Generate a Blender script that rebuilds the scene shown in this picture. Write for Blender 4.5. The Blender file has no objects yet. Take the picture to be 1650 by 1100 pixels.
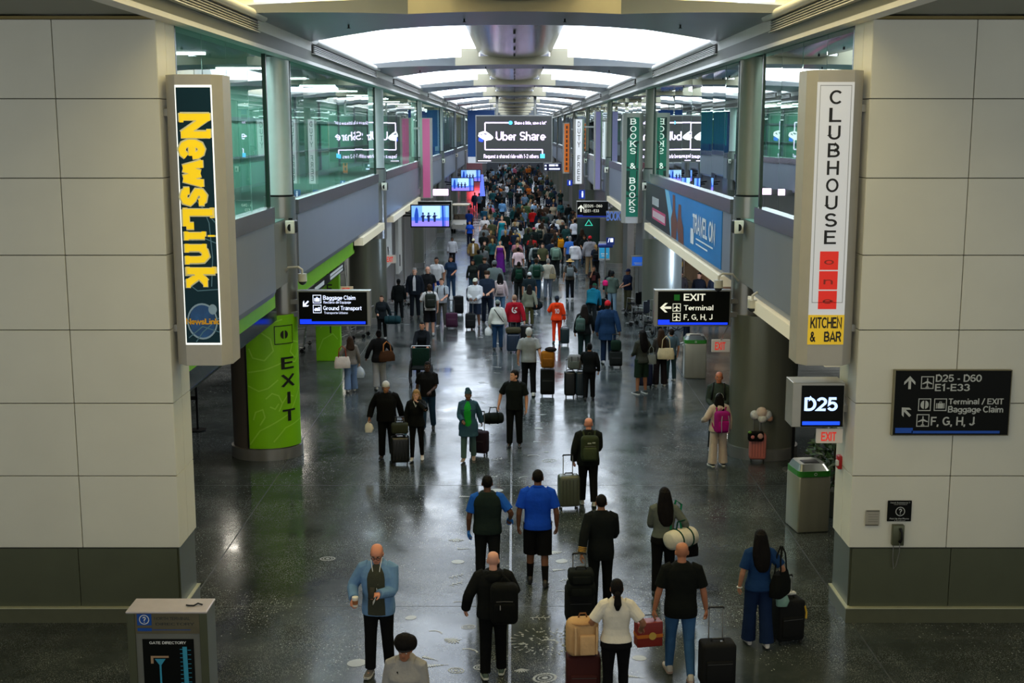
import bpy, bmesh, math, random
from math import sin, cos, pi, radians, atan2, sqrt
from mathutils import Vector, Matrix
C = bpy.context
SC = C.scene
COL = SC.collection
R = random.Random(7)

# ------------------------------------------------------------ camera, world, light, exposure
CAM_H, FPX, CX, HOR = 7.0, 2000.0, 829.0, 210.0      # camera height, focal length in px, vanishing point
PITCH = math.atan((550 - HOR) / FPX)
cam = bpy.data.cameras.new('camera')
cam.sensor_width = 36.0
cam.lens = FPX / 1650 * 36.0
cam.shift_x = -(CX - 825) / 1650
cam.clip_end = 600
camo = bpy.data.objects.new('camera', cam)
COL.objects.link(camo)
camo.location = (0, 0, CAM_H)
camo.rotation_euler = (pi / 2 - PITCH, 0, 0)
SC.camera = camo

W = bpy.data.worlds.new('world')
SC.world = W
W.use_nodes = True
W.node_tree.nodes['Background'].inputs[0].default_value = (0.97, 1.0, 0.95, 1)
W.node_tree.nodes['Background'].inputs[1].default_value = 0.6
SC.view_settings.view_transform = 'Standard'
SC.view_settings.look = 'None'
SC.view_settings.exposure = 0.5
SC.view_settings.gamma = 1.0
SC.view_settings.use_curve_mapping = False
try:
    SC.cycles.use_denoising = True
    SC.cycles.max_bounces = 8
    SC.cycles.diffuse_bounces = 4
    SC.cycles.glossy_bounces = 4
    SC.cycles.transparent_max_bounces = 24
    SC.cycles.caustics_reflective = False
    SC.cycles.caustics_refractive = False
    SC.cycles.sample_clamp_indirect = 4.0
except Exception:
    pass
SKY_E = 3.1          # brightness of the lit skylight glazing
BAY = 18.9           # structural bay along the concourse

def area_light(name, loc, size, power, color=(1, 1, 1), rot=(0, 0, 0), sy=None, spread=None):
    l = bpy.data.lights.new(name, 'AREA')
    l.energy = power
    l.color = color
    l.size = size
    if sy:
        l.shape = 'RECTANGLE'
        l.size_y = sy
    if spread:
        l.spread = spread
    o = bpy.data.objects.new(name, l)
    COL.objects.link(o)
    o.location = loc
    o.rotation_euler = rot
    return o
# area lights added overhead, out of view, to brighten the pier fronts
for sx in (-1, 1):
    area_light('added_hall_fill', (sx * 6.0, 4.0, 10.6), 3.0, 460, (1.0, 0.99, 0.94), (radians(28), 0, 0), 8.0)
for k in range(8):
    for sx in (-1, 1):
        area_light('cove_lamp', (sx * 4.35, 24.0 + BAY * k - 5.0, 9.35), 0.25, 60, (1.0, 0.84, 0.5), (pi, radians(20) * sx, 0), 5.5)
# the lamps in the soffits under the galleries
for k in range(5):
    for sx in (-1, 1):
        area_light('soffit_lamp', (sx * 7.2, 21.5 + 9.4 * k, 3.62), 0.5, 26, (1.0, 0.93, 0.80), (0, 0, 0), 0.5)

# ------------------------------------------------------------ helpers
def ray(px, py):
    u, v = (px - CX) / FPX, -(py - 550) / FPX
    return u, cos(PITCH) + v * sin(PITCH), -sin(PITCH) + v * cos(PITCH)
def on_floor(px, py, z=0.0):
    x, y, zz = ray(px, py)
    t = (z - CAM_H) / zz
    return Vector((x * t, y * t, z))
def at_depth(px, py, Y):
    x, y, z = ray(px, py)
    t = Y / y
    return Vector((x * t, Y, CAM_H + z * t))
def at_x(px, py, X):
    x, y, z = ray(px, py)
    t = X / x
    return Vector((X, y * t, CAM_H + z * t))

def lin(r, g=None, b=None):
    if g is None:
        r, g, b = r
    f = lambda c: (c / 255 / 12.92) if c <= 10 else ((c / 255 + 0.055) / 1.055) ** 2.4
    return (f(r), f(g), f(b), 1)

_M = {}
def mat(name, col=(128, 128, 128), rough=0.6, metal=0.0, bump=0.0, bscale=40.0, var=0.06, vscale=6.0, emit=0.0, spec=0.5, coat=0.0, stretch=None):
    """procedural principled material: base colour with soft noise variation, optional noise bump"""
    key = (name, tuple(col), rough, metal, bump, emit)
    if key in _M:
        return _M[key]
    m = bpy.data.materials.new(name)
    m.use_nodes = True
    nt = m.node_tree
    b = nt.nodes['Principled BSDF']
    c = lin(*col)
    b.inputs['Base Color'].default_value = c
    b.inputs['Roughness'].default_value = rough
    b.inputs['Metallic'].default_value = metal
    b.inputs['Specular IOR Level'].default_value = spec
    b.inputs['Coat Weight'].default_value = coat
    if emit:
        b.inputs['Emission Color'].default_value = c
        b.inputs['Emission Strength'].default_value = emit
    else:
        tc = nt.nodes.new('ShaderNodeTexCoord')
        mp = nt.nodes.new('ShaderNodeMapping')
        nt.links.new(tc.outputs['Object'], mp.inputs[0])
        if stretch:
            mp.inputs['Scale'].default_value = stretch
        if var:
            n = nt.nodes.new('ShaderNodeTexNoise')
            n.inputs['Scale'].default_value = vscale
            n.inputs['Detail'].default_value = 4
            nt.links.new(mp.outputs[0], n.inputs['Vector'])
            mx = nt.nodes.new('ShaderNodeMix')
            mx.data_type = 'RGBA'
            mx.inputs[6].default_value = tuple(v * (1 - var * 2) for v in c[:3]) + (1,)
            mx.inputs[7].default_value = tuple(min(1, v * (1 + var * 2)) for v in c[:3]) + (1,)
            nt.links.new(n.outputs['Fac'], mx.inputs[0])
            nt.links.new(mx.outputs[2], b.inputs['Base Color'])
        if bump:
            n2 = nt.nodes.new('ShaderNodeTexNoise')
            n2.inputs['Scale'].default_value = bscale
            n2.inputs['Detail'].default_value = 3
            nt.links.new(mp.outputs[0], n2.inputs['Vector'])
            bp = nt.nodes.new('ShaderNodeBump')
            bp.inputs['Strength'].default_value = bump
            bp.inputs['Distance'].default_value = 0.02
            nt.links.new(n2.outputs['Fac'], bp.inputs['Height'])
            nt.links.new(bp.outputs[0], b.inputs['Normal'])
    _M[key] = m
    return m

class MB:
    """collects shapes into one mesh"""
    def __init__(s):
        s.v, s.f, s.mi, s.cur = [], [], [], 0
        s.flat = False
    def add(s, vs, fs):
        o = len(s.v)
        s.v += [tuple(v) for v in vs]
        for f in fs:
            s.f.append(tuple(i + o for i in f))
            s.mi.append(s.cur)
        return s
    def box(s, c, size, M=None):
        x, y, z = (q / 2 for q in size)
        vs = [Vector((a * x, b * y, d * z)) for a in (-1, 1) for b in (-1, 1) for d in (-1, 1)]
        if M is not None:
            vs = [M @ v for v in vs]
        c = Vector(c)
        return s.add([v + c for v in vs], [(0, 1, 3, 2), (4, 6, 7, 5), (0, 4, 5, 1), (2, 3, 7, 6), (0, 2, 6, 4), (1, 5, 7, 3)])
    def bx(s, x0, x1, y0, y1, z0, z1):
        return s.box(((x0 + x1) / 2, (y0 + y1) / 2, (z0 + z1) / 2), (abs(x1 - x0), abs(y1 - y0), abs(z1 - z0)))
    def loft(s, rings, cap=True, closed=False):
        n = len(rings[0])
        vs = [p for r in rings for p in r]
        fs = []
        m = len(rings)
        for i in range(m if closed else m - 1):
            a, b = i * n, ((i + 1) % m) * n
            for j in range(n):
                k = (j + 1) % n
                fs.append((a + j, a + k, b + k, b + j))
        if cap and not closed:
            fs.append(tuple(range(n))[::-1])
            fs.append(tuple((m - 1) * n + j for j in range(n)))
        return s.add(vs, fs)
    def tube(s, pts, rad, n=10, closed=False, flat=1.0):
        pts = [Vector(p) for p in pts]
        if not isinstance(rad, (list, tuple)):
            rad = [rad] * len(pts)
        rings = []
        ref = None
        m = len(pts)
        for i, p in enumerate(pts):
            a = pts[(i - 1) % m] if (i > 0 or closed) else p
            b = pts[(i + 1) % m] if (i < m - 1 or closed) else p
            t = (b - a)
            t = t.normalized() if t.length > 1e-9 else Vector((0, 0, 1))
            if ref is None:
                ref = Vector((0, 1, 0)) if abs(t.y) < 0.9 else Vector((1, 0, 0))
            u = (ref - t * ref.dot(t))
            if u.length < 1e-6:
                u = t.orthogonal()
            u.normalize()
            ref = u
            w = t.cross(u)
            rings.append([p + (u * cos(2 * pi * j / n) * flat + w * sin(2 * pi * j / n)) * rad[i] for j in range(n)])
        return s.loft(rings, True, closed)
    def cyl(s, p0, p1, r0, r1=None, n=20):
        return s.tube([p0, p1], [r0, r0 if r1 is None else r1], n)
    def ball(s, c, r, n=14, m=9):
        if not isinstance(r, (list, tuple)):
            r = (r, r, r)
        c = Vector(c)
        rings = []
        for i in range(m + 1):
            a = -pi / 2 + pi * i / m
            a = max(min(a, pi / 2 - 0.05), -pi / 2 + 0.05)
            rings.append([c + Vector((r[0] * cos(a) * cos(2 * pi * j / n), r[1] * cos(a) * sin(2 * pi * j / n), r[2] * sin(a))) for j in range(n)])
        return s.loft(rings)
    def prism(s, poly, o, u, v, d):
        """polygon (a,b) pairs in the plane o + a*u + b*v, extruded by vector d"""
        o, u, v, d = Vector(o), Vector(u), Vector(v), Vector(d)
        p = [o + u * a + v * b for a, b in poly]
        n = len(p)
        return s.add(p + [q + d for q in p], [tuple(range(n))[::-1], tuple(range(n, 2 * n))] + [(i, (i + 1) % n, n + (i + 1) % n, n + i) for i in range(n)])
    def rbox(s, c, size, r=0.03, M=None, seg=3, e=4):
        """box with rounded vertical and horizontal edges, as a loft"""
        w, d, h = size
        r = min(r, w / 2.01, d / 2.01, h / 2.01)
        def ring(ins, z):
            out = []
            for qx, qy, a0 in ((1, 1, 0), (-1, 1, 1), (-1, -1, 2), (1, -1, 3)):
                for i in range(e + 1):
                    a = (a0 + i / e) * pi / 2
                    out.append(Vector((qx * (w / 2 - r) + (r - ins) * cos(a), qy * (d / 2 - r) + (r - ins) * sin(a), z)))
            return out
        rings = []
        for i in range(seg + 1):
            a = pi / 2 * i / seg
            rings.append(ring(r * (1 - sin(a)) * 0.98, -h / 2 + r * (1 - cos(a))))
        for i in range(seg + 1):
            a = pi / 2 * (1 - i / seg)
            rings.append(ring(r * (1 - sin(a)) * 0.98, h / 2 - r * (1 - cos(a))))
        c = Vector(c)
        rings = [[(M @ p if M is not None else p) + c for p in q] for q in rings]
        return s.loft(rings)
    def mesh(s, name):
        me = bpy.data.meshes.new(name)
        me.from_pydata(s.v, [], s.f)
        me.polygons.foreach_set('material_index', s.mi)
        return me
    def obj(s, name, mats, parent=None, smooth=False, loc=None, bevel=0.0, angle=40, fixn=True):
        me = s.mesh(name)
        if fixn and not s.flat:
            bm = bmesh.new()
            bm.from_mesh(me)
            bmesh.ops.recalc_face_normals(bm, faces=bm.faces)
            bm.to_mesh(me)
            bm.free()
        for m in (mats if isinstance(mats, (list, tuple)) else [mats]):
            me.materials.append(m)
        if smooth:
            me.polygons.foreach_set('use_smooth', [True] * len(me.polygons))
            me.set_sharp_from_angle(angle=radians(angle))
        o = bpy.data.objects.new(name, me)
        COL.objects.link(o)
        if parent is not None:
            o.parent = parent
        if loc is not None:
            o.location = loc
        if bevel:
            b = o.modifiers.new('bevel', 'BEVEL')
            b.width = bevel
            b.segments = 2
            b.limit_method = 'ANGLE'
        return o

def tag(o, label=None, cat=None, group=None, kind=None):
    if label:
        o['label'] = label
    if cat:
        o['category'] = cat
    if group:
        o['group'] = group
    if kind:
        o['kind'] = kind
    return o
def thing(name, label, cat, loc=(0, 0, 0), rz=0.0, group=None):
    o = bpy.data.objects.new(name, None)
    COL.objects.link(o)
    o.empty_display_size = 0.2
    o.location = loc
    o.rotation_euler = (0, 0, rz)
    return tag(o, label, cat, group)
def struct(o):
    o['kind'] = 'structure'
    return o
def dup(root, loc, rz, label=None, group=None):
    r = root.copy()
    COL.objects.link(r)
    r.location = loc
    r.rotation_euler = (0, 0, rz)
    if label:
        r['label'] = label
    if group:
        r['group'] = group
    for ch in list(root.children):
        c = ch.copy()
        COL.objects.link(c)
        c.parent = r
        for g in ch.children:
            d = g.copy()
            COL.objects.link(d)
            d.parent = c
    return r

# lettering: a plain bold sans drawn as strokes; every glyph is (advance, polylines), cap height 1
def _arc(cx, cy, rx, ry, a0, a1, n=7):
    return [(cx + rx * cos(radians(a0 + (a1 - a0) * i / n)), cy + ry * sin(radians(a0 + (a1 - a0) * i / n))) for i in range(n + 1)]
def _glyphs():
    A, g = _arc, {}
    B, T = .08, .92
    g['A'] = (.78, [[(.06, 0), (.39, .94), (.72, 0)], [(.18, .3), (.6, .3)]])
    g['B'] = (.74, [[(.1, T), (.4, T)] + A(.4, .71, .2, .21, 90, -90) + [(.1, .5)], [(.1, .5), (.42, .5)] + A(.42, .29, .23, .21, 90, -90) + [(.1, B)], [(.1, 0), (.1, 1)]])
    g['C'] = (.76, [A(.41, .5, .33, .42, 42, 318, 14)])
    g['D'] = (.76, [[(.1, T), (.32, T)] + A(.32, .5, .35, .42, 90, -90, 10) + [(.1, B)], [(.1, 0), (.1, 1)]])
    g['E'] = (.66, [[(.1, 0), (.1, 1)], [(.1, T), (.62, T)], [(.1, .52), (.57, .52)], [(.1, B), (.64, B)]])
    g['F'] = (.62, [[(.1, 0), (.1, 1)], [(.1, T), (.6, T)], [(.1, .5), (.53, .5)]])
    g['G'] = (.8, [A(.41, .5, .33, .42, 45, 318, 14) + [(.7, .2), (.7, .45), (.44, .45)]])
    g['H'] = (.76, [[(.1, 0), (.1, 1)], [(.66, 0), (.66, 1)], [(.1, .5), (.66, .5)]])
    g['I'] = (.26, [[(.13, 0), (.13, 1)]])
    g['J'] = (.58, [[(.46, 1), (.46, .28)] + A(.26, .28, .2, .2, 0, -165)])
    g['K'] = (.74, [[(.1, 0), (.1, 1)], [(.12, .36), (.66, .99)], [(.3, .56), (.68, .01)]])
    g['L'] = (.6, [[(.1, 1), (.1, 0)], [(.1, B), (.58, B)]])
    g['M'] = (.9, [[(.1, 0), (.1, .97), (.45, .1), (.8, .97), (.8, 0)]])
    g['N'] = (.76, [[(.1, 0), (.1, .96), (.66, .04), (.66, 1)]])
    g['O'] = (.82, [A(.41, .5, .33, .42, 0, 360, 20)])
    g['P'] = (.7, [[(.1, 0), (.1, 1)], [(.1, T), (.38, T)] + A(.38, .69, .22, .23, 90, -90) + [(.1, .46)]])
    g['Q'] = (.82, [A(.41, .5, .33, .42, 0, 360, 20), [(.46, .26), (.74, .0)]])
    g['R'] = (.74, [[(.1, 0), (.1, 1)], [(.1, T), (.4, T)] + A(.4, .7, .22, .22, 90, -90) + [(.1, .48)], [(.42, .48), (.65, .0)]])
    g['S'] = (.7, [A(.35, .7, .25, .22, 25, 250, 10) + A(.35, .29, .27, .21, 80, -160, 10)])
    g['T'] = (.66, [[(.33, 0), (.33, T)], [(.02, T), (.64, T)]])
    g['U'] = (.76, [[(.1, 1), (.1, .34)] + A(.38, .34, .28, .26, 180, 360, 10) + [(.66, 1)]])
    g['V'] = (.72, [[(.04, 1), (.36, .06), (.68, 1)]])
    g['W'] = (1.0, [[(.04, 1), (.27, .05), (.5, .92), (.73, .05), (.96, 1)]])
    g['X'] = (.74, [[(.06, 0), (.68, 1)], [(.06, 1), (.68, 0)]])
    g['Y'] = (.7, [[(.04, 1), (.35, .46), (.66, 1)], [(.35, .46), (.35, 0)]])
    g['Z'] = (.66, [[(.06, T), (.6, T), (.06, B), (.62, B)]])
    x = .66
    g['a'] = (.62, [[(.1, .55)] + A(.3, .52, .2, .14, 150, 0, 6) + [(.5, .02)], A(.29, .22, .2, .15, 60, 350, 10)])
    g['b'] = (.64, [[(.1, 1), (.1, 0)], A(.33, .33, .23, .27, 150, -150, 12)])
    g['c'] = (.58, [A(.33, .33, .24, .27, 45, 315, 12)])
    g['d'] = (.64, [[(.54, 1), (.54, 0)], A(.31, .33, .23, .27, 30, 330, 12)])
    g['e'] = (.62, [[(.1, .34), (.55, .34)] + A(.32, .34, .23, .26, 0, 310, 12)])
    g['f'] = (.4, [[(.16, 0), (.16, .78)] + A(.3, .78, .14, .15, 180, 80, 5), [(.02, .64), (.36, .64)]])
    g['g'] = (.64, [A(.31, .35, .23, .25, 30, 330, 12), [(.54, .68), (.54, -.02)] + A(.32, -.02, .22, .18, 0, -150, 8)])
    g['h'] = (.62, [[(.1, 1), (.1, 0)], A(.31, .4, .2, .2, 170, 0, 7) + [(.51, 0)]])
    g['i'] = (.26, [[(.13, 0), (.13, .66)], [(.13, .82), (.13, .97)]])
    g['j'] = (.28, [[(.15, .66), (.15, -.06)] + A(.03, -.06, .12, .14, 0, -90, 4), [(.15, .82), (.15, .97)]])
    g['k'] = (.58, [[(.1, 1), (.1, 0)], [(.12, .26), (.52, .64)], [(.26, .38), (.54, .0)]])
    g['l'] = (.26, [[(.13, 0), (.13, 1)]])
    g['m'] = (.92, [[(.1, .67), (.1, 0)], A(.28, .42, .17, .18, 170, 0, 6) + [(.45, 0)], A(.63, .42, .17, .18, 170, 0, 6) + [(.8, 0)]])
    g['n'] = (.62, [[(.1, .67), (.1, 0)], A(.31, .4, .2, .2, 170, 0, 7) + [(.51, 0)]])
    g['o'] = (.64, [A(.32, .33, .23, .26, 0, 360, 16)])
    g['p'] = (.64, [[(.1, .67), (.1, -.24)], A(.33, .33, .23, .27, 150, -150, 12)])
    g['q'] = (.64, [[(.54, .67), (.54, -.24)], A(.31, .33, .23, .27, 30, 330, 12)])
    g['r'] = (.42, [[(.1, .67), (.1, 0)], A(.3, .38, .2, .22, 170, 85, 5)])
    g['s'] = (.56, [A(.28, .47, .18, .13, 20, 250, 8) + A(.28, .2, .2, .14, 80, -160, 8)])
    g['t'] = (.4, [[(.16, .86), (.16, .2)] + A(.29, .2, .13, .13, 180, 290, 5), [(.02, .62), (.36, .62)]])
    g['u'] = (.62, [[(.1, .67), (.1, .27)] + A(.3, .27, .2, .2, 180, 350, 7), [(.52, .67), (.52, 0)]])
    g['v'] = (.56, [[(.04, .67), (.28, .05), (.52, .67)]])
    g['w'] = (.82, [[(.04, .67), (.22, .05), (.41, .6), (.6, .05), (.78, .67)]])
    g['x'] = (.56, [[(.05, 0), (.51, .67)], [(.05, .67), (.51, 0)]])
    g['y'] = (.56, [[(.04, .67), (.28, .05)], [(.52, .67), (.24, -.14), (.08, -.17)]])
    g['z'] = (.54, [[(.05, .6), (.47, .6), (.07, .07), (.5, .07)]])
    g['0'] = (.68, [A(.34, .5, .25, .42, 0, 360, 20)])
    g['1'] = (.5, [[(.08, .76), (.3, .92), (.3, 0)]])
    g['2'] = (.68, [A(.34, .68, .24, .24, 165, -30, 9) + [(.1, B), (.6, B)]])
    g['3'] = (.68, [A(.33, .71, .22, .21, 160, -80, 9), A(.33, .3, .25, .22, 80, -160, 10)])
    g['4'] = (.68, [[(.5, 0), (.5, .95), (.06, .3), (.64, .3)]])
    g['5'] = (.68, [[(.58, T), (.18, T), (.13, .5)] + A(.33, .34, .25, .26, 135, -155, 12)])
    g['6'] = (.68, [[(.55, .84)] + A(.36, .62, .25, .3, 60, 180, 6) + A(.35, .32, .24, .24, 180, 540, 16)])
    g['7'] = (.62, [[(.06, T), (.57, T), (.24, 0)]])
    g['8'] = (.68, [A(.34, .72, .2, .2, -90, 270, 14), A(.34, .29, .25, .22, 90, 450, 14)])
    g['9'] = (.68, [A(.33, .66, .24, .25, 0, 360, 16), [(.57, .66), (.54, .3)] + A(.32, .28, .22, .2, 0, -140, 7)])
    g['-'] = (.44, [[(.08, .38), (.36, .38)]])
    g[','] = (.3, [[(.15, .12), (.09, -.16)]])
    g['.'] = (.28, [[(.14, 0), (.14, .14)]])
    g['/'] = (.44, [[(.04, -.05), (.4, 1.02)]])
    g['?'] = (.64, [A(.32, .72, .21, .2, 175, -60, 9) + [(.32, .42), (.32, .27)], [(.32, .0), (.32, .14)]])
    g['&'] = (.82, [[(.76, .0), (.24, .66)] + A(.35, .76, .14, .16, 190, -30, 8) + [(.2, .46)] + A(.33, .26, .21, .19, 130, 300, 7) + [(.7, .48)]])
    g['*'] = (.4, [[(.2, .6), (.2, .95)], [(.06, .7), (.34, .86)], [(.06, .86), (.34, .7)]])
    g[' '] = (.32, [])
    return g
GLYPH = _glyphs()
def strip(pts, w, ends=0.0):
    """outline quads of a mitred polyline of width w"""
    P = [Vector(p) for p in pts]
    L, Rr = [], []
    for i, p in enumerate(P):
        a = (P[i] - P[i - 1]).normalized() if i else None
        b = (P[i + 1] - P[i]).normalized() if i < len(P) - 1 else None
        if a is None and b is not None and (P[0] - P[-1]).length < 1e-6:
            a = (P[-1] - P[-2]).normalized()
        if b is None and (P[0] - P[-1]).length < 1e-6:
            b = (P[1] - P[0]).normalized()
        if a is None:
            a = b
        if b is None:
            b = a
        na, nb = Vector((-a.y, a.x)), Vector((-b.y, b.x))
        n = na + nb
        n = n.normalized() if n.length > 1e-6 else na
        k = w / 2 / max(.45, n.dot(na))
        L.append(p + n * k); Rr.append(p - n * k)
    return [(L[i], L[i + 1], Rr[i + 1], Rr[i]) for i in range(len(P) - 1)]
class Plate:
    """a sign's plane: origin at its top left corner, u to the right, v downwards, lengths w and h; boxes are given in fractions"""
    def __init__(s, o, u, v, n):
        s.o, s.u, s.v, s.n = Vector(o), Vector(u), Vector(v), Vector(n).normalized()
    off = 0.0
    lift = 0.0
    def p(s, a, b, d=0.0):
        return s.o + s.u * a + s.v * b + s.n * (d + s.off)
    def text(s, mb, t, a0, b0, a1, b1, bold=0.0, d=0.004, slant=0.0):
        """fits the text's cap height and full width into the box; bold in -0.02..0.03 changes the stroke weight"""
        w = .135 + bold * 2.2
        tot = sum(GLYPH[c][0] for c in t) - .06
        x = 0.0
        for c in t:
            adv, lines = GLYPH[c]
            for k, ln in enumerate(lines):
                for q in strip(ln, w):
                    s.poly(mb, [(a0 + (a1 - a0) * (x - .03 + v.x + slant * v.y) / tot, b1 + (b0 - b1) * v.y) for v in q], d + .0004 * k)
            x += adv
    def poly(s, mb, pts, d=0.003):
        q = [s.p(a, b, d) for a, b in pts]
        nn = Vector((0, 0, 0))
        for i in range(len(q)):
            nn += (q[i] - q[0]).cross(q[(i + 1) % len(q)] - q[0])
        if nn.dot(s.n) < 0:
            q.reverse()
        mb.flat = True
        mb.add(q, [tuple(range(len(q)))])
    def rect(s, mb, a0, b0, a1, b1, d=0.003):
        s.poly(mb, [(a0, b0), (a1, b0), (a1, b1), (a0, b1)], d)
    def frame(s, mb, a0, b0, a1, b1, ta, tb, d=0.003):
        s.rect(mb, a0, b0, a1, b0 + tb, d); s.rect(mb, a0, b1 - tb, a1, b1, d)
        s.rect(mb, a0, b0 + tb, a0 + ta, b1 - tb, d); s.rect(mb, a1 - ta, b0 + tb, a1, b1 - tb, d)
    def disc(s, mb, a, b, ra, rb, d=0.003, n=24, a0=0, a1=2 * pi):
        s.poly(mb, [(a + ra * cos(a0 + (a1 - a0) * i / n), b + rb * sin(a0 + (a1 - a0) * i / n)) for i in range(n + (0 if a1 - a0 > 6.28 else 1))], d)
    def ringd(s, mb, a, b, ra, rb, t, d=0.003, n=28):
        for i in range(n):
            p, q = 2 * pi * i / n, 2 * pi * (i + 1) / n
            s.poly(mb, [(a + ra * cos(p), b + rb * sin(p)), (a + ra * cos(q), b + rb * sin(q)), (a + ra * (1 - t) * cos(q), b + rb * (1 - t) * sin(q)), (a + ra * (1 - t) * cos(p), b + rb * (1 - t) * sin(p))], d)
    def stroke(s, mb, pts, w, d=0.004):
        """thick mitred polyline with width w in plate metres"""
        U, V = s.u.length, s.v.length
        s.lift = (s.lift + .0007) % .009
        for q in strip([(a * U, b * V) for a, b in pts], w):
            s.poly(mb, [(x.x / U, x.y / V) for x in q], d + s.lift)

ARROWS = {'up': 0, 'left': -90, 'upleft': -45, 'downleft': -135}
def arrow(pl, mb, a, b, size, kind):
    pl.off = .012
    _arrow(pl, mb, a, b, size, kind)
    pl.off = 0
def _arrow(pl, mb, a, b, size, kind):
    """an arrow of the given height (in metres) centred at fractions a, b"""
    U, V = pl.u.length, pl.v.length
    t = radians(ARROWS[kind])
    def pt(x, y):
        X, Y = x * cos(t) + y * sin(t), -x * sin(t) + y * cos(t)
        return (a + X * size / U, b - Y * size / V)
    for poly in ([(-.1, -.5), (.1, -.5), (.1, .2), (-.1, .2)], [(0, .5), (.42, .05), (.42, -.18), (0, .24)], [(0, .5), (0, .24), (-.42, -.18), (-.42, .05)]):
        pl.poly(mb, [pt(*q) for q in poly], 0.004)
def plane_icon(pl, mb, a, b, size):
    pl.off = .012
    _plane_icon(pl, mb, a, b, size)
    pl.off = 0
def _plane_icon(pl, mb, a, b, size):
    U, V = pl.u.length, pl.v.length
    h = size / 2
    pl.frame(mb, a - h / U, b - h / V, a + h / U, b + h / V, .07 * size / U, .07 * size / V)
    def q(pts):
        pl.poly(mb, [(a + x * size / U, b - y * size / V) for x, y in pts], 0.004)
    q([(-.045, -.34), (.045, -.34), (.045, .3), (0, .38), (-.045, .3)])
    q([(.045, .12), (.38, -.06), (.38, -.14), (.045, -.04)])
    q([(-.045, .12), (-.045, -.04), (-.38, -.14), (-.38, -.06)])
    q([(-.14, -.36), (0, -.26), (.14, -.36), (.14, -.4), (-.14, -.4)])
def door_icon(pl, mb, a, b, size, fr=True):
    pl.off = .012
    _door_icon(pl, mb, a, b, size, fr)
    pl.off = 0
def _door_icon(pl, mb, a, b, size, fr=True):
    U, V = pl.u.length, pl.v.length
    h = size / 2
    if fr:
        pl.frame(mb, a - h / U, b - h / V, a + h / U, b + h / V, .07 * size / U, .07 * size / V)
    for sgn in (-1, 1):
        pts = [(a + sgn * (.05 + .27 * cos(t)) * size / U, b + .33 * sin(t) * size / V) for t in [(-pi / 2 + pi * i / 12) for i in range(13)]]
        pl.poly(mb, pts, 0.004)
def bag_icon(pl, mb, a, b, size):
    pl.off = .012
    _bag_icon(pl, mb, a, b, size)
    pl.off = 0
def _bag_icon(pl, mb, a, b, size):
    U, V = pl.u.length, pl.v.length
    h = size / 2
    pl.frame(mb, a - h / U, b - h / V, a + h / U, b + h / V, .07 * size / U, .07 * size / V)
    def rc(x0, y0, x1, y1):
        pl.rect(mb, a + x0 * size / U, b - y1 * size / V, a + x1 * size / U, b - y0 * size / V, 0.004)
    rc(-.33, -.3, -.26, .12); rc(-.22, -.3, .22, .12); rc(.26, -.3, .33, .12); rc(-.1, .12, -.06, .22); rc(.06, .12, .1, .22); rc(-.1, .2, .1, .25)
def bus_icon(pl, mb, a, b, size):
    pl.off = .012
    _bus_icon(pl, mb, a, b, size)
    pl.off = 0
def _bus_icon(pl, mb, a, b, size):
    U, V = pl.u.length, pl.v.length
    h = size / 2
    pl.frame(mb, a - h / U, b - h / V, a + h / U, b + h / V, .07 * size / U, .07 * size / V)
    def rc(x0, y0, x1, y1):
        pl.rect(mb, a + x0 * size / U, b - y1 * size / V, a + x1 * size / U, b - y0 * size / V, 0.004)
    rc(-.35, -.18, .35, .0); rc(-.25, .0, .05, .12); rc(.1, .05, .35, .2)
    for q in (-.22, 0.0, .22):
        pl.disc(mb, a + q * size / U, b + .2 * size / V, .07 * size / U, .07 * size / V, 0.004, 10)
def question_icon(pl, mb, a, b, size):
    pl.off = .012
    _question_icon(pl, mb, a, b, size)
    pl.off = 0
def _question_icon(pl, mb, a, b, size):
    U, V = pl.u.length, pl.v.length
    pl.ringd(mb, a, b, size / 2 / U, size / 2 / V, .16)
    pl.text(mb, '?', a - .15 * size / U, b - .3 * size / V, a + .17 * size / U, b + .3 * size / V, 0.02)

# ------------------------------------------------------------ materials of the place
M_PANEL = mat('cream_wall_panel', (221, 220, 208), 0.45, var=0.03, vscale=1.5)
M_JOINT = mat('panel_joint', (98, 96, 90), 0.8)
M_WAIN = mat('dark_satin_steel', (94, 98, 78), 0.36, 0.55, var=0.06, vscale=2.0)
M_STEEL = mat('brushed_steel', (160, 160, 158), 0.28, 0.7, var=0.05, bump=0.02, bscale=90, stretch=(1, 1, 0.05))
M_BRONZE = mat('bronze_steel', (118, 110, 100), 0.34, 0.55, var=0.06, stretch=(1, 1, 0.1))
M_FASCIA = mat('grey_metal_fascia', (136, 143, 156), 0.42, 0.25, var=0.03, vscale=1.2)
M_WHITE = mat('white_paint', (205, 204, 198), 0.5, var=0.02)
M_BEAM = mat('beam_paint', (226, 225, 220), 0.45, var=0.02)
M_RIB = mat('rib_satin_aluminium', (150, 155, 162), 0.3, 0.55, var=0.05, vscale=1.0)
M_RIBF = mat('rib_face_paint', (178, 172, 148), 0.5, var=0.02)
M_BLACK = mat('black_enamel', (14, 15, 16), 0.4, spec=.25)
M_GRILLE = mat('dark_grille', (52, 50, 46), 0.6)
M_SIGNGREY = mat('sign_grey_metal', (178, 175, 168), 0.42, 0.1, var=0.03)
M_LIME = mat('lime_vinyl', (128, 200, 12), 0.4, var=0.05, vscale=3)
M_LIMEPALE = mat('pale_lime_print', (160, 218, 70), 0.42)
M_SKY = mat('lit_skylight_glazing', (228, 239, 255), 0.6, emit=SKY_E)
M_SKYW = mat('warm_lit_skylight_glazing', (255, 238, 182), 0.6, emit=1.5)
M_SOFFIT = mat('soffit_paint', (120, 120, 112), 0.5, var=0.03)
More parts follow.
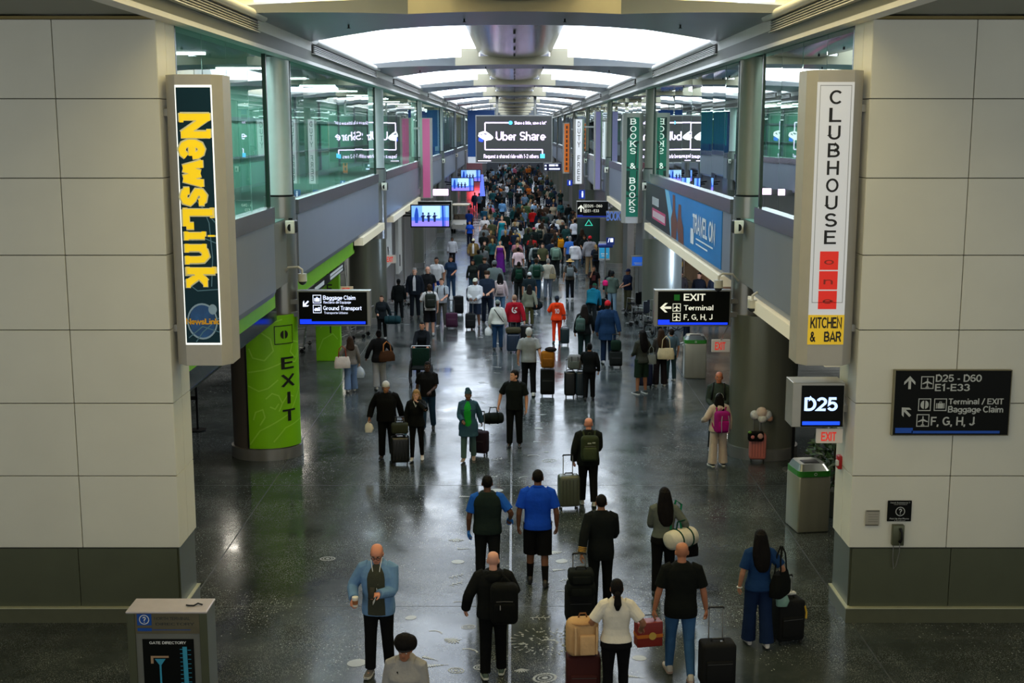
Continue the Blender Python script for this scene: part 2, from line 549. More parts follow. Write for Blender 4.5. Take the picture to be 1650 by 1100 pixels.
M_DARKWALL = mat('dark_store_wall', (112, 107, 102), 0.4, 0.2, var=0.08, vscale=0.8)
M_BACK = mat('gallery_wall', (112, 168, 150), 0.5, var=0.1, vscale=0.5)
M_TXT = mat('white_vinyl_lettering', (225, 228, 228), 0.5, var=0)
M_TXTLIT = mat('lit_white_lettering', (215, 225, 255), 0.5, emit=0.95)
M_BLUELIT = mat('lit_blue_strip', (14, 52, 225), 0.5, emit=0.9)
M_BLUE = mat('blue_vinyl_strip', (10, 80, 190), 0.5, var=0)
M_BLK = mat('black_sign_face', (10, 13, 11), 0.4, var=0, spec=.12)
M_INK = mat('black_ink', (14, 14, 14), 0.5, var=0)

def glass_mat(name, tint, ior=1.5, rough=0.0):
    m = bpy.data.materials.new(name)
    m.use_nodes = True
    nt = m.node_tree
    nt.nodes.remove(nt.nodes['Principled BSDF'])
    out = nt.nodes['Material Output']
    t = nt.nodes.new('ShaderNodeBsdfTransparent')
    t.inputs[0].default_value = tint
    g = nt.nodes.new('ShaderNodeBsdfGlossy')
    g.inputs['Roughness'].default_value = rough
    g.inputs['Color'].default_value = (0.86, 0.95, 0.92, 1)
    f = nt.nodes.new('ShaderNodeFresnel')
    f.inputs[0].default_value = ior
    mx = nt.nodes.new('ShaderNodeMixShader')
    nt.links.new(f.outputs[0], mx.inputs[0])
    nt.links.new(t.outputs[0], mx.inputs[1])
    nt.links.new(g.outputs[0], mx.inputs[2])
    nt.links.new(mx.outputs[0], out.inputs[0])
    return m
M_GLASS = glass_mat('green_tinted_glass', (0.66, 0.90, 0.82, 1), 1.75)
M_DGLASS = glass_mat('dark_glazing', (0.25, 0.33, 0.30, 1), 1.5)

def floor_material():
    m = bpy.data.materials.new('dark_polished_terrazzo')
    m.use_nodes = True
    nt = m.node_tree
    N, L = nt.nodes.new, nt.links.new
    b = nt.nodes['Principled BSDF']
    tc = N('ShaderNodeTexCoord')
    def noise(scale, detail=4, rough=0.6):
        n = N('ShaderNodeTexNoise')
        n.inputs['Scale'].default_value = scale
        n.inputs['Detail'].default_value = detail
        n.inputs['Roughness'].default_value = rough
        L(tc.outputs['Object'], n.inputs['Vector'])
        return n
    def ramp(src, p0, p1, c0=(0, 0, 0, 1), c1=(1, 1, 1, 1)):
        r = N('ShaderNodeValToRGB')
        r.color_ramp.elements[0].position = p0
        r.color_ramp.elements[1].position = p1
        r.color_ramp.elements[0].color = c0
        r.color_ramp.elements[1].color = c1
        L(src, r.inputs[0])
        return r
    def math_(op, a, bb):
        q = N('ShaderNodeMath')
        q.operation = op
        for i, x in enumerate((a, bb)):
            if isinstance(x, (int, float)):
                q.inputs[i].default_value = x
            else:
                L(x, q.inputs[i])
        return q.outputs[0]
    base = ramp(noise(0.55, 9, 0.68).outputs['Fac'], 0.36, 0.68, lin(36, 42, 41), lin(64, 70, 69))
    # chips of shell: voronoi cells in drifting patches
    v = N('ShaderNodeTexVoronoi')
    v.inputs['Scale'].default_value = 26.0
    v.inputs['Randomness'].default_value = 1.0
    L(tc.outputs['Object'], v.inputs['Vector'])
    chip = ramp(v.outputs['Distance'], 0.16, 0.30, (1, 1, 1, 1), (0, 0, 0, 1))
    pick = N('ShaderNodeSeparateColor')
    L(v.outputs['Color'], pick.inputs[0])
    patch = ramp(noise(0.32, 6, 0.62).outputs['Fac'], 0.50, 0.68)
    gate = math_('GREATER_THAN', math_('ADD', pick.outputs[0], math_('MULTIPLY', patch.outputs[0], 0.75)), 1.04)
    chips = math_('MULTIPLY', math_('MULTIPLY', chip.outputs[0], gate), 0.75)
    # fine pale dust in wide drifts
    v2 = N('ShaderNodeTexVoronoi')
    v2.inputs['Scale'].default_value = 60.0
    L(tc.outputs['Object'], v2.inputs['Vector'])
    d2 = ramp(v2.outputs['Distance'], 0.12, 0.38, (1, 1, 1, 1), (0, 0, 0, 1))
    drift = ramp(noise(0.5, 9, 0.72).outputs['Fac'], 0.42, 0.60)
    dust = math_('MULTIPLY', math_('MULTIPLY', d2.outputs[0], drift.outputs[0]), 0.72)
    tot = math_('MINIMUM', math_('ADD', chips, dust), 1.0)
    mx = N('ShaderNodeMix')
    mx.data_type = 'RGBA'
    L(tot, mx.inputs[0])
    L(base.outputs[0], mx.inputs[6])
    mx.inputs[7].default_value = lin(190, 196, 192)
    L(mx.outputs[2], b.inputs['Base Color'])
    rg = ramp(noise(0.7, 7, 0.65).outputs['Fac'], 0.35, 0.72, (0.10, 0.10, 0.10, 1), (0.30, 0.30, 0.30, 1))
    L(rg.outputs[0], b.inputs['Roughness'])
    b.inputs['Specular IOR Level'].default_value = 0.21
    bp = N('ShaderNodeBump')
    bp.inputs['Strength'].default_value = 0.03
    bp.inputs['Distance'].default_value = 0.05
    L(noise(3.0, 3).outputs['Fac'], bp.inputs['Height'])
    L(bp.outputs[0], b.inputs['Normal'])
    return m
M_FLOOR = floor_material()

# ------------------------------------------------------------ the hall
END = 232.0
XG = 4.72            # gallery front plane
PY0, PY1 = 17.0, 17.92
ZG0, ZG1, ZR, ZT = 3.75, 5.20, 5.52, 8.45     # fascia bottom/top, rail top, glass top
floor = struct(MB().bx(-16, 16, -4, END, -0.3, 0).obj('floor', M_FLOOR))
YC = [26.5 + BAY * k for k in range(11)]

# the two clad piers
for sx, nm in ((-1, 'left'), (1, 'right')):
    core = MB().bx(sx * 4.84, sx * 10.3, PY0 + 0.05, PY1 - 0.04, 0, 8.49).obj('wall_' + nm, M_JOINT)
    struct(core)
    zs = [1.12, 2.18, 3.23, 4.27, 5.31, 6.36, 7.42, 8.46]
    p = MB()
    g = 0.006
    for a, b in zip(zs[:-1], zs[1:]):
        for x0, x1 in ((4.78, 6.17), (6.17, 7.56), (7.56, 8.95), (8.95, 10.3)):
            p.bx(sx * (x0 + g), sx * (x1 - g), PY0, PY0 + 0.08, a + g, b - g)
        for y0, y1 in ((PY0, 17.45), (17.45, PY1)):
            p.bx(sx * 4.78, sx * 4.88, y0 + g, y1 - g, a + g, b - g)
    p.obj('wall_panels', M_PANEL, core, bevel=0.004)
    w = MB()
    for x0, x1 in ((4.83, 6.25), (6.25, 7.7), (7.7, 10.3)):
        w.bx(sx * (x0 + .004), sx * (x1 - .004), PY0 + 0.02, PY0 + 0.2, 0.23, 1.10)
    w.bx(sx * 4.81, sx * 4.9, PY0 + 0.06, PY1, 0.23, 1.10)
    w.obj('wainscot', M_WAIN, core, bevel=0.003)
    b = MB()
    b.bx(sx * 4.77, sx * 10.3, PY0 - 0.03, PY1 + 0.02, 0.0, 0.215)
    b.obj('baseboard_' + nm, mat('base_steel', (104, 106, 84), 0.34, 0.5, var=0.05), core)
    MB().bx(sx * 4.76, sx * 10.3, PY0 - 0.045, PY1 + 0.03, 0.215, 0.232).obj('base_ledge', mat('pale_ledge', (190, 190, 160), 0.35, 0.3), core)
    MB().bx(sx * 4.80, sx * 10.3, PY0 - 0.01, PY1, 8.46, 8.50).obj('head_trim', mat('brass_trim', (120, 108, 70), 0.35, 0.8), core)

# gallery decks, soffits, outer ceiling, outer walls
for sx, nm in ((-1, 'left'), (1, 'right')):
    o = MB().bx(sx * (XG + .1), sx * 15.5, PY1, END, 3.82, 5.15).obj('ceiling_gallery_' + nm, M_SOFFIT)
    struct(o)
    MB().bx(sx * (XG + .11), sx * 9, PY1, END, 5.15, 5.17).obj('gallery_carpet', mat('dark_carpet', (92, 124, 116), .9), o)
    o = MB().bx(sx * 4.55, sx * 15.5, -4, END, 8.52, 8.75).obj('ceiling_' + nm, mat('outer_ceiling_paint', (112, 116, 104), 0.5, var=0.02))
    struct(o)
    o = MB().bx(sx * 9.0, sx * 9.2, PY1, END, 5.15, 8.5).obj('wall_gallery_' + nm, M_BACK)
    struct(o)
    o = MB().bx(sx * 13.0, sx * 13.2, 10.0, 48, 0, 3.8).obj('wall_outer_' + nm, mat('night_glazing', (30, 34, 32), 0.12, 0.0, spec=0.6))
    struct(o)
    # mullions of the outer glazing
    mm = MB()
    for i in range(14):
        mm.bx(sx * 12.9, sx * 13.0, 12 + i * 2.6, 12.1 + i * 2.6, 0, 3.8)
    mm.bx(sx * 12.9, sx * 13.0, 11, 47, 2.3, 2.42)
    mm.obj('mullion', M_BRONZE, o)
struct(MB().bx(-16, 16, END, END + 0.3, 0, 12).obj('wall_far', mat('far_wall', (70, 74, 80), 0.5)))
# roof over everything
struct(MB().bx(-16, 16, -4, END, 11.6, 11.8).obj('ceiling_roof', M_WHITE))

# edge beams with vents and cove lips
RY = [24.0 + BAY * k for k in range(-1, 11)]
for sx, nm in ((-1, 'left'), (1, 'right')):
    b = MB()
    prof = [(4.55, 8.45), (4.78, 8.45), (4.78, 8.75), (4.70, 9.02), (4.55, 9.02)]
    b.prism([(sx * x, z) for x, z in prof], (0, -4, 0), (1, 0, 0), (0, 0, 1), (0, END + 4, 0))
    bo = struct(b.obj('trim_beam_' + nm, M_BEAM))
    v, lip = MB(), MB()
    for y in RY:
        y0, y1 = y - 14.4, y - 1.6
        v.bx(sx * 4.50, sx * 4.56, y0, y1, 8.70, 8.90)
        for q in (8.73, 8.77, 8.81, 8.85):
            lip.bx(sx * 4.47, sx * 4.51, y0, y1, q, q + .008)
        lip.bx(sx * 4.46, sx * 4.56, y0, y1, 8.685, 8.70)
        lip.cyl((sx * 4.46, y0, 8.97), (sx * 4.46, y1 + .3, 8.97), 0.075, n=12)
    v.obj('vent_grille', M_GRILLE, bo)
    lip.obj('vent_lip', M_BEAM, bo, smooth=True)

# ribs, spine and skylights
for i, y in enumerate(RY):
    def zb(x):
        return 9.20 - 0.012 * x * x
    xs = [-4.6, -4.0, -3.4, -2.8, -2.0, -1.5, -1.0, -.5, 0, .5, 1.0, 1.5, 2.0, 2.8, 3.4, 4.0, 4.6]
    def yn(x):
        a = abs(x)
        return y - (0 if a < 2.0 else (a - 2.0) * 0.95)
    def th(x):
        return .28 - max(0, abs(x) - 2.0) * .06
    def yf(x):
        a = abs(x)
        return y + 3.0 + (0 if a < 2.6 else (a - 2.6) * 0.75)
    rb = MB()
    vs = []
    for x in xs:
        vs += [(x, yn(x), zb(x)), (x, yf(x), zb(x)), (x, yf(x), zb(x) + th(x)), (x, yn(x), zb(x) + th(x))]
    fs, mi = [], []
    for j in range(len(xs) - 1):
        a, c = j * 4, j * 4 + 4
        fs += [(a, a + 1, c + 1, c), (a + 1, a + 2, c + 2, c + 1), (a + 2, a + 3, c + 3, c + 2), (a + 3, a, c, c + 3)]
        c1 = 1 if abs(xs[j] + xs[j + 1]) < 4.2 else 0
        mi += [0, c1, 1, c1]
    rb.v, rb.f, rb.mi = vs, fs, mi
    ro = struct(rb.obj('ceiling_rib', [M_RIB, M_RIBF]))
    # upstand behind the near face beside the spine
    u = MB()
    for sx in (-1, 1):
        u.bx(sx * 1.2, sx * 1.8, y + .02, y + .2, 9.4, 9.9)
    u.obj('upstand', M_RIBF, ro)
    # sprinkler heads hanging below the rib
    s = MB()
    for x in (-3.3, -1.0, 1.0, 3.3):
        s.cyl((x, y + 1.4, zb(x)), (x, y + 1.4, zb(x) - .06), .018, n=8)
        s.cyl((x, y + 1.4, zb(x) - .06), (x, y + 1.4, zb(x) - .07), .035, n=8)
    s.obj('sprinkler', M_BLACK, ro)
    if y < 0:
        pass
    # spine belly between this rib and the next
    sp = MB()
    pts = [(-1.25, 9.62), (-1.0, 9.50), (-.6, 9.42), (-.2, 9.385), (.2, 9.385), (.6, 9.42), (1.0, 9.50), (1.25, 9.62), (1.25, 9.8), (-1.25, 9.8)]
    sp.prism(pts, (0, y + 2.9, 0), (1, 0, 0), (0, 0, 1), (0, BAY - 2.8, 0))
    so = struct(sp.obj('ceiling_spine', mat('spine_satin_metal', (140, 140, 150), 0.17, 0.8, var=0.05), smooth=True, angle=50))
    d = MB()
    for q in range(5):
        d.cyl((0, y + 4.2 + q * 3.1, 9.39), (0, y + 4.2 + q * 3.1, 9.33), .035, n=8)
    d.obj('sprinkler', M_BLACK, so)
    # luminous glazing sloping from the near rib up and down to the next rib
    for sx in (-1, 1):
        g = MB()
        x0, x1 = sx * 1.22, sx * 4.95
        pr = [(y + 3.2, 9.55), (y + 5.0, 10.9), (y + BAY - 1.2, 10.9), (y + BAY + .35, 9.40)]
        th = 0.08
        rings = [[(x0, a, b), (x1, a, b), (x1, a, b + th), (x0, a, b + th)] for a, b in pr]
        g.loft(rings)
        struct(g.obj('ceiling_skylight', M_SKY if i else M_SKYW))
        wl = MB()
        wl.bx(sx * 1.18, sx * 1.24, y + 3.0, y + BAY, 9.62, 10.95)
        wl.bx(sx * 4.96, sx * 5.02, y - 2.4, y + BAY - 2.6, 9.0, 10.95)
        struct(wl.obj('ceiling_well', M_WHITE))
# ------------------------------------------------------------ gallery fronts: fascia, rail band, glass, columns
gR = random.Random(3)
CXN, CXB = 4.99, 5.42        # column neck and base centres (distance from the axis)
for sx, nm in ((-1, 'left'), (1, 'right')):
    spans = [(PY1, 24.4)] + [(yc + .62, yc + BAY - 2.1) for yc in YC[:-1]]
    fas, band, gl, mull = MB(), MB(), MB(), MB()
    for k, (a, b) in enumerate(spans):
        fas.prism([(0, ZG0 + .12), (0, ZG1), (.10, ZG1), (.10, ZG0), (.05, ZG0)], (sx * XG, a, 0), (sx, 0, 0), (0, 0, 1), (0, b - a, 0))
        nb = max(1, round((b - a) / 5.8))
        for q in range(nb):
            band.bx(sx * (XG - .025), sx * (XG + .1), a + (b - a) * q / nb + .006, a + (b - a) * (q + 1) / nb - .006, ZG1 + .01, ZR)
    fo = struct(fas.obj('wall_fascia_' + nm, M_FASCIA, smooth=False))
    band.obj('rail_band', mat('satin_rail_band', (150, 148, 150), 0.25, 0.85, var=0.08, vscale=2.5), fo)
    # glass bays
    a0 = PY1
    for k, yc in enumerate(YC[:8]):
        b0 = yc - 2.05
        wnd = MB()
        mu = MB()
        n = max(2, round((b0 - a0) / 1.75))
        for q in range(n):
            ya, yb = a0 + (b0 - a0) * q / n + .008, a0 + (b0 - a0) * (q + 1) / n - .008
            t = gR.uniform(-.007, .007)
            w2 = gR.uniform(-.004, .004)
            x0, x1 = XG + .09 + t, XG + .09 - t
            vs = [(sx * (x0 - w2), ya, ZR - .06), (sx * (x1 - w2), yb, ZR - .06), (sx * (x1 + w2), yb, ZT + .1), (sx * (x0 + w2), ya, ZT + .1)]
            wnd.add(vs, [(0, 1, 2, 3)])
        o = struct(wnd.obj('window_%d' % (k + 1 + (0 if sx < 0 else 8)), M_GLASS, fixn=False))
        mu.bx(sx * (XG + .06), sx * (XG + .14), a0 - .0, a0 + .06, ZR, ZT)
        mu.bx(sx * (XG + .06), sx * (XG + .14), b0 - .08, b0, ZR, ZT)
        mu.obj('glazing_edge', mat('dark_green_glass_edge', (24, 60, 50), 0.2), o)
        a0 = yc + .5
    # gallery interior: far rail, doors and light bars seen through the glass
    inn = MB()
    for q in range(30):
        y = 20 + q * 6.3
        inn.bx(sx * 8.9, sx * 9.0, y, y + .18, 5.2, 8.4)
    inn.bx(sx * 8.86, sx * 9.0, 18, END, 7.3, 7.42)
    inn.bx(sx * 8.86, sx * 9.0, 18, END, 6.1, 6.16)
    inn.obj('gallery_mullion', M_FASCIA, fo)
    lb = MB()
    for q in range(34):
        y = 19 + q * 6.0
        lb.bx(sx * 6.1, sx * 7.3, y, y + .12, 8.47, 8.515)
    lb.obj('light_bar', mat('lit_light_bar', (250, 252, 255), 0.5, emit=6.0), fo)
    for k in range(4):
        area_light('gallery_lamp', (sx * 6.9, 25.5 + k * 19.0, 8.42), 1.2, 300, (.70, 1.0, .93), (0, 0, 0), 12.0)

def column(sx, yc, k):
    side = 'left' if sx < 0 else 'right'
    t = thing('clad_column', ('%s round steel column number %d from the front, fat clad foot and thin neck' % (side, k + 1)) if k else
              ('nearest left round steel column with the big lime exit panel' if sx < 0 else 'nearest right round steel column behind the pink suitcase'), 'column', (sx * CXB, yc, 0))
    t['kind'] = 'structure'
    b = MB()
    def oval(z, r=0.0):
        return [(0.73 * cos(2 * pi * i / 40) + r * cos(2 * pi * i / 40), (0.62 + r) * sin(2 * pi * i / 40), z) for i in range(40)]
    b.loft([oval(.24), oval(3.12)])
    b.obj('cladding', M_BRONZE if sx < 0 and k == 0 else mat('smoky_steel', (124, 126, 114), 0.3, 0.5, var=0.07, stretch=(1, 1, .1)), t, smooth=True)
    b = MB().loft([oval(0, .05), oval(.245, .05), oval(.25, .0)])
    b.obj('base_ring', M_STEEL, t, smooth=True)
    dx = -sx * (CXB - CXN)
    MB().cyl((dx, 0, 3.1), (dx, 0, 5.62), .33, n=32).obj('neck', M_STEEL, t, smooth=True)
    MB().cyl((dx, 0, 5.62), (dx, 0, 8.5), .275, n=32).obj('upper_shaft', mat('pale_column_paint', (216, 224, 226) if sx < 0 else (140, 138, 128), 0.3, 0.2, var=.03), t, smooth=True)
    MB().cyl((dx, 0, 5.58), (dx, 0, 5.66), .30, n=32).obj('collar', M_BLACK, t, smooth=True)
    return t
for k, yc in enumerate(YC[:9]):
    for sx in (-1, 1):
        column(sx, yc, k)

# wall loudspeakers fixed to the columns
def loudspeaker(sx, yc, z, k):
    side = 'left' if sx < 0 else 'right'
    ords = ['nearest', 'second', 'third', 'fourth', 'fifth', 'sixth']
    t = thing('loudspeaker', 'white faced loudspeaker on the %s %s column' % (ords[k], side), 'loudspeaker', (sx * 4.66, yc - .62, z), 0)
    M = Matrix.Rotation(radians(12 * sx), 4, 'Z')
    MB().rbox((0, 0.06, 0), (.20, .26, .27), .03, M).obj('cabinet', M_BLACK, t, smooth=True)
    MB().rbox((sx * -.0, -.085, 0), (.205, .03, .275), .02, M).obj('front_panel', mat('speaker_white', (222, 218, 208), .5), t, smooth=True)
    d = MB()
    d.prism([(.055 * cos(a), .06 * sin(a) * 1.25) for a in [2 * pi * i / 16 for i in range(16)]], (0.0, -.103, -.01), (1, 0, 0), (0, 0, 1), (0, .01, 0))
    d.obj('driver_cone', M_BLACK, t)
    MB().tube([(0, .18, .02), (sx * .25, .3, .02)], .03).bx(-.04 + sx * .03, .04 + sx * .03, .15, .22, .04, .17).obj('bracket', M_BLACK, t)
for k, yc in enumerate(YC[:6]):
    loudspeaker(-1, yc, 5.02, k)
    loudspeaker(1, yc, 5.02, k)

# ------------------------------------------------------------ tall blade signs
def blade(name, label, sx, Y, z0, z1, xin=3.95, xout=4.72, body=M_SIGNGREY):
    """chamfered box sign fixed to the gallery front; returns thing and the Plate of its front face"""
    t = thing(name, label, 'sign', (0, 0, 0))
    w = xout - xin
    c = .16 * w / .77
    prof = [(xin, c), (xin + c * .75, 0), (xout - c, 0), (xout, c), (xout, .62), (xin, .62)]
    MB().prism([(sx * a, b) for a, b in prof], (0, Y, z0), (1, 0, 0), (0, 1, 0), (0, 0, z1 - z0)).obj('sign_box', body, t, bevel=.006)
    for z in (z0 + .5, z1 - .5):
        MB().bx(sx * (xin + .2), sx * 4.82, Y + .2, Y + .4, z - .05, z + .05).obj('bracket', M_STEEL, t)
    xa, xb = sx * (xin + c * .75), sx * (xout - c)
    xl, xr = min(xa, xb), max(xa, xb)
    return t, Plate((xl, Y, z1), (xr - xl, 0, 0), (0, 0, z0 - z1), (0, -1, 0))

# slab lettering drawn from strokes in a unit square: x to the right, y up
SLAB = {
 'N': (1.0, [[(.14, 0), (.14, 1)], [(.86, 0), (.86, 1)], [(.14, .95), (.86, .05)]], [(0, 0, .36), (0, 1, .30), (.64, 1, .36)]),
 'L': (.86, [[(.25, 0), (.25, 1)], [(.1, .05), (.92, .05)], [(.9, .05), (.9, .32)]], [(.02, 1, .5), (.02, 0, .5)]),
 'e': (.72, [[(.14, .36), (.86, .36)], [(.86, .36), (.84, .52), (.7, .66), (.5, .7), (.28, .64), (.14, .46), (.13, .26), (.26, .08), (.5, .0), (.72, .04), (.88, .16)]], []),
 'w': (1.05, [[(.1, .68), (.3, .02)], [(.3, .02), (.5, .62)], [(.5, .62), (.7, .02)], [(.7, .02), (.9, .68)]], [(-.02, .68, .3), (.72, .68, .3)]),
 's': (.66, [[(.84, .56), (.7, .68), (.45, .71), (.22, .62), (.2, .47), (.42, .38), (.66, .31), (.84, .2), (.76, .05), (.5, -.01), (.24, .03), (.12, .16)], [(.84, .52), (.84, .72)], [(.12, -.0), (.12, .22)]], []),
 'i': (.46, [[(.5, 0), (.5, .68)], [(.42, .92), (.58, .92)]], [(.1, .68, .45), (.1, 0, .8)]),
 'n': (.86, [[(.2, 0), (.2, .68)], [(.2, .5), (.36, .66), (.58, .7), (.76, .58), (.78, .4), (.78, 0)]], [(0, .68, .3), (0, 0, .42), (.58, 0, .42)]),
 'k': (.9, [[(.2, 0), (.2, 1)], [(.2, .3), (.72, .66)], [(.4, .42), (.78, .02)]], [(0, 1, .3), (0, 0, .42), (.56, 0, .42), (.52, .67, .42)]),
}
def slab_word(pl, mb, word, a0, a1, b0, b1, w, d):
    """runs down the plate, letters turned a quarter right: cap top towards a1"""
    tot = sum(SLAB[c][0] + .1 for c in word)
    pos = 0.0
    U, V = pl.u.length, pl.v.length
    for c in word:
        adv, strokes, serifs = SLAB[c]
        def T(x, y):
            return (a0 + (a1 - a0) * y, b0 + (b1 - b0) * (pos + x * adv) / tot)
        for st in strokes:
            pl.stroke(mb, [T(*q) for q in st], w, d)
        for x, y, l in serifs:
            pl.stroke(mb, [T(x, y - (.03 if y > .5 else -.03)), T(x + l, y - (.03 if y > .5 else -.03))], w * .62, d + .001)
        pos += adv + .1
    return

t, pl = blade('blade_sign', 'tall blue blade sign with yellow slab lettering on the left cream pier', -1, 16.98, 3.77, 7.74)
a = MB(); pl.rect(a, .0, .035, 1.02, .925, .004); a.obj('sign_border', mat('lit_white_border', (235, 240, 235), .5, emit=.7), t)
a = MB(); pl.rect(a, .03, .043, .98, .918, .006); a.obj('sign_face', mat('teal_blue_print', (4, 50, 66), .4, var=.12, vscale=1.2, spec=.2), t)
a = MB()
for pts in ([(.45, .42), (.7, .46), (.98, .5)], [(.3, .56), (.6, .55), (.98, .57)], [(.5, .4), (.8, .5), (.86, .62), (.8, .72)], [(.04, .70), (.4, .735), (.98, .73)], [(.1, .9), (.5, .86), (.97, .88)], [(.3, .915), (.5, .88), (.97, .83)]):
    pl.stroke(a, pts, .014, .008)
a.obj('grid_lines', mat('pale_grid_print', (84, 132, 160), .4), t)
a = MB(); slab_word(pl, a, 'NewsLink', .12, .93, .128, .735, .118, .011); a.obj('letter_outline', mat('pale_outline', (232, 236, 200), .5), t)
a = MB(); slab_word(pl, a, 'NewsLink', .135, .915, .130, .733, .088, .016); a.obj('lettering', mat('yellow_vinyl', (248, 208, 8), .5, emit=.35), t)
a = MB(); pl.disc(a, .5, .842, .36, .062, .008); a.obj('globe_print', mat('globe_blue', (24, 84, 150), .4, var=.3, vscale=9), t)
a = MB(); pl.ringd(a, .5, .842, .43, .064, .10, .010); pl.disc(a, .8, .80, .12, .018, .009); a.obj('globe_ring', mat('globe_ring_print', (150, 182, 210), .4), t)
a = MB(); pl.text(a, 'NewsLink', .04, .832, .96, .852, .04, .013); a.obj('lettering', mat('orange_vinyl', (240, 178, 20), .45), t)

t, pl = blade('blade_sign', 'tall white blade sign with black vertical lettering on the right cream pier', 1, 16.98, 3.77, 7.80)
a = MB(); pl.rect(a, -.02, .04, 1.0, .84, .006); a.obj('sign_face', mat('lit_white_sign', (200, 203, 208), .5, emit=.28), t)
a = MB(); pl.frame(a, .06, .05, .93, .78, .015, .002, .009); a.obj('sign_line', mat('grey_line', (150, 152, 156), .5), t)
a = MB()
for i, ch in enumerate('CLUBHOUSE'):
    b0 = .066 + i * .0583
    pl.text(a, ch, .335, b0, .665, b0 + .047, .004, .010)
a.obj('lettering', M_INK, t)
for i, ch in enumerate('one'):
    b0 = .604 + i * .0675
    sq = MB(); pl.rect(sq, .24, b0, .76, b0 + .063, .009); s = sq.obj('red_tile', mat('red_print', (206, 36, 22), .45, emit=.35), t)
    a = MB(); pl.text(a, ch, .36, b0 + .02, .64, b0 + .045, -.012, .012); a.obj('lettering', mat('dark_red_print', (160, 44, 30), .5), t)
a = MB(); pl.rect(a, -.02, .822, 1.0, .925, .010); a.obj('yellow_panel', mat('yellow_print', (222, 184, 40), .5, emit=.25), t)
a = MB(); pl.text(a, 'KITCHEN', .05, .830, .93, .868, .02, .014); pl.text(a, '&', .05, .880, .2, .915, .02, .014); pl.text(a, 'BAR', .45, .880, .93, .915, .02, .014); a.obj('lettering', M_INK, t)

def vertical_sign(name, label, sx, Y, z0, z1, xin, xout, face, word, lcol, f0=.06, f1=.90, b0=.08, b1=.88, wf=(.2, .8), emit=.3, bold=.0, slant=0):
    t, pl = blade(name, label, sx, Y, z0, z1, xin, xout)
    a = MB(); pl.rect(a, .03, f0, .97, f1, .02); a.obj('sign_face', mat('print_' + word[0] + str(int(Y)), face, .5, emit=emit), t)
    a = MB()
    n = len(word)
    for i, ch in enumerate(word):
        if ch == ' ':
            continue
        q = b0 + (b1 - b0) * i / n
        pl.text(a, ch, wf[0], q, wf[1], q + (b1 - b0) / n * .8, bold, .03)
    if a.v:
        a.obj('lettering', mat('lettering_' + word[0] + str(int(Y)), lcol, .5, emit=.4 if sum(lcol) > 500 else 0), t)
    return t, pl
t, pl = vertical_sign('blade_sign', 'green blade sign with white serif lettering above the store on the right', 1, 45.4, 3.66, 7.62, 3.93, 4.66, (10, 96, 76), 'BOOKS & BOOKS', (222, 228, 220), .04, .94, .05, .915, (.28, .74), .22)
a = MB()
for q in ([(.55, .26), (.97, .25), (.97, .27), (.55, .285)], [(.03, .48), (.97, .50), (.97, .515), (.03, .5)], [(.03, .74), (.97, .75), (.97, .76), (.03, .76)], [(.75, .27), (.86, .27), (.78, .5), (.68, .5)], [(.8, .52), (.9, .52), (.8, .74), (.72, .74)], [(.03, .04), (.5, .04), (.4, .2), (.03, .24)], [(.03, .52), (.3, .52), (.28, .72), (.03, .7)]):
    pl.poly(a, q, .024)
a.obj('book_print', mat('dark_green_print', (4, 48, 40), .5), t)
a = MB()   # serif feet on the letters
for i, ch in enumerate('BOOKS & BOOKS'):
    if ch in 'BK':
        q = .05 + .865 * i / 13
        for b in (q, q + .0515):
            pl.rect(a, .22, b, .44, b + .003, .032)
        if ch == 'K':
            pl.rect(a, .6, q, .8, q + .003, .032); pl.rect(a, .6, q + .0515, .8, q + .0545, .032)
a.obj('letter_serif', mat('serif_white', (222, 228, 220), .5, emit=.4), t)
vertical_sign('blade_sign', 'white blade sign with grey slanted lettering beyond the green one', 1, 80, 3.6, 7.72, 3.78, 4.45, (205, 208, 212), 'DUTY FREE', (70, 74, 78), .01, .99, .04, .97, (.3, .7), .5)
t, pl = vertical_sign('blade_sign', 'orange blade sign furthest along the right gallery', 1, 100, 3.6, 7.6, 3.85, 4.5, (205, 104, 16), '          ', (60, 24, 10), .02, .97, .05, .95, (.3, .7), .25)
m = MB(); [pl.rect(m, .34, .06 + .09 * q_, .66, .12 + .09 * q_, .03) for q_ in range(10)]; m.obj('lettering', mat('brown_letter_marks', (70, 30, 12), .5), t)
t, pl = blade('blade_sign', 'pink blade banner on the left gallery front', -1, 61.5, 3.7, 7.6, 4.05, 4.62, M_SIGNGREY)
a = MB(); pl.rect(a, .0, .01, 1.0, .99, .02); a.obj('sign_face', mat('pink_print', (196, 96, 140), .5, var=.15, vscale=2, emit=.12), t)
t, pl = blade('blade_sign', 'pale violet blade banner on the right gallery front', 1, 66.0, 3.9, 8.0, 4.2, 4.6, M_SIGNGREY)
a = MB(); pl.rect(a, .0, .01, 1.0, .99, .02); a.obj('sign_face', mat('violet_print', (150, 146, 196), .5, var=.15, vscale=2, emit=.15), t)
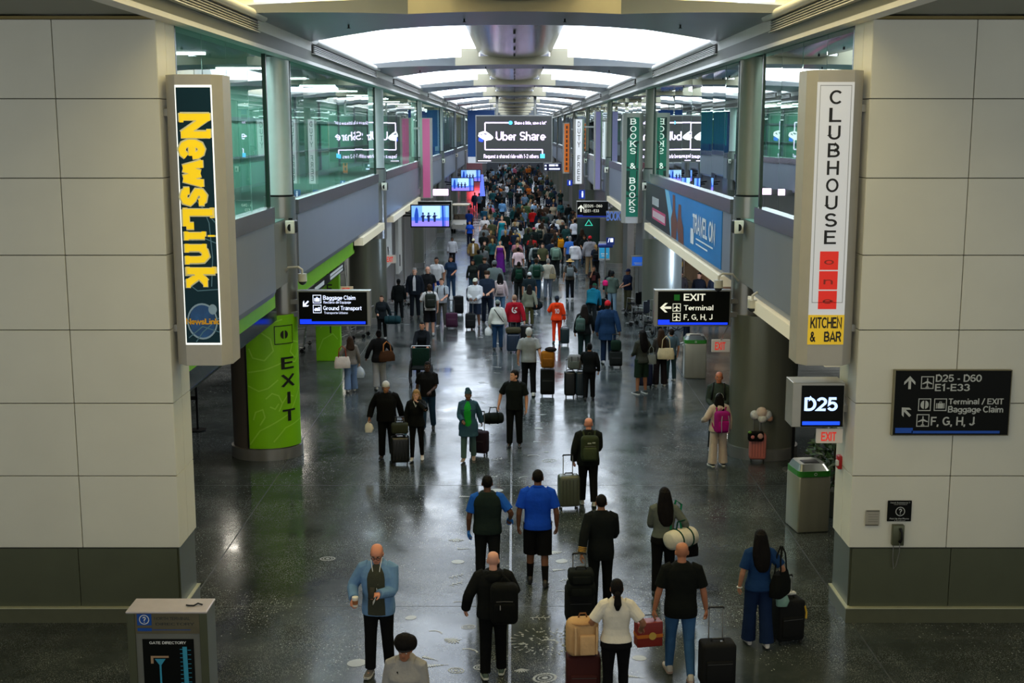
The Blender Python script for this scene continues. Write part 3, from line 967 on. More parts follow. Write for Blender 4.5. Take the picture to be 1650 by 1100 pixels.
# coloured panels in the upper gallery on the left
for (ya, yb, col, lab) in ((72, 81, (20, 120, 128), 'teal panel in the left gallery windows'), (86, 96, (30, 128, 112), 'green panel in the left gallery windows'), (104, 116, (186, 160, 40), 'yellow panel in the left gallery windows')):
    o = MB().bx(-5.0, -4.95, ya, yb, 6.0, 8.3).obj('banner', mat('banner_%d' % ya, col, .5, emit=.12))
    tag(o, lab, 'banner')
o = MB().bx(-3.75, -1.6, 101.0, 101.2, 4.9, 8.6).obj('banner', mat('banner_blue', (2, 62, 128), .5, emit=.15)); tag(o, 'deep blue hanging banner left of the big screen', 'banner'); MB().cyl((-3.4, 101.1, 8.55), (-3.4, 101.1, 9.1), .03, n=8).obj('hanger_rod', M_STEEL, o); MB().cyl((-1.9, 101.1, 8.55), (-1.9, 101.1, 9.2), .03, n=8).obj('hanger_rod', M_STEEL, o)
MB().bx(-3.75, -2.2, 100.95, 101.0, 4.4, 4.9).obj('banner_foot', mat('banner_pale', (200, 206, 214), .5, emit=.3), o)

# ------------------------------------------------------------ the big LED screen
YS = 80.0
tl, br = at_depth(766, 185.5, YS), at_depth(890, 262, YS)
t = thing('hanging_screen', 'large black LED advertising screen hung over the middle of the concourse', 'screen', (0, 0, 0))
xl, xr, zt, zb_ = tl.x, br.x, tl.z, br.z
MB().bx(xl, xr, YS, YS + .35, zb_, zt).obj('screen_frame', mat('frame_grey', (150, 152, 150), .4, .4), t, bevel=.01)
pl = Plate((xl, YS, zt), (xr - xl, 0, 0), (0, 0, zb_ - zt), (0, -1, 0))
a = MB(); pl.rect(a, .012, .02, .988, .985, .01); a.obj('screen_face', mat('screen_dark', (46, 48, 48), .5, emit=.5), t)
a = MB()
U, V = xr - xl, zt - zb_
pl.text(a, 'Uber Share', .265, .345, .905, .53, .006, .02)
pl.text(a, 'Share a little, save a lot*', .505, .125, .92, .195, -.005, .02)
pl.text(a, 'Request a shared ride with 1-2 others', .105, .82, .82, .905, -.005, .02)
pl.rect(a, .03, .953, .2, .968, .02)
pl.stroke(a, [(.435, .16), (.125, .16)], .075, .02); pl.stroke(a, [(.125, .16), (.125, .4)], .075, .02)
pl.stroke(a, [(.125, .5), (.125, .725)], .075, .02); pl.stroke(a, [(.125, .725), (.87, .725)], .075, .02); pl.stroke(a, [(.87, .725), (.87, .82)], .075, .02)
a.obj('lettering', mat('lit_lilac', (236, 214, 255), .5, emit=1.6), t)
a = MB()   # the white car
pl.poly(a, [(.035, .44), (.045, .37), (.085, .345), (.13, .335), (.175, .38), (.22, .44), (.232, .48), (.2, .52), (.13, .535), (.06, .47)], .025)
a.obj('car_picture', mat('lit_white', (250, 248, 255), .5, emit=1.5), t)
a = MB(); pl.poly(a, [(.1, .385), (.125, .372), (.16, .40), (.13, .415)], .03); pl.poly(a, [(.06, .395), (.08, .385), (.095, .43), (.075, .42)], .03); a.obj('car_window_picture', mat('screen_grey', (110, 104, 130), .5, emit=.8), t)
a = MB(); pl.disc(a, .455, .16, .026, .04, .03); pl.rect(a, .842, .815, .90, .905, .03); a.obj('blue_marker', mat('lit_cyan', (70, 180, 255), .5, emit=1.5), t)
a = MB(); pl.poly(a, [(.045, .47), (.06, .48), (.10, .55), (.07, .56), (.04, .54)], .022); pl.poly(a, [(.06, .47), (.11, .49), (.09, .57)], .023); a.obj('blue_splash', mat('lit_blue', (40, 70, 235), .5, emit=1.2), t)
for x in (xl + U * .28, xl + U * .775):
    MB().tube([(x, YS + .2, zt - .3), (x, YS + .2, 8.6), (x, YS + 1.5, 9.22)], .09, 12).obj('hanger_pole', M_STEEL, t, smooth=True)

# ------------------------------------------------------------ wayfinding signs
def box_sign(name, label, px, Y, depth=.22, frame=M_STEEL, edge='both', hang=None):
    """px = x0, y0, x1, y1 of the front in the photograph"""
    a, b = at_depth(px[0], px[1], Y), at_depth(px[2], px[3], Y)
    t = thing(name, label, 'sign', (0, 0, 0))
    MB().bx(a.x, b.x, Y, Y + depth, b.z, a.z).obj('sign_case', frame, t, bevel=.008)
    pl = Plate((a.x, Y, a.z), (b.x - a.x, 0, 0), (0, 0, b.z - a.z), (0, -1, 0))
    return t, pl, a, b
M_SIGNFRAME = mat('sign_frame_metal', (172, 170, 162), 0.35, 0.6)
# left: baggage claim
t, pl, a, b = box_sign('direction_sign', 'black baggage claim and ground transport sign on the nearest left column', (478.5, 468, 597.5, 525.5), 26.2)
m = MB(); pl.rect(m, .02, .04, .955, .955, .01); m.obj('sign_face', M_BLK, t)
m = MB(); pl.text(m, 'Baggage Claim', .355, .135, .80, .255, .0, .014); pl.text(m, 'Reclamo de Equipaje', .36, .285, .735, .36, -.015, .014)
pl.text(m, 'Ground Transport', .355, .425, .88, .545, .0, .014); pl.text(m, 'Transporte Urbano', .365, .585, .69, .65, -.015, .014)
arrow(pl, m, .115, .37, .17, 'downleft'); bag_icon(pl, m, .272, .235, .18); bus_icon(pl, m, .272, .51, .18)
m.obj('lettering', M_TXTLIT, t)
m = MB(); pl.rect(m, .03, .86, .93, .935, .014); pl.rect(m, .03, .80, .19, .86, .014); m.obj('blue_strip', M_BLUELIT, t)
MB().bx(a.x - .3, a.x + .05, 26.25, 26.35, a.z - .3, a.z - .2).obj('bracket', M_STEEL, t)
MB().bx(a.x - .3, a.x + .05, 26.25, 26.35, b.z + .2, b.z + .3).obj('bracket', M_STEEL, t)
# right: exit / terminal
t, pl, a, b = box_sign('direction_sign', 'black exit and terminal sign with a left arrow on the nearest right column', (1055, 467, 1177, 526), 26.2)
m = MB(); pl.rect(m, .045, .04, .98, .955, .01); m.obj('sign_face', M_BLK, t)
m = MB(); pl.text(m, 'EXIT', .38, .1, .66, .29, .01, .014); pl.text(m, 'Terminal', .385, .41, .77, .55, .0, .014); pl.text(m, 'F, G, H, J', .385, .66, .76, .81, .0, .014)
arrow(pl, m, .145, .48, .24, 'left'); plane_icon(pl, m, .29, .475, .17); plane_icon(pl, m, .29, .735, .17)
U, V = pl.u.length, pl.v.length
pl.frame(m, .29 - .085 / U, .2 - .085 / V, .29 + .085 / U, .2 + .085 / V, .014 / U, .014 / V)
m.obj('lettering', mat('warm_lettering', (226, 226, 210), .5, emit=.55), t)
m = MB(); pl.rect(m, .29 - .06 / U, .2 - .06 / V, .29 + .06 / U, .2 + .065 / V, .014); m.obj('green_symbol', mat('green_print', (14, 90, 24), .5, emit=.3), t)
m = MB(); pl.rect(m, .05, .885, .96, .945, .014); pl.rect(m, .05, .81, .2, .885, .014); m.obj('blue_strip', M_BLUELIT, t)
MB().bx(b.x - .05, b.x + .35, 26.25, 26.35, a.z - .3, a.z - .2).obj('bracket', M_STEEL, t)
MB().bx(b.x - .05, b.x + .35, 26.25, 26.35, b.z + .2, b.z + .3).obj('bracket', M_STEEL, t)
# third column right
t, pl, a, b = box_sign('direction_sign', 'black gate sign with an upward arrow over the crowd on the right', (929, 324, 980.5, 351.5), 63.6)
m = MB(); pl.rect(m, .02, .03, .985, .96, .01); m.obj('sign_face', M_BLK, t)
m = MB(); pl.text(m, 'D25 - D60', .35, .20, .80, .36, -.012, .02); pl.text(m, 'E1 - E33', .35, .48, .70, .64, -.012, .02); arrow(pl, m, .14, .42, .36, 'up'); plane_icon(pl, m, .275, .28, .17); plane_icon(pl, m, .275, .56, .17)
m.obj('lettering', mat('warm_lettering', (226, 226, 210), .5, emit=.55), t)
m = MB(); pl.rect(m, .03, .86, .97, .94, .02); pl.rect(m, .03, .80, .2, .86, .02); m.obj('blue_strip', mat('dim_blue_strip', (20, 40, 130), .5, emit=.4), t)
MB().bx(b.x - .05, 4.9, 63.7, 63.8, a.z - .4, a.z - .3).obj('bracket', M_STEEL, t)
# far right
t, pl, a, b = box_sign('direction_sign', 'small distant blue lettered sign beside the lower right corner of the big screen', (876, 263, 905, 275.5), 110.0)
m = MB(); pl.rect(m, .03, .05, .97, .95, .02); m.obj('sign_face', mat('navy_face', (10, 16, 60), .4, emit=.2), t)
m = MB(); pl.rect(m, .3, .14, .62, .38, .04); pl.rect(m, .66, .14, .8, .38, .04); pl.rect(m, .3, .62, .9, .82, .04); pl.rect(m, .06, .2, .16, .4, .04); pl.rect(m, .06, .6, .16, .85, .04); m.obj('lettering', M_TXTLIT, t)
MB().bx(b.x - .05, 4.9, 110.1, 110.2, a.z - .4, a.z - .3).obj('bracket', M_STEEL, t)
# D25 gate sign on the right pier
t, pl, a, b = box_sign('gate_sign', 'box sign reading D25 projecting from the right pier', (1278, 616.5, 1359, 688), 17.3, .45, M_SIGNFRAME)
m = MB(); pl.rect(m, .17, .06, .98, .985, .01); m.obj('sign_face', M_BLK, t)
m = MB(); pl.text(m, 'D25', .235, .325, .86, .625, .025, .014); m.obj('lettering', mat('lit_pale_blue', (170, 196, 255), .5, emit=1.2), t)
m = MB(); pl.rect(m, .20, .865, .92, .945, .014); m.obj('blue_strip', mat('lit_bright_blue', (20, 70, 240), .5, emit=1.0), t)
MB().bx(b.x - .02, 4.9, 17.4, 17.6, b.z + .2, b.z + .3).obj('bracket', M_STEEL, t)
# EXIT plate below it and one further back
def exit_plate(label, px, Y, arm, col=(198, 190, 176)):
    t, pl, a, b = box_sign('exit_sign', label, px, Y, .05, mat('exit_plate_white', col, .4, emit=.12))
    MB().tube([((a.x + b.x) / 2, Y + .04, a.z - .02), arm], .02, 8).obj('hanger', M_STEEL, t)
    m = MB(); pl.text(m, 'EXIT', .18, .2, .74, .82, .02, .01); m.obj('lettering', mat('red_letter', (212, 52, 40), .5, emit=.4), t)
    return t
exit_plate('pale exit sign with red letters hanging under the D25 box', (1316, 691, 1357.5, 714), 17.4, (4.5, 17.5, 3.0))
exit_plate('pale exit sign with red letters beside the nearest right column', (1147, 547, 1176, 567), 29.0, (4.95, 27.0, 3.3))
exit_plate('small pale exit sign above the baggage claim sign', (548, 461.5, 569, 473), 37.0, (-5.2, 37.3, 3.85), (210, 190, 150))
exit_plate('small pale exit sign on the white door panels at left', (620, 411, 638, 424), 48.3, (-5.0, 49.3, 2.4))
# digital sign behind the left pier
t = thing('gate_sign', 'black digital sign with a blue line showing below the left blade sign', 'sign', (0, 0, 0))
p0, p1 = at_x(296, 570, -5.6), at_x(368, 556, -5.6)
MB().bx(-5.75, -5.6, p0.y, p1.y + 1, 2.55, 3.6).obj('sign_case', M_BLACK, t)
MB().cyl((-5.68, p0.y + .4, 3.55), (-5.68, p0.y + .4, 3.84), .03, n=8).obj('hanger_rod', M_BLACK, t)
pl = Plate((-5.6, p0.y, 3.6), (0, p1.y + 1 - p0.y, 0), (0, 0, -1.05), (1, 0, 0))
m = MB(); pl.rect(m, .02, .9, .98, .95, .01); pl.rect(m, .3, .8, .5, .9, .01); m.obj('blue_strip', M_BLUELIT, t)
m = MB(); arrow(pl, m, .42, .6, .25, 'downleft'); pl.text(m, 'D25', .1, .5, .25, .7, .02, .01); m.obj('lettering', M_TXTLIT, t)
# big wall sign on the right pier
t, pl, a, b = box_sign('direction_sign', 'large black wall sign with gate and baggage arrows on the right cream pier', (1441.5, 596, 1625, 702), 16.93, .07, mat('sign_edge', (132, 126, 100), .4, .5))
m = MB(); pl.rect(m, .012, .008, .99, .985, .004); m.obj('sign_face', M_BLK, t)
m = MB()
L_ = lambda s_, x0, y0, x1, y1, bo=.012: pl.text(m, s_, (x0 - 75) / 1470, (y0 - 125) / 835, (x1 - 75) / 1470, (y1 - 125) / 835, bo, .008)
L_('D25 - D60', 592, 180, 1160, 272); L_('E1-E33', 588, 298, 1020, 388); L_('Terminal / EXIT', 768, 482, 1450, 556); L_('Baggage Claim', 765, 578, 1455, 660); L_('F, G, H, J', 560, 715, 1105, 825)
q = lambda x, y: ((x - 75) / 1470, (y - 125) / 835)
arrow(pl, m, *q(268, 280), .185, 'up'); arrow(pl, m, *q(240, 650), .175, 'upleft')
plane_icon(pl, m, *q(487, 280), .178); door_icon(pl, m, *q(467, 560), .178); bag_icon(pl, m, *q(664, 560), .178); plane_icon(pl, m, *q(456, 760), .178)
m.obj('lettering', mat('pale_grey_vinyl', (188, 192, 190), .5), t)
m = MB(); pl.rect(m, .03, .875, .18, .955, .008); pl.rect(m, .17, .92, .92, .96, .008); m.obj('blue_strip', M_BLUE, t)

# wall phone, help plate and notice on the right pier
t, pl, a, b = box_sign('help_sign', 'small black square question mark sign above the wall phone', (1431, 806.5, 1468, 840), 16.97, .02, M_BLK)
m = MB(); pl.text(m, 'Need Assistance ?', .1, .06, .92, .12, .01, .004); pl.text(m, 'Need assistance', .25, .155, .8, .19, .0, .004); pl.text(m, 'Pick Up the Phone', .1, .82, .9, .89, .01, .004); pl.text(m, 'Levante', .3, .93, .75, .965, 0, .004)
question_icon(pl, m, .515, .5, .135); m.obj('lettering', mat('pale_grey_vinyl', (188, 192, 190), .5), t)
a, b = at_depth(1440, 847, 16.9), at_depth(1457, 880, 16.9)
t = thing('wall_phone', 'metal wall phone with a black handset on the right pier', 'telephone', ((a.x + b.x) / 2, 17.0, b.z))
w, h = b.x - a.x, a.z - b.z
MB().rbox((0, -.04, h / 2), (w, .08, h), .01).obj('phone_body', M_WAIN, t, smooth=True)
MB().tube([(.02, -.09, h * .85), (.035, -.12, h * .7), (.035, -.12, h * .35), (.02, -.09, h * .2)], [.022, .016, .016, .026], 10).obj('handset', M_BLACK, t, smooth=True)
MB().tube([(.02, -.09, h * .18), (.03, -.06, -.1), (.0, -.03, -.32), (-.03, -.03, -.36), (-.05, -.03, -.2), (-.05, -.03, 0)], .007, 6).obj('phone_cord', M_STEEL, t, smooth=True)
t, pl, a, b = box_sign('notice', 'small grey framed notice left of the help sign', (1395, 822, 1416.5, 847), 16.975, .012, mat('notice_plate', (162, 158, 146), .4))
m = MB(); pl.rect(m, .06, .0, .98, .08, .004); pl.rect(m, .0, .9, .92, .99, .004); m.obj('notice_rail', M_JOINT, t)
m = MB()
for i in range(4):
    pl.rect(m, .2, .25 + i * .15, .9, .28 + i * .15, .004)
m.obj('print_line', mat('grey_print', (120, 118, 110), .5), t)
o = MB().rbox((4.755, 17.62, 2.22), (.07, .14, .2), .02).obj('fire_alarm', mat('alarm_red', (176, 22, 24), .4), smooth=True); tag(o, 'red fire alarm call box on the inner side of the right pier', 'fire alarm')
MB().rbox((4.71, 17.57, 2.22), (.04, .07, .08), .01).obj('alarm_button', M_WHITE, o)

# ------------------------------------------------------------ televisions
def television(label, px, Y):
    a, b = at_depth(px[0], px[1], Y), at_depth(px[2], px[3], Y)
    t = thing('television', label, 'television', (0, 0, 0))
    MB().bx(a.x, b.x, Y, Y + .1, b.z, a.z).obj('bezel', M_BLACK, t, bevel=.01)
    pl = Plate((a.x, Y, a.z), (b.x - a.x, 0, 0), (0, 0, b.z - a.z), (0, -1, 0))
    def S(name, col, e, polys, d):
        m = MB()
        for p in polys:
            pl.poly(m, p, d)
        m.obj(name, mat('tv_' + name, col, .5, emit=e), t)
    f = [(.03, .05), (.97, .05), (.97, .94), (.03, .94)]
    S('screen', (124, 176, 250), .62, [f], .01)
    S('sea', (84, 124, 235), .62, [[(.03, .55), (.97, .55), (.97, .72), (.03, .72)]], .02)
    S('sand', (150, 132, 240), .62, [[(.03, .70), (.97, .70), (.97, .94), (.03, .94)]], .03)
    S('bright_sky', (180, 220, 255), .7, [[(.3, .05), (.75, .05), (.75, .6), (.3, .6)]], .021)
    S('board_picture', (24, 70, 180), .5, [[(.12, .8), (.1, .5), (.13, .2), (.16, .1), (.19, .2), (.21, .5), (.19, .8)], [(.79, .05), (.84, .05), (.85, .94), (.80, .94)], [(.86, .05), (.875, .05), (.88, .94), (.86, .94)]], .04)
    figs = []
    for x in (.32, .46, .61):
        figs += [[(x - .035, .45), (x + .035, .45), (x + .025, .75), (x - .025, .75)], [(x - .02, .34), (x + .02, .34), (x + .02, .44), (x - .02, .44)], [(x - .06, .5), (x + .07, .47), (x + .07, .5), (x - .05, .56)]]
    S('figure_picture', (26, 36, 88), .4, figs, .045)
    MB().cyl(((a.x + b.x) / 2, Y + .15, (a.z + b.z) / 2), ((a.x + b.x) / 2 - 1.2, Y + .3, (a.z + b.z) / 2), .04).tube([((a.x + b.x) / 2, Y + .1, (a.z + b.z) / 2), (-5.2, Y + .3, (a.z + b.z) / 2 + .2)], .04).obj('wall_arm', M_BLACK, t)
    return t
television('nearest wall television showing a blue beach picture, over the left storefronts', (661, 329.5, 725.5, 366.5), 53.0)
television('second wall television showing the blue beach picture, further along the left', (726.5, 286, 764, 308.5), 92.0)
television('furthest wall television partly hidden behind another, along the left', (742, 273, 775, 293), 104.0)
t, pl, a, b = box_sign('direction_sign', 'black sign board half hidden behind the nearest television', (673, 324, 729, 356), 56.0, .15, M_SIGNFRAME)
m = MB(); pl.rect(m, .01, .03, .97, .97, .01); m.obj('sign_face', M_BLK, t)
MB().tube([(a.x + .1, 56.1, (a.z + b.z) / 2), (-5.2, 56.2, (a.z + b.z) / 2)], .04).obj('wall_arm', M_STEEL, t)
# ------------------------------------------------------------ people
JOBS = []            # (object, voxel, smooth steps): fused into one surface at the end
def fuse(o, voxel, steps=3):
    JOBS.append((o, voxel, steps))
def run_jobs():
    for o, vx, st in JOBS:
        r = o.modifiers.new('remesh', 'REMESH')
        r.mode = 'VOXEL'
        r.voxel_size = vx
        r.use_smooth_shade = True
        s = o.modifiers.new('smooth', 'SMOOTH')
        s.factor = .5
        s.iterations = st
    dg = C.evaluated_depsgraph_get()
    dg.update()
    for o, vx, st in JOBS:
        me = bpy.data.meshes.new_from_object(o.evaluated_get(dg))
        old = o.data
        mats = [m for m in old.materials]
        o.modifiers.clear()
        me.name = old.name
        me.materials.clear()
        for m in mats:
            me.materials.append(m)
        old.user_remap(me)
def cloth(col, rough=.9, b=.35):
    return mat('cloth_%d_%d_%d' % tuple(col), col, rough, 0, b, 26.0, .10, 9.0, spec=.1)
def skin(col):
    return mat('skin_%d_%d_%d' % tuple(col), col, .55, 0, .04, 60, .05, 12.0, spec=.35)
SK = {'p': (214, 160, 132), 't': (188, 132, 100), 'm': (160, 108, 78), 'b': (104, 68, 48), 'd': (72, 48, 36)}
HAIR = {'black': (16, 13, 12), 'brown': (52, 36, 24), 'blond': (150, 116, 72), 'grey': (132, 130, 126), 'dark': (28, 22, 18), 'white': (190, 188, 182)}

def el(c, rx, ry, n=20, e=2.5, R_=None):
    out = []
    for i in range(n):
        a = 2 * pi * i / n
        ca, sa = cos(a), sin(a)
        v = Vector((math.copysign(abs(ca) ** (2 / e), ca) * rx, math.copysign(abs(sa) ** (2 / e), sa) * ry, 0))
        if R_ is not None:
            v = R_ @ v
        out.append(Vector(c) + v)
    return out
ARM = {'hang': (.262, .03, .87), 'fwd': (.25, .20, .93), 'back': (.27, -.20, .90), 'phone': (.06, .30, 1.16), 'chest': (.03, .25, 1.14), 'waist': (.10, .27, 1.03),
       'pull': (.30, -.22, .86), 'carry': (.30, .02, .85), 'push': (.2, .44, 1.04), 'face': (.06, .17, 1.44), 'strap': (.15, .18, 1.27), 'cup': (.26, .22, 1.06),
       'wide': (.34, .05, .92), 'side': (.32, .12, 1.02), 'shoulder': (.17, .12, 1.36), 'head': (.14, .06, 1.62), 'reach': (.30, .36, .98)}
MALE = [(.78, .168, .118, -.006), (.86, .174, .126, -.012), (.93, .170, .124, -.012), (1.02, .160, .112, -.002), (1.10, .160, .110, .004), (1.20, .172, .118, .004), (1.30, .184, .120, 0), (1.36, .182, .108, -.008), (1.41, .150, .094, -.014), (1.452, .098, .074, -.015), (1.485, .062, .06, -.012)]
FEM = [(.78, .172, .122, -.01), (.86, .182, .130, -.016), (.93, .174, .126, -.014), (1.02, .144, .104, 0), (1.10, .134, .098, .002), (1.20, .150, .118, .014), (1.28, .156, .124, .014), (1.35, .154, .098, -.004), (1.405, .126, .084, -.012), (1.45, .085, .068, -.014), (1.485, .055, .055, -.012)]

def interp(prof, z):
    if z <= prof[0][0]:
        return prof[0][1:]
    for a, b in zip(prof[:-1], prof[1:]):
        if a[0] <= z <= b[0]:
            t = (z - a[0]) / (b[0] - a[0])
            return tuple(a[i] + (b[i] - a[i]) * t for i in (1, 2, 3))
    return prof[-1][1:]

class Fig:
    def __init__(f, loc, heading, H=1.75, fem=False, build=1.0, stride=0.0, arms=('hang', 'hang'), lean=0.0, head=(0, 0), crouch=0.0):
        f.H, f.s, f.fem, f.build = H, H / 1.75, fem, build
        f.loc, f.hd = Vector(loc), radians(heading)
        f.lean = radians(lean)
        f.head = head
        f.prof = FEM if fem else MALE
        f.legs = {}
        low = 9
        for sd in (-1, 1):
            fw = stride * sd
            if fw > 0:
                tp, kb, fp = 20 * fw, 6 * fw + 2, -6 * fw
            elif fw < 0:
                tp, kb, fp = 15 * fw, -24 * fw, -30 * fw
            else:
                tp, kb, fp = 1, 2, 0
            sp = radians(3.0 if stride == 0 else 1.2)
            hip = Vector((sd * .092, -.005, .92))
            def dirv(a):
                a = radians(a)
                return Vector((sd * sin(sp), sin(a), -cos(a))).normalized()
            kn = hip + dirv(tp) * .43
            an = kn + dirv(tp - kb) * .415
            f.legs[sd] = [hip, kn, an, tp - kb if fw < 0 else fp, fp]
            ft = radians(-fp)      # toe down is positive fp
            # lowest point under the ankle
            for q in (Vector((0, -.06, -.075)), Vector((0, .17, -.075))):
                a = radians(fp)
                z = an.z + q.z * cos(a) - q.y * sin(a)
                low = min(low, z)
        f.drop = -low
        for sd in (-1, 1):
            for i in range(3):
                f.legs[sd][i].z += f.drop
        f.up = Matrix.Translation((0, 0, f.drop)) @ (Matrix.Translation((0, 0, .95)) @ Matrix.Rotation(-f.lean, 4, 'X') @ Matrix.Translation((0, 0, -.95)))
        f.arms = {}
        shx = .155 if fem else .178
        for sd, a in zip((-1, 1), arms):
            S = f.up @ Vector((sd * shx * (1 + (build - 1) * .5), -.01, 1.385))
            if isinstance(a, str):
                t = Vector(ARM[a])
                t = Vector((t.x * sd * (1 + (build - 1) * .6), t.y, t.z + f.drop))
                if abs(lean) > 4 and t.z > 1.0:
                    t = f.up @ (t - Vector((0, 0, f.drop)))
            else:
                t = Vector(a)
            v = t - S
            d = min(v.length, .536)
            v.normalize()
            l1, l2 = .285, .255
            aa = (l1 * l1 - l2 * l2 + d * d) / (2 * d)
            hh = sqrt(max(l1 * l1 - aa * aa, 0))
            pole = Vector((sd * .55, -.75, -.35))
            pole = (pole - v * pole.dot(v)).normalized()
            E = S + v * aa + pole * hh
            T = S + v * d
            f.arms[sd] = (S, E, T)
        hy, hp = head
        f.hm = f.up @ Matrix.Translation((0, -.012, 1.49)) @ Matrix.Rotation(radians(hy), 4, 'Z') @ Matrix.Rotation(radians(-hp), 4, 'X') @ Matrix.Translation((0, 0.012, .002))
        f.root = None
    def w(f, p):
        """figure space (for a height of 1.75 m) to the world"""
        p = Vector(p) * f.s
        return f.loc + Matrix.Rotation(f.hd, 3, 'Z') @ p
    def hand(f, sd):
        S, E, T = f.arms[sd]
        return T + (T - E).normalized() * .085
    # ---- pieces
    def P(f, mb):
        s = f.s
        mb.v = [(x * s, y * s, z * s) for x, y, z in mb.v]
        return mb
    def torso(f, mb, z0, z1, ease=0.0, cut=None, flare=0.0, n=24):
        zs = [z0] + [p[0] for p in f.prof if z0 < p[0] < z1] + [z1]
        rings = []
        for z in zs:
            rx, ry, y0 = interp(f.prof, z)
            k = f.build if z < 1.36 else 1 + (f.build - 1) * .5
            belly = max(0, f.build - 1.02) * .35 * max(0, 1 - abs(z - 1.05) / .2)
            fl = flare * max(0, 1.0 - z)
            c = f.up @ Vector((0, y0 + belly * .2, z))
            rings.append([c + f.up.to_3x3() @ (q - Vector((0, 0, 0))) for q in el((0, 0, 0), rx * k + ease + fl, (ry * k + ease + belly * .3 + fl), n)])
        mb.loft(rings)
    def leg(f, mb, sd, r, z_end=None, ease=0.0, n=14, frac=1.0):
        hip, kn, an = f.legs[sd][:3]
        top = hip + Vector((0, 0, .02))
        pts = [top, hip.lerp(kn, .35), hip.lerp(kn, .75), kn, kn.lerp(an, .3), kn.lerp(an, .65), an - (an - kn).normalized() * -.02]
        rr = list(r)
        tot = (kn - hip).length + (an - kn).length
        if frac < 1:
            lens = [0, .35 * .43, .75 * .43, .43, .43 + .3 * .415, .43 + .65 * .415, .845]
            L = frac * .845
            P2, R2 = [], []
            for i in range(len(pts)):
                if lens[i] <= L:
                    P2.append(pts[i]); R2.append(rr[i])
                else:
                    t = (L - lens[i - 1]) / (lens[i] - lens[i - 1])
                    P2.append(pts[i - 1].lerp(pts[i], t)); R2.append(rr[i - 1] + (rr[i] - rr[i - 1]) * t)
                    break
            pts, rr = P2, R2
        mb.tube(pts, [q + ease for q in rr], n)
    def arm(f, mb, sd, r, ease=0.0, frac=1.0, n=12):
        S, E, T = f.arms[sd]
        b = 1 + (f.build - 1) * .5
        inn = S + Vector((-sd * .07, 0, .022))
        pts = [inn, S, S.lerp(E, .45), S.lerp(E, .9), E.lerp(T, .12), E.lerp(T, .5), T]
        rr = [q * b + ease for q in r]
        if frac < 1:
            lens = [-.07, 0, .45 * .285, .9 * .285, .285 + .12 * .255, .285 + .5 * .255, .54]
            L = frac * .54
            P2, R2 = [], []
            for i in range(len(pts)):
                if lens[i] <= L:
                    P2.append(pts[i]); R2.append(rr[i])
                else:
                    t = (L - lens[i - 1]) / (lens[i] - lens[i - 1])
                    P2.append(pts[i - 1].lerp(pts[i], t)); R2.append(rr[i - 1] + (rr[i] - rr[i - 1]) * t)
                    break
            pts, rr = P2, R2
        mb.tube(pts, rr, n)
    def hands(f, mb, sd, curl=35, k=1.0):
        S, E, T = f.arms[sd]
        d = (T - E).normalized()
        med = Vector((-sd, 0.15, 0))
        if abs(d.y) > .75:
            med = Vector((-sd * .4, 0, -1))
        nn = (med - d * med.dot(d)).normalized()
        w = d.cross(nn) * sd
        kf = .92 if f.fem else 1.0
        kf *= k
        rings = []
        for t, hw, ht in ((-.02, .026, .022), (.02, .033, .02), (.06, .041, .019), (.092, .040, .016)):
            c = T + d * t * kf
            rings.append([c + (w * cos(a) * hw + nn * sin(a) * ht) * kf for a in [2 * pi * i / 10 for i in range(10)]])
        mb.loft(rings)
        for i, (o, L) in enumerate(((-.03, .068), (-.010, .078), (.010, .074), (.029, .058))):
            p = T + (d * .085 - w * o * -1.0) * kf
            pts = [p]
            a = radians(curl * (.5 + .08 * i))
            for sg in range(3):
                dd = d * cos(a) + nn * sin(a)
                p = p + dd * L * kf * (.42, .32, .26)[sg]
                pts.append(p)
                a += radians(curl)
            mb.tube(pts, [.0105 * kf, .0098 * kf, .009 * kf, .0075 * kf], 7)
        p = T + (d * .02 - w * .03) * kf
        q = p + (d * .7 - w * .5 + nn * .45).normalized() * .045 * kf
        r_ = q + (d * .85 - w * .05 + nn * .5).normalized() * .035 * kf
        mb.tube([p, q, r_], [.014 * kf, .012 * kf, .009 * kf], 7)
    def headmesh(f, mb, n=22):
        Hh = [(0.0, .028, .088, .036), (.015, .043, .094, .012), (.035, .054, .096, -.02), (.055, .060, .096, -.05), (.08, .066, .094, -.075), (.105, .0705, .089, -.09), (.13, .0735, .093, -.098), (.155, .0755, .090, -.101), (.18, .073, .078, -.098), (.205, .061, .052, -.082), (.223, .040, .022, -.055), (.232, .016, -.008, -.028)]
        rings = []
        for z, w, yf, yb in Hh:
            c, ry = (yf + yb) / 2, (yf - yb) / 2
            rings.append([f.hm @ (Vector((0, c, z)) + q) for q in el((0, 0, 0), w, ry, n, 2.25)])
        mb.loft(rings)
        # nose, brow ridge, chin, ears
        nz = [(.118, .012, .090, .02), (.10, .013, .100, .02), (.085, .017, .112, .03), (.074, .016, .106, .03)]
        mb.loft([[f.hm @ Vector((0 + w * cos(a), y - dd / 2 + dd / 2 * sin(a), z)) for a in [2 * pi * i / 8 for i in range(8)]] for z, w, y, dd in nz])
        for sd in (-1, 1):
            b = MB().ball((0, 0, 0), (.012, .024, .034), 10, 7)
            mb.add([f.hm @ (Vector(v) + Vector((sd * .076, -.008, .10))) for v in b.v], b.f)
        mb.tube([f.up @ Vector((0, -.02, 1.40)), f.up @ Vector((0, -.014, 1.47)), f.hm @ Vector((0, -.012, .02)), f.hm @ Vector((0, -.01, .07))], [.07, .056, .054, .05] if not f.fem else [.06, .047, .046, .045], 14)
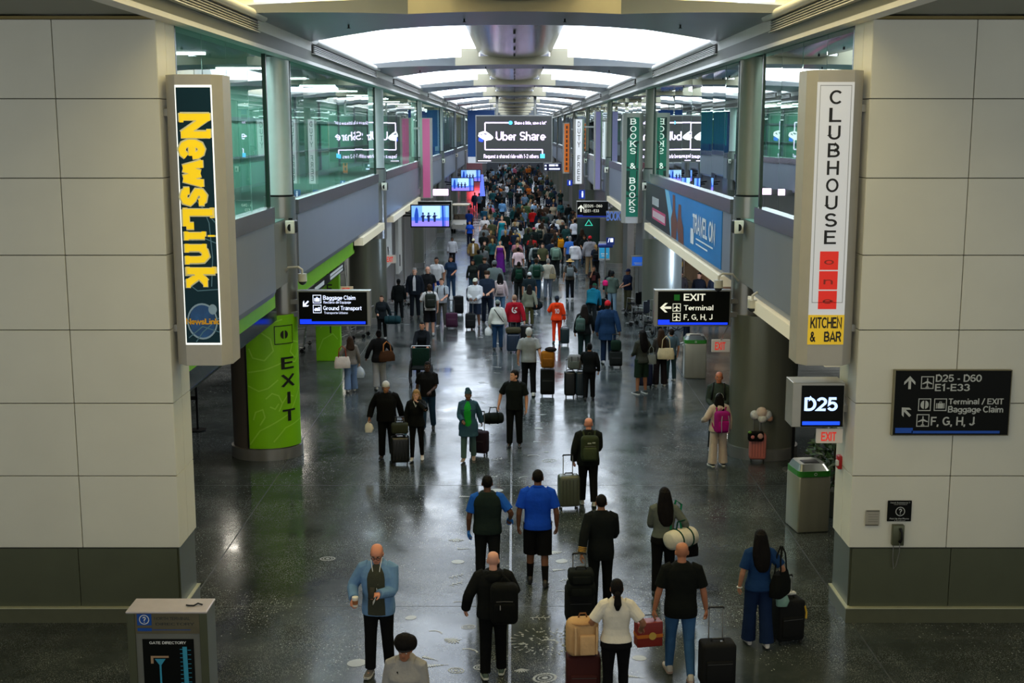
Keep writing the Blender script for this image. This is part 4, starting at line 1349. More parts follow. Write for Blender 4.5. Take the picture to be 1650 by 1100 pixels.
    def hairmesh(f, mb, kind):
        def bl(c, r):
            b = MB().ball(c, r, 18, 11)
            mb.add([f.hm @ Vector(v) for v in b.v], b.f)
        def lf(rs):
            mb.loft([[f.hm @ (Vector(c) + q) for q in el((0, 0, 0), a, b, 16, 2.3)] for c, a, b in rs])
        if kind == 'buzz':
            bl((0, -.018, .142), (.0805, .100, .097))
        elif kind == 'ring':          # bald crown, hair round the back and sides
            lf([((0, -.035, .06), .058, .062), ((0, -.03, .10), .079, .078), ((0, -.028, .14), .080, .080), ((0, -.03, .155), .066, .07)])
        elif kind == 'short':
            bl((0, -.016, .15), (.083, .102, .096))
            lf([((0, -.045, .03), .05, .05), ((0, -.03, .08), .080, .078), ((0, -.025, .14), .083, .09)])
        elif kind == 'curly':
            bl((0, -.01, .165), (.10, .115, .09)); bl((.04, .02, .2), (.06, .07, .06)); bl((-.04, .01, .2), (.06, .07, .06))
        elif kind == 'afro':
            bl((0, -.022, .180), (.120, .122, .112)); bl((.05, -.06, .16), (.085, .09, .10)); bl((-.05, -.06, .16), (.085, .09, .10)); bl((0, -.02, .215), (.10, .10, .085))
        elif kind in ('long', 'vlong'):
            bl((0, -.016, .15), (.085, .104, .097))
            e = -.20 if kind == 'long' else -.36
            lf([((0, -.035, .19), .080, .085), ((0, -.045, .12), .098, .085), ((0, -.06, .04), .115, .075), ((0, -.085, -.05), .128, .058), ((0, -.10, -.12), .132, .05), ((.01, -.112, e * .72), .115, .044), ((.02, -.115, e * .9), .085, .034), ((.02, -.115, e), .05, .02)])
        elif kind in ('pony', 'bun', 'low'):
            bl((0, -.014, .148), (.081, .101, .095))
            lf([((0, -.045, .03), .045, .045), ((0, -.03, .08), .077, .076), ((0, -.025, .14), .081, .09)])
            if kind == 'pony':
                lf([((0, -.10, .16), .03, .03), ((0, -.15, .13), .042, .04), ((0, -.165, .02), .045, .042), ((0, -.15, -.08), .036, .032), ((0, -.14, -.13), .012, .012)])
            elif kind == 'low':
                bl((0, -.12, .06), (.04, .04, .05)); lf([((0, -.12, .05), .04, .035), ((0, -.135, -.06), .05, .04), ((0, -.12, -.14), .02, .015)])
            else:
                bl((0, -.09, .215), (.05, .05, .045))
        elif kind == 'cap':
            bl((0, -.012, .158), (.086, .107, .088))
            lf([((0, .10, .135), .07, .085), ((0, .105, .15), .07, .085)])
        elif kind == 'capback':
            bl((0, -.012, .158), (.086, .107, .088))
            lf([((0, -.10, .125), .065, .07), ((0, -.10, .14), .065, .07)])
        elif kind == 'beanie':
            bl((0, -.014, .16), (.09, .108, .10))
        elif kind == 'straw':
            bl((0, -.01, .17), (.09, .105, .09))
            lf([((0, -.01, .14), .19, .21), ((0, -.01, .15), .19, .21), ((0, -.01, .165), .10, .12)])
        elif kind == 'wrap':
            bl((0, -.018, .165), (.088, .108, .10)); bl((0, .02, .26), (.05, .05, .05)); bl((.03, .01, .255), (.04, .04, .05))
        elif kind == 'hood':
            bl((0, -.03, .13), (.105, .125, .13)); lf([((0, -.03, -.04), .12, .11), ((0, -.035, .05), .11, .12), ((0, -.03, .12), .10, .12)])
    def shoe(f, mb, sd, ease=0.0, heel=.0):
        hip, kn, an, _, fp = f.legs[sd]
        R_ = Matrix.Rotation(-radians(fp), 4, 'X')
        yaw = Matrix.Rotation(radians(-6 * sd), 4, 'Z')
        M = Matrix.Translation(an) @ yaw @ R_
        rings = []
        for y, w, zt, zb in ((-.078, .026, -.02, -.07), (-.06, .036, .02, -.0755), (-.02, .039, .035, -.0755), (.04, .042, -.005, -.0755), (.10, .047, -.030, -.0755), (.15, .045, -.042, -.0755), (.185, .030, -.05, -.072), (.2, .012, -.056, -.068)):
            c, h = (zt + zb) / 2, (zt - zb) / 2
            ring = []
            for i in range(14):
                a = 2 * pi * i / 14
                z = c + h * math.copysign(abs(sin(a)) ** .6, sin(a))
                ring.append(M @ Vector((math.copysign(abs(cos(a)) ** .8, cos(a)) * (w + ease), y, z)))
            rings.append(ring)
        mb.loft(rings)
    def sole(f, mb, sd):
        hip, kn, an, _, fp = f.legs[sd]
        M = Matrix.Translation(an) @ Matrix.Rotation(radians(-6 * sd), 4, 'Z') @ Matrix.Rotation(-radians(fp), 4, 'X')
        out = [(0, -.088, .024), (0, -.06, .040), (0, .0, .042), (0, .1, .051), (0, .16, .048), (0, .2, .026)]
        P_ = [(w, y) for _, y, w in out] + [(-w, y) for _, y, w in out[::-1]]
        n = len(P_)
        mb.add([M @ Vector((x, y, -.078)) for x, y in P_] + [M @ Vector((x, y, -.052)) for x, y in P_], [tuple(range(n))[::-1], tuple(range(n, 2 * n))] + [(i, (i + 1) % n, n + (i + 1) % n, n + i) for i in range(n)])

LEGR = {'skin': (.088, .082, .062, .055, .056, .045, .037), 'slim': (.098, .089, .070, .062, .062, .052, .046), 'straight': (.102, .095, .081, .075, .073, .068, .066), 'wide': (.104, .100, .094, .092, .094, .098, .104)}
ARMR = {'skin': (.05, .052, .045, .038, .040, .034, .026)}
_CACHE = {}

def person(label, fx=None, fy=None, hy=None, hd=0, H=None, loc=None, top=('long', (30, 30, 30)), bot=('straight', (24, 24, 26)), shoes=(30, 30, 30), hair=('short', 'black'), sk='t',
           fem=False, build=1.0, stride=0.0, arms=('hang', 'hang'), lean=0, head=(0, 0), face=False, lod='mid', group=None, soles=None, hem=None, panel=None, gloves=None, socks=None, cat='person', curl=35, name='person'):
    if loc is None:
        loc = on_floor(fx, fy)
    if H is None:
        H = max(1.5, min(1.98, at_depth(fx, hy, loc.y).z * (1.0))) if hy is not None else 1.72
    f = Fig(loc, hd, H, fem, build, stride, arms, lean, head)
    root = thing(name, label, cat, loc, radians(hd), group)
    f.root = root
    vx = {'near': .0075, 'mid': .0115, 'far': .028}[lod]
    st = {'near': 3, 'mid': 2, 'far': 1}[lod]
    far = lod == 'far'
    key0 = (round(H, 2), fem, build, stride, arms, lean, head, lod)
    def piece(kind, nm, fn, m, key, remesh=True, step=st, v=None, smooth=True):
        k = (kind,) + tuple(key) + key0
        if k in _CACHE:
            src = _CACHE[k]
            o = bpy.data.objects.new(nm, src.data)
            COL.objects.link(o)
            o.parent = root
        else:
            mb = MB()
            fn(mb)
            if not mb.v:
                return None
            f.P(mb)
            o = mb.obj(nm, m, root, smooth=smooth, angle=60)
            if remesh:
                fuse(o, (v or vx) , step)
            _CACHE[k] = o
            # objects that share this mesh get it swapped for the fused one later
        o.material_slots[0].link = 'OBJECT'
        o.material_slots[0].material = m
        return o
    # body
    tk, tc = top[0], top[1]
    bk, bc = bot[0], bot[1]
    def body(mb):
        f.headmesh(mb, 22 if not far else 12)
        f.torso(mb, .86, 1.46, -.014)
        for sd in (-1, 1):
            f.leg(mb, sd, LEGR['skin'])
            f.arm(mb, sd, ARMR['skin'])
            f.hands(mb, sd, curl)
            f.shoe(mb, sd, -.008)
    skm = skin(SK[sk] if isinstance(sk, str) else sk)
    piece('body', 'body', body, skm, (curl,))
    # top
    hz = hem if hem is not None else {'tee': .86, 'long': .86, 'jacket': .80, 'hoodie': .84, 'coat': .62, 'sleeveless': .88, 'dress': .30, 'gown': .08, 'vest': .86, 'polo': .86, 'tank': .88, 'tunic': .70}[tk]
    ez = {'tee': .014, 'long': .014, 'jacket': .028, 'hoodie': .030, 'coat': .03, 'sleeveless': .010, 'dress': .012, 'gown': .012, 'vest': .028, 'polo': .014, 'tank': .009, 'tunic': .014}[tk]
    slv = {'tee': .42, 'polo': .42, 'long': 1.0, 'jacket': 1.0, 'hoodie': 1.0, 'coat': 1.0, 'sleeveless': 0, 'dress': .36, 'gown': 0, 'vest': 0, 'tank': 0, 'tunic': 1.0}[tk]
    def topf(mb):
        z1 = 1.482 if tk not in ('tank', 'gown') else 1.36
        f.torso(mb, max(hz, .76), z1, ez, flare=.0 if hz > .7 else .12)
        if hz < .76:
            rings = []
            for z in (.9, .76, (hz + .76) / 2, hz):
                rx, ry, y0 = interp(f.prof, z)
                t = (.9 - z)
                rings.append(el((0, y0, z + f.drop), rx * f.build + ez + t * .10, ry * f.build + ez + .01 + t * (.16 if stride else .12), 24))
            mb.loft(rings)
        if slv:
            e = ez * .8
            for sd in (-1, 1):
                f.arm(mb, sd, (.062, .062, .056, .050, .048, .044, .038) if slv > .9 else (.064, .064, .064, .064, .06, .06, .06), e, slv)
        if tk in ('hoodie',):
            b = MB().tube([f.up @ Vector((.09 * cos(a), -.03 + .085 * sin(a), 1.45 - .012 * sin(a))) for a in [2 * pi * i / 14 for i in range(14)]], .032, 8, closed=True)
            mb.add(b.v, b.f)
            b = MB().ball((0, -.125, 1.40), (.10, .045, .075))
            mb.add([f.up @ Vector(v) for v in b.v], b.f)
        if tk in ('jacket', 'coat', 'polo'):
            b = MB().tube([f.up @ Vector((.072 * cos(a), -.018 + .068 * sin(a), 1.475 - .02 * sin(a))) for a in [2 * pi * i / 14 for i in range(14)]], .017, 8, closed=True)
            mb.add(b.v, b.f)
    nm = {'tee': 'tee_shirt', 'polo': 'polo_shirt', 'long': 'shirt', 'jacket': 'jacket', 'hoodie': 'hoodie', 'coat': 'coat', 'sleeveless': 'top', 'dress': 'dress', 'gown': 'gown', 'vest': 'vest', 'tank': 'tank_top', 'tunic': 'tunic'}[tk]
    if tk == 'vest':          # a short sleeved shirt shows round the vest
        def shf(mb):
            for sd in (-1, 1):
                f.arm(mb, sd, (.062, .064, .062, .06, .06, .06, .06), .010, .42)
            f.torso(mb, 1.2, 1.478, .010)
        piece('undershirt', 'shirt_sleeves', shf, cloth(top[2]), ())
    piece('top' + tk, nm, topf, cloth(tc), (hz,))
    if panel:                 # open front showing the shirt below
        pc, half, z0, z1 = panel
        def pf(mb):
            rings = []
            for z in (z0, .93, 1.02, 1.1, 1.2, 1.3, 1.36, 1.41, z1):
                if not (z0 <= z <= z1):
                    continue
                rx, ry, y0 = interp(f.prof, z)
                k = f.build
                belly = max(0, f.build - 1.02) * .35 * max(0, 1 - abs(z - 1.05) / .2)
                hw = half * (1 if z < 1.25 else 1 - (z - 1.25) * 1.6)
                ring = []
                for a, o_ in ((-hw, .0), (-hw * .5, .0), (0, .0), (hw * .5, 0), (hw, 0)):
                    ring.append(f.up @ Vector((rx * k * sin(a), y0 + belly * .5 + (ry * k + ez) * cos(a) ** .8 + .016, z)))
                for a in (hw, 0, -hw):
                    ring.append(f.up @ Vector((rx * k * sin(a) * .9, y0 + (ry * k) * cos(a) * .6, z)))
                rings.append(ring)
            mb.loft(rings)
        piece('panel', 'shirt_front', pf, cloth(pc), (half, z0, z1), remesh=False)
    # bottom
    if bk != 'none':
        def botf(mb):
            if bk == 'skirt':
                rings = []
                for z in (1.03, .93, .8, .6, .48):
                    rx, ry, y0 = interp(f.prof, z)
                    t = max(0, .9 - z)
                    rings.append(el((0, y0, z + f.drop), rx * f.build + .012 + t * .12, ry * f.build + .012 + t * .2, 24))
                mb.loft(rings)
                return
            f.torso(mb, .84, 1.03, .010 if bk != 'slim' else .004)
            sh = bk in ('shorts', 'shortslong')
            for sd in (-1, 1):
                rr = LEGR['wide' if bk in ('wide', 'shorts', 'shortslong') else bk]
                f.leg(mb, sd, rr, ease=(f.build - 1) * .05 + (.012 if sh else 0), frac={'shorts': .42, 'shortslong': .55}.get(bk, .985))
        piece('bot' + bk, {'shorts': 'shorts', 'shortslong': 'shorts', 'skirt': 'skirt'}.get(bk, 'trousers'), botf, cloth(bc), ())
    if socks:
        def sf(mb):
            for sd in (-1, 1):
                kn, an = f.legs[sd][1:3]
                mb.tube([kn.lerp(an, .42), kn.lerp(an, .7), an], [.052, .045, .042], 12)
        for sd in (-1, 1):
            def s1(mb, sd=sd):
                kn, an = f.legs[sd][1:3]
                mb.tube([kn.lerp(an, .45), kn.lerp(an, .7), an], [.056, .048, .043], 12)
            piece('sock%d' % sd, 'sock', s1, cloth(socks), (), remesh=False)
    for sd in (-1, 1):
        piece('shoe%d' % sd, 'shoe', lambda mb, sd=sd: f.shoe(mb, sd), mat('shoe_%d_%d_%d' % tuple(shoes), shoes, .5, var=.08), (), remesh=False)
        if soles and not far:
            piece('sole%d' % sd, 'sole', lambda mb, sd=sd: f.sole(mb, sd), mat('sole_%d_%d_%d' % tuple(soles), soles, .6), (), remesh=False, smooth=False)
    if gloves:
        for sd in (-1, 1):
            piece('glove%d' % sd, 'glove', lambda mb, sd=sd: f.hands(mb, sd, curl, 1.13), mat('glove', gloves, .5), (curl,), v=.006)
    hk, hc = hair
    if hk != 'bald':
        hm = mat('hair_%s' % str(hc), HAIR[hc] if isinstance(hc, str) else hc, .7 if isinstance(hc, str) else .8, 0, .7, 45, .25, 14, spec=.12, stretch=(1, 1, .35))
        piece('hair' + hk, {'cap': 'cap', 'capback': 'cap', 'beanie': 'hat', 'straw': 'straw_hat', 'wrap': 'headscarf', 'hood': 'hood'}.get(hk, 'hair'), lambda mb: f.hairmesh(mb, hk), hm, (), v=vx * .9)
        if hk in ('cap', 'capback', 'straw', 'wrap', 'beanie') and not far:
            def under(mb):
                b = MB()
                mb.loft([[f.hm @ (Vector(c) + q) for q in el((0, 0, 0), a, bb, 16, 2.3)] for c, a, bb in (((0, -.045, .03), .048, .048), ((0, -.03, .08), .078, .076), ((0, -.025, .12), .079, .086))])
            piece('hairunder', 'hair', under, mat('hair_dark', HAIR['dark'], .55, 0, .7, 45, .25, 14, spec=.3, stretch=(1, 1, .35)), (), remesh=False)
    if face and not far:
        def ey(mb, sd):
            b = MB().ball((sd * .030, .079, .113), (.0135, .012, .009), 10, 7)
            mb.add([f.hm @ Vector(v) for v in b.v], b.f)
            mb.cur = 1
            b = MB().ball((sd * .030, .0875, .113), (.0062, .005, .0066), 8, 6)
            mb.add([f.hm @ Vector(v) for v in b.v], b.f)
        for sd in (-1, 1):
            mb = MB(); ey(mb, sd); f.P(mb)
            mb.obj('eye', [mat('eye_white', (210, 205, 200), .3), mat('iris_dark', (30, 20, 14), .2)], root, smooth=True)
            mb = MB().tube([f.hm @ Vector((sd * x, y, z)) for x, y, z in ((.014, .094, .134), (.032, .0925, .139), (.05, .082, .133))], [.004, .005, .003], 6)
            f.P(mb).obj('eyebrow', mat('eyebrow', (34, 26, 20), .8), root, smooth=True)
        mb = MB().tube([f.hm @ Vector((x, y, z)) for x, y, z in ((-.024, .086, .052), (-.01, .096, .053), (.01, .096, .053), (.024, .086, .052))], [.003, .007, .007, .003], 8)
        f.P(mb).obj('lips', mat('lips', tuple(int(q * .72) for q in (SK[sk] if isinstance(sk, str) else sk)), .5), root, smooth=True)
    return f

# ------------------------------------------------------------ bags
def wheelpair(t, x, y, r=.028, nm='wheel'):
    b = MB().cyl((x - .012, y, r), (x + .012, y, r), r, n=12)
    b.obj(nm, mat('rubber', (20, 20, 20), .7), t, smooth=True)
def suitcase(label, loc, rz=0, w=.40, d=.25, h=.60, col=(24, 26, 26), hard=True, handle=1.0, pocket=True, cat='suitcase', group=None, tilt=0, name='suitcase', trim=None):
    t = thing(name, label, cat, (loc[0], loc[1], 0), radians(rz), group)
    z0 = .06
    m = mat('case_%d_%d_%d' % tuple(col), col, .32 if hard else .8, .0, 0 if hard else .2, 60, .06, spec=.5 if hard else .2)
    MB().rbox((0, 0, z0 + h / 2), (w, d, h), .06 if hard else .045).obj('shell', m, t, smooth=True, angle=50)
    if hard:
        b = MB()
        for i in range(5):
            x = -w / 2 + w * (i + 1) / 6
            b.bx(x - .008, x + .008, -d / 2 - .006, d / 2 + .006, z0 + .07, z0 + h - .07)
        b.obj('shell_ribbing', mat('case_rib_%d' % sum(col), tuple(int(q * .8) for q in col), .35), t)
    else:
        for y in (-d / 2,):
            b = MB().rbox((0, y, z0 + h * .38), (w * .78, .05, h * .5), .02)
            b.obj('pocket', m, t, smooth=True)
            MB().bx(-w * .36, w * .36, y - .03, y - .024, z0 + h * .56, z0 + h * .57).obj('zip', mat('zip_grey', (90, 90, 88), .4, .6), t)
    MB().tube([(-.08, 0, z0 + h), (-.07, 0, z0 + h + .03), (.07, 0, z0 + h + .03), (.08, 0, z0 + h)], .011, 8).obj('grip', M_BLACK, t, smooth=True)
    if handle:
        for x in (-.09, .09):
            MB().cyl((x, d / 2 - .04, z0 + h - .02), (x, d / 2 - .04, handle), .009, n=8).obj('telescopic_tube', M_STEEL, t, smooth=True)
        MB().tube([(-.1, d / 2 - .04, handle - .01), (-.09, d / 2 - .04, handle + .012), (.09, d / 2 - .04, handle + .012), (.1, d / 2 - .04, handle - .01)], .014, 8).obj('handle', M_BLACK, t, smooth=True)
    for x in (-w / 2 + .05, w / 2 - .05):
        for y in (-d / 2 + .05, d / 2 - .05):
            wheelpair(t, x, y)
    return t
def backpack(f, label, col, w=.32, h=.46, d=.18, z=1.20, off=0.0, side=0.0, accent=None, name='backpack', front=False):
    """worn by figure f"""
    s = f.s
    y = -(.135 * (1 + (f.build - 1)) + .03 + d / 2 + off)
    p = f.w(f.up @ Vector((side, y if not front else -y, z)))
    t = thing(name, label, 'backpack', p, f.hd)
    m = cloth(col)
    MB().rbox((0, 0, 0), (w * s, d * s, h * s), .075 * s, seg=4, e=5).obj('main_compartment', m, t, smooth=True, angle=60)
    MB().rbox((0, -d * .5 * s, -h * .16 * s), (w * .74 * s, .09 * s, h * .5 * s), .04 * s).obj('front_pocket', cloth(accent or tuple(int(q * .85) for q in col)), t, smooth=True, angle=60)
    MB().tube([(-w * .3 * s, -d * .545 * s, h * .12 * s), (0, -d * .56 * s, h * .13 * s), (w * .3 * s, -d * .545 * s, h * .12 * s)], .006 * s, 6).obj('zip', mat('zip_grey', (90, 90, 88), .4, .6), t)
    for sd in (-1, 1):
        if abs(side) > .05 and sd * side < 0:
            continue
        pts = [(sd * .10, d / 2 - .01, h * .42), (sd * .115 - side, .16 + off, h * .5 + .05), (sd * .12 - side, .30 + off, h * .36 + .02), (sd * .135 - side, .33 + off, .02), (sd * .15, .2 + off, -h * .25), (sd * .14, d / 2 - .02, -h * .38)]
        MB().tube([(a * s, b * s, c * s) for a, b, c in pts], .018 * s, 8).obj('strap', m, t, smooth=True)
    MB().tube([(-.03 * s, d * .4 * s, h * .5 * s), (-.02 * s, d * .4 * s, (h * .5 + .04) * s), (.02 * s, d * .4 * s, (h * .5 + .04) * s), (.03 * s, d * .4 * s, h * .5 * s)], .008 * s, 6).obj('grip', m, t, smooth=True)
    return t
def tote(label, p, rz, w, d, h, col, strap=None, sh=.3, hcol=None, name='tote_bag', cat='bag', taper=.85):
    """soft bag hung by two loops; p is the centre of its top edge"""
    t = thing(name, label, cat, p, radians(rz))
    r0 = [el((0, 0, -h), w / 2, d / 2, 20, 4.5), el((0, 0, -h * .97), w / 2 * 1.03, d / 2 * 1.03, 20, 4.5), el((0, 0, -h * .5), w / 2 * 1.02, d / 2 * 1.1, 20, 4), el((0, 0, 0), w / 2 * taper, d / 2 * .6, 20, 4)]
    MB().loft(r0).obj('bag_body', cloth(col) if sum(col) < 640 else mat('white_bag', col, .6, var=.04), t, smooth=True, angle=60)
    for y in (-d * .25, d * .25):
        MB().tube([(-w * .25, y, -.02), (-w * .2, y * .6, sh * .7), (0, y * .3, sh), (w * .2, y * .6, sh * .7), (w * .25, y, -.02)], .011, 7).obj('bag_strap', cloth(hcol or col), t, smooth=True)
    return t
def duffel(label, p, rz, L, r, col, strap=None, name='duffel_bag', bands=None, sr=None):
    t = thing(name, label, 'bag', p, radians(rz))
    rings = [[Vector((x, r * k * cos(a), r * k * sin(a) * .9)) for a in [2 * pi * i / 20 for i in range(20)]] for x, k in ((-L / 2, .6), (-L / 2 + .03, .92), (-L / 4, 1), (0, 1.02), (L / 4, 1), (L / 2 - .03, .92), (L / 2, .6))]
    MB().loft(rings).obj('bag_body', cloth(col), t, smooth=True, angle=60)
    for x in (-L * .2, L * .2):
        MB().tube([(x, r * 1.03 * cos(a), r * 1.03 * .9 * sin(a)) for a in [2 * pi * i / 20 for i in range(20)]], .012, 6, closed=True).obj('band', cloth(bands or tuple(int(q * .7) for q in col)), t, smooth=True)
    MB().tube([(-L * .2, 0, r * .9), (-L * .15, 0, r * .9 + .12), (L * .15, 0, r * .9 + .12), (L * .2, 0, r * .9)], .013, 7).obj('bag_handle', cloth(bands or col), t, smooth=True)
    if strap:
        MB().tube(strap, .016, 7).obj('shoulder_strap', cloth(sr or col), t, smooth=True)
    return t
def plastic_bag(label, p, col=(225, 228, 228), s=1.0):
    t = thing('carrier_bag', label, 'bag', p)
    rings = [el((0, 0, -.30 * s), .10 * s, .06 * s, 14, 3), el((.01, 0, -.2 * s), .125 * s, .08 * s, 14, 3), el((0, .01, -.1 * s), .10 * s, .06 * s, 14, 2.5), el((0, 0, -.03 * s), .035 * s, .025 * s, 14, 2)]
    MB().loft(rings).obj('bag_body', mat('thin_plastic_%d' % sum(col), col, .45, var=.04, bump=.4, bscale=12), t, smooth=True)
    MB().tube([(-.03 * s, 0, -.05 * s), (-.015, 0, 0), (.015, 0, 0), (.03 * s, 0, -.05 * s)], .008, 6).obj('bag_handle', mat('thin_plastic_%d' % sum(col), col, .45, var=.04, bump=.4, bscale=12), t, smooth=True)
    return t
# ------------------------------------------------------------ the people in the photograph
def LH(px, py, H):
    """place on the floor whose head top at height H shows at this pixel"""
    x, y, z = ray(px, py)
    t = (H - CAM_H) / z
    return Vector((x * t, y * t, 0))
BLK, INKY, NAVY, JEAN, GREYT = (17, 18, 19), (24, 26, 27), (24, 32, 50), (56, 78, 108), (128, 128, 126)
def fchild(f, mb, nm, m, smooth=True):
    return f.P(mb).obj(nm, m, f.root, smooth=smooth)

# -- nearest people
f = person('bald man with glasses in an open blue denim shirt holding a coffee and a phone', 612, 1084, 872, 176, top=('jacket', (104, 140, 182)), bot=('straight', BLK), shoes=(88, 88, 90), soles=(190, 190, 186), hair=('ring', 'grey'), sk=(206, 138, 112), build=1.06, stride=.25, arms=('phone', 'cup'), head=(0, 22), face=True, lod='near', panel=((62, 64, 54), .66, .82, 1.47))
h = f.hand(1)
p = f.w(h + Vector((-.02, .03, -.03)))
t = thing('coffee_cup', 'white paper coffee cup with brown sleeve held by the bald man in denim', 'cup', p)
MB().cyl((0, 0, 0), (0, 0, .115), .03, .04, 18).obj('cup_body', mat('paper_white', (222, 218, 208), .6), t, smooth=True)
MB().cyl((0, 0, .03), (0, 0, .085), .0345, .0395, 18).obj('sleeve', mat('kraft_sleeve', (150, 96, 58), .8), t, smooth=True)
MB().cyl((0, 0, .112), (0, 0, .128), .043, .039, 18).obj('lid', mat('lid_white', (232, 230, 224), .4), t, smooth=True)
h = f.hand(-1)
p = f.w(h + Vector((.03, .02, .03)))
t = thing('mobile_phone', 'dark mobile phone in the left hand of the bald man in denim', 'phone', p, f.hd)
MB().rbox((0, 0, 0), (.075, .012, .15), .006, Matrix.Rotation(radians(40), 4, 'X')).obj('phone_case', M_BLACK, t, smooth=True)
fchild(f, MB().tube([(.075, .06, 1.57), (.05, .12, 1.45), (.015, .155, 1.30), (-.02, .175, 1.16), (.01, .17, 1.06), (.035, .168, 1.02), (.04, .17, .98), (.02, .168, 1.02), (.0, .17, 1.1), (-.03, .165, 1.25), (-.05, .12, 1.45), (-.07, .06, 1.57)], .0055, 6), 'earphone_wire', mat('wire_white', (230, 230, 228), .5))
g = MB()
for sd in (-1, 1):
    g.tube([f.hm @ Vector((sd * .033 + .024 * cos(a), .102, .112 + .018 * sin(a))) for a in [2 * pi * i / 14 for i in range(14)]], .0035, 6, closed=True)
    g.tube([f.hm @ Vector(q) for q in ((sd * .057, .10, .117), (sd * .078, .04, .117), (sd * .08, -.01, .112))], .003, 6)
g.tube([f.hm @ Vector((-.01, .104, .116)), f.hm @ Vector((.01, .104, .116))], .003, 6)
fchild(f, g, 'glasses', M_BLACK)

f = person('woman with black curly hair and headband in a pale grey hoodie, bottom edge', loc=LH(655, 1030, 1.60), H=1.66, hd=172, top=('hoodie', (150, 148, 146)), bot=('straight', INKY), hair=('afro', 'black'), sk=(158, 104, 76), fem=True, build=1.12, stride=.3, arms=('waist', 'waist'), lean=7, head=(0, 6), face=True, lod='near')
hb = MB().tube([f.hm @ Vector((.083 * cos(a), -.012 + .104 * sin(a), .142 + .004 * sin(a))) for a in [2 * pi * i / 20 for i in range(20)]], .016, 8, closed=True)
fchild(f, hb, 'headband', M_BLACK)
fchild(f, MB().tube([(.12, .02, 1.44), (.07, .16, 1.36), (-.04, .215, 1.18), (-.16, .2, 1.02), (-.2, .05, .96)], .017, 8), 'crossbody_strap', M_BLACK)

f = person('bald man in a black hooded jacket carrying a black backpack on one shoulder', 795, 1088, 887, 2, top=('hoodie', (20, 22, 22)), bot=('straight', (13, 14, 15)), shoes=(60, 78, 66), soles=(196, 198, 190), hair=('bald', 'grey'), sk=(206, 152, 132), build=1.12, stride=.3, arms=('wide', 'strap'), lod='near', head=(-4, 4))
t = backpack(f, 'big black backpack hung on the right shoulder of the bald man in black', (16, 18, 17), .36, .54, .22, 1.13, .03, .14)
a = MB().cyl((-.055, -.175, .04), (-.055, -.18, -.02), .006, n=6); a.obj('zip_pull', M_STEEL, t)

f = person('security officer in a dark vest over blue sleeves with blue gloves', loc=LH(785, 764, 1.82), H=1.82, hd=2, top=('vest', (26, 38, 36), (28, 84, 176)), bot=('straight', INKY), shoes=BLK, hair=('buzz', 'black'), sk=(96, 64, 46), build=1.10, stride=-.3, arms=('hang', 'side'), lod='near', gloves=(40, 120, 214))
f = person('security officer in a bright blue short sleeved shirt and black shorts', 866, 942, 755, 0, top=('polo', (22, 72, 190)), bot=('shortslong', (16, 17, 18)), shoes=(16, 16, 17), socks=(18, 18, 19), hair=('buzz', 'black'), sk=(120, 80, 58), build=1.10, stride=-.35, arms=('hang', 'hang'), lod='near')
fchild(f, MB().tube([(.176 * 1.12 * cos(a), -.005 + .132 * sin(a), .955) for a in [2 * pi * i / 24 for i in range(24)]], .018, 8, closed=True), 'belt', M_BLACK)
f = person('airline pilot in a black uniform jacket with gold sleeve stripes', loc=LH(969, 795, 1.77), H=1.77, hd=0, top=('jacket', (20, 24, 24)), bot=('straight', (18, 21, 21)), shoes=BLK, hair=('buzz', 'black'), sk=(150, 104, 78), build=.98, stride=.3, arms=('pull', 'waist'), lod='near', hem=.77)
g = MB()
S, E, T = f.arms[-1]
for q in (.62, .70, .78, .86):
    c = E.lerp(T, q)
    d_ = (T - E).normalized(); u_ = d_.orthogonal().normalized(); w_ = d_.cross(u_)
    g.tube([c + (u_ * cos(a) + w_ * sin(a)) * .064 for a in [2 * pi * i / 12 for i in range(12)]], .005, 5, closed=True)
fchild(f, g, 'sleeve_stripe', mat('gold_braid', (190, 150, 70), .4, .5))
fchild(f, MB().tube([f.up @ Vector((.066 * cos(a), -.02 + .062 * sin(a), 1.487)) for a in [2 * pi * i / 16 for i in range(16)]], .012, 6, closed=True), 'shirt_collar', M_WHITE)
hw = f.w(f.hand(-1))
pc = Vector((hw.x - .03, hw.y - .30, 0))
t = suitcase('black wheeled crew case pulled by the pilot, carrying two bags', pc, 4, .42, .26, .50, (20, 22, 22), False, 1.0)
for z, wd, nm in ((.62, .40, 'lower black bag strapped upright on the crew case'), (.80, .36, 'upper black bag on top of the two behind the pilot')):
    b = thing('flight_bag', nm, 'bag', (pc.x, pc.y - .24, z - .05), radians(4))
    MB().rbox((0, 0, .05), (wd, .26, .19), .05).obj('bag_body', cloth((22, 26, 25)), b, smooth=True)
    MB().tube([(-.08, 0, .14), (-.06, 0, .18), (.06, 0, .18), (.08, 0, .14)], .011, 7).obj('bag_handle', M_BLACK, b, smooth=True)
    MB().rbox((0, -.135, .03), (wd * .7, .03, .11), .012).obj('pocket', cloth((26, 30, 29)), b, smooth=True)

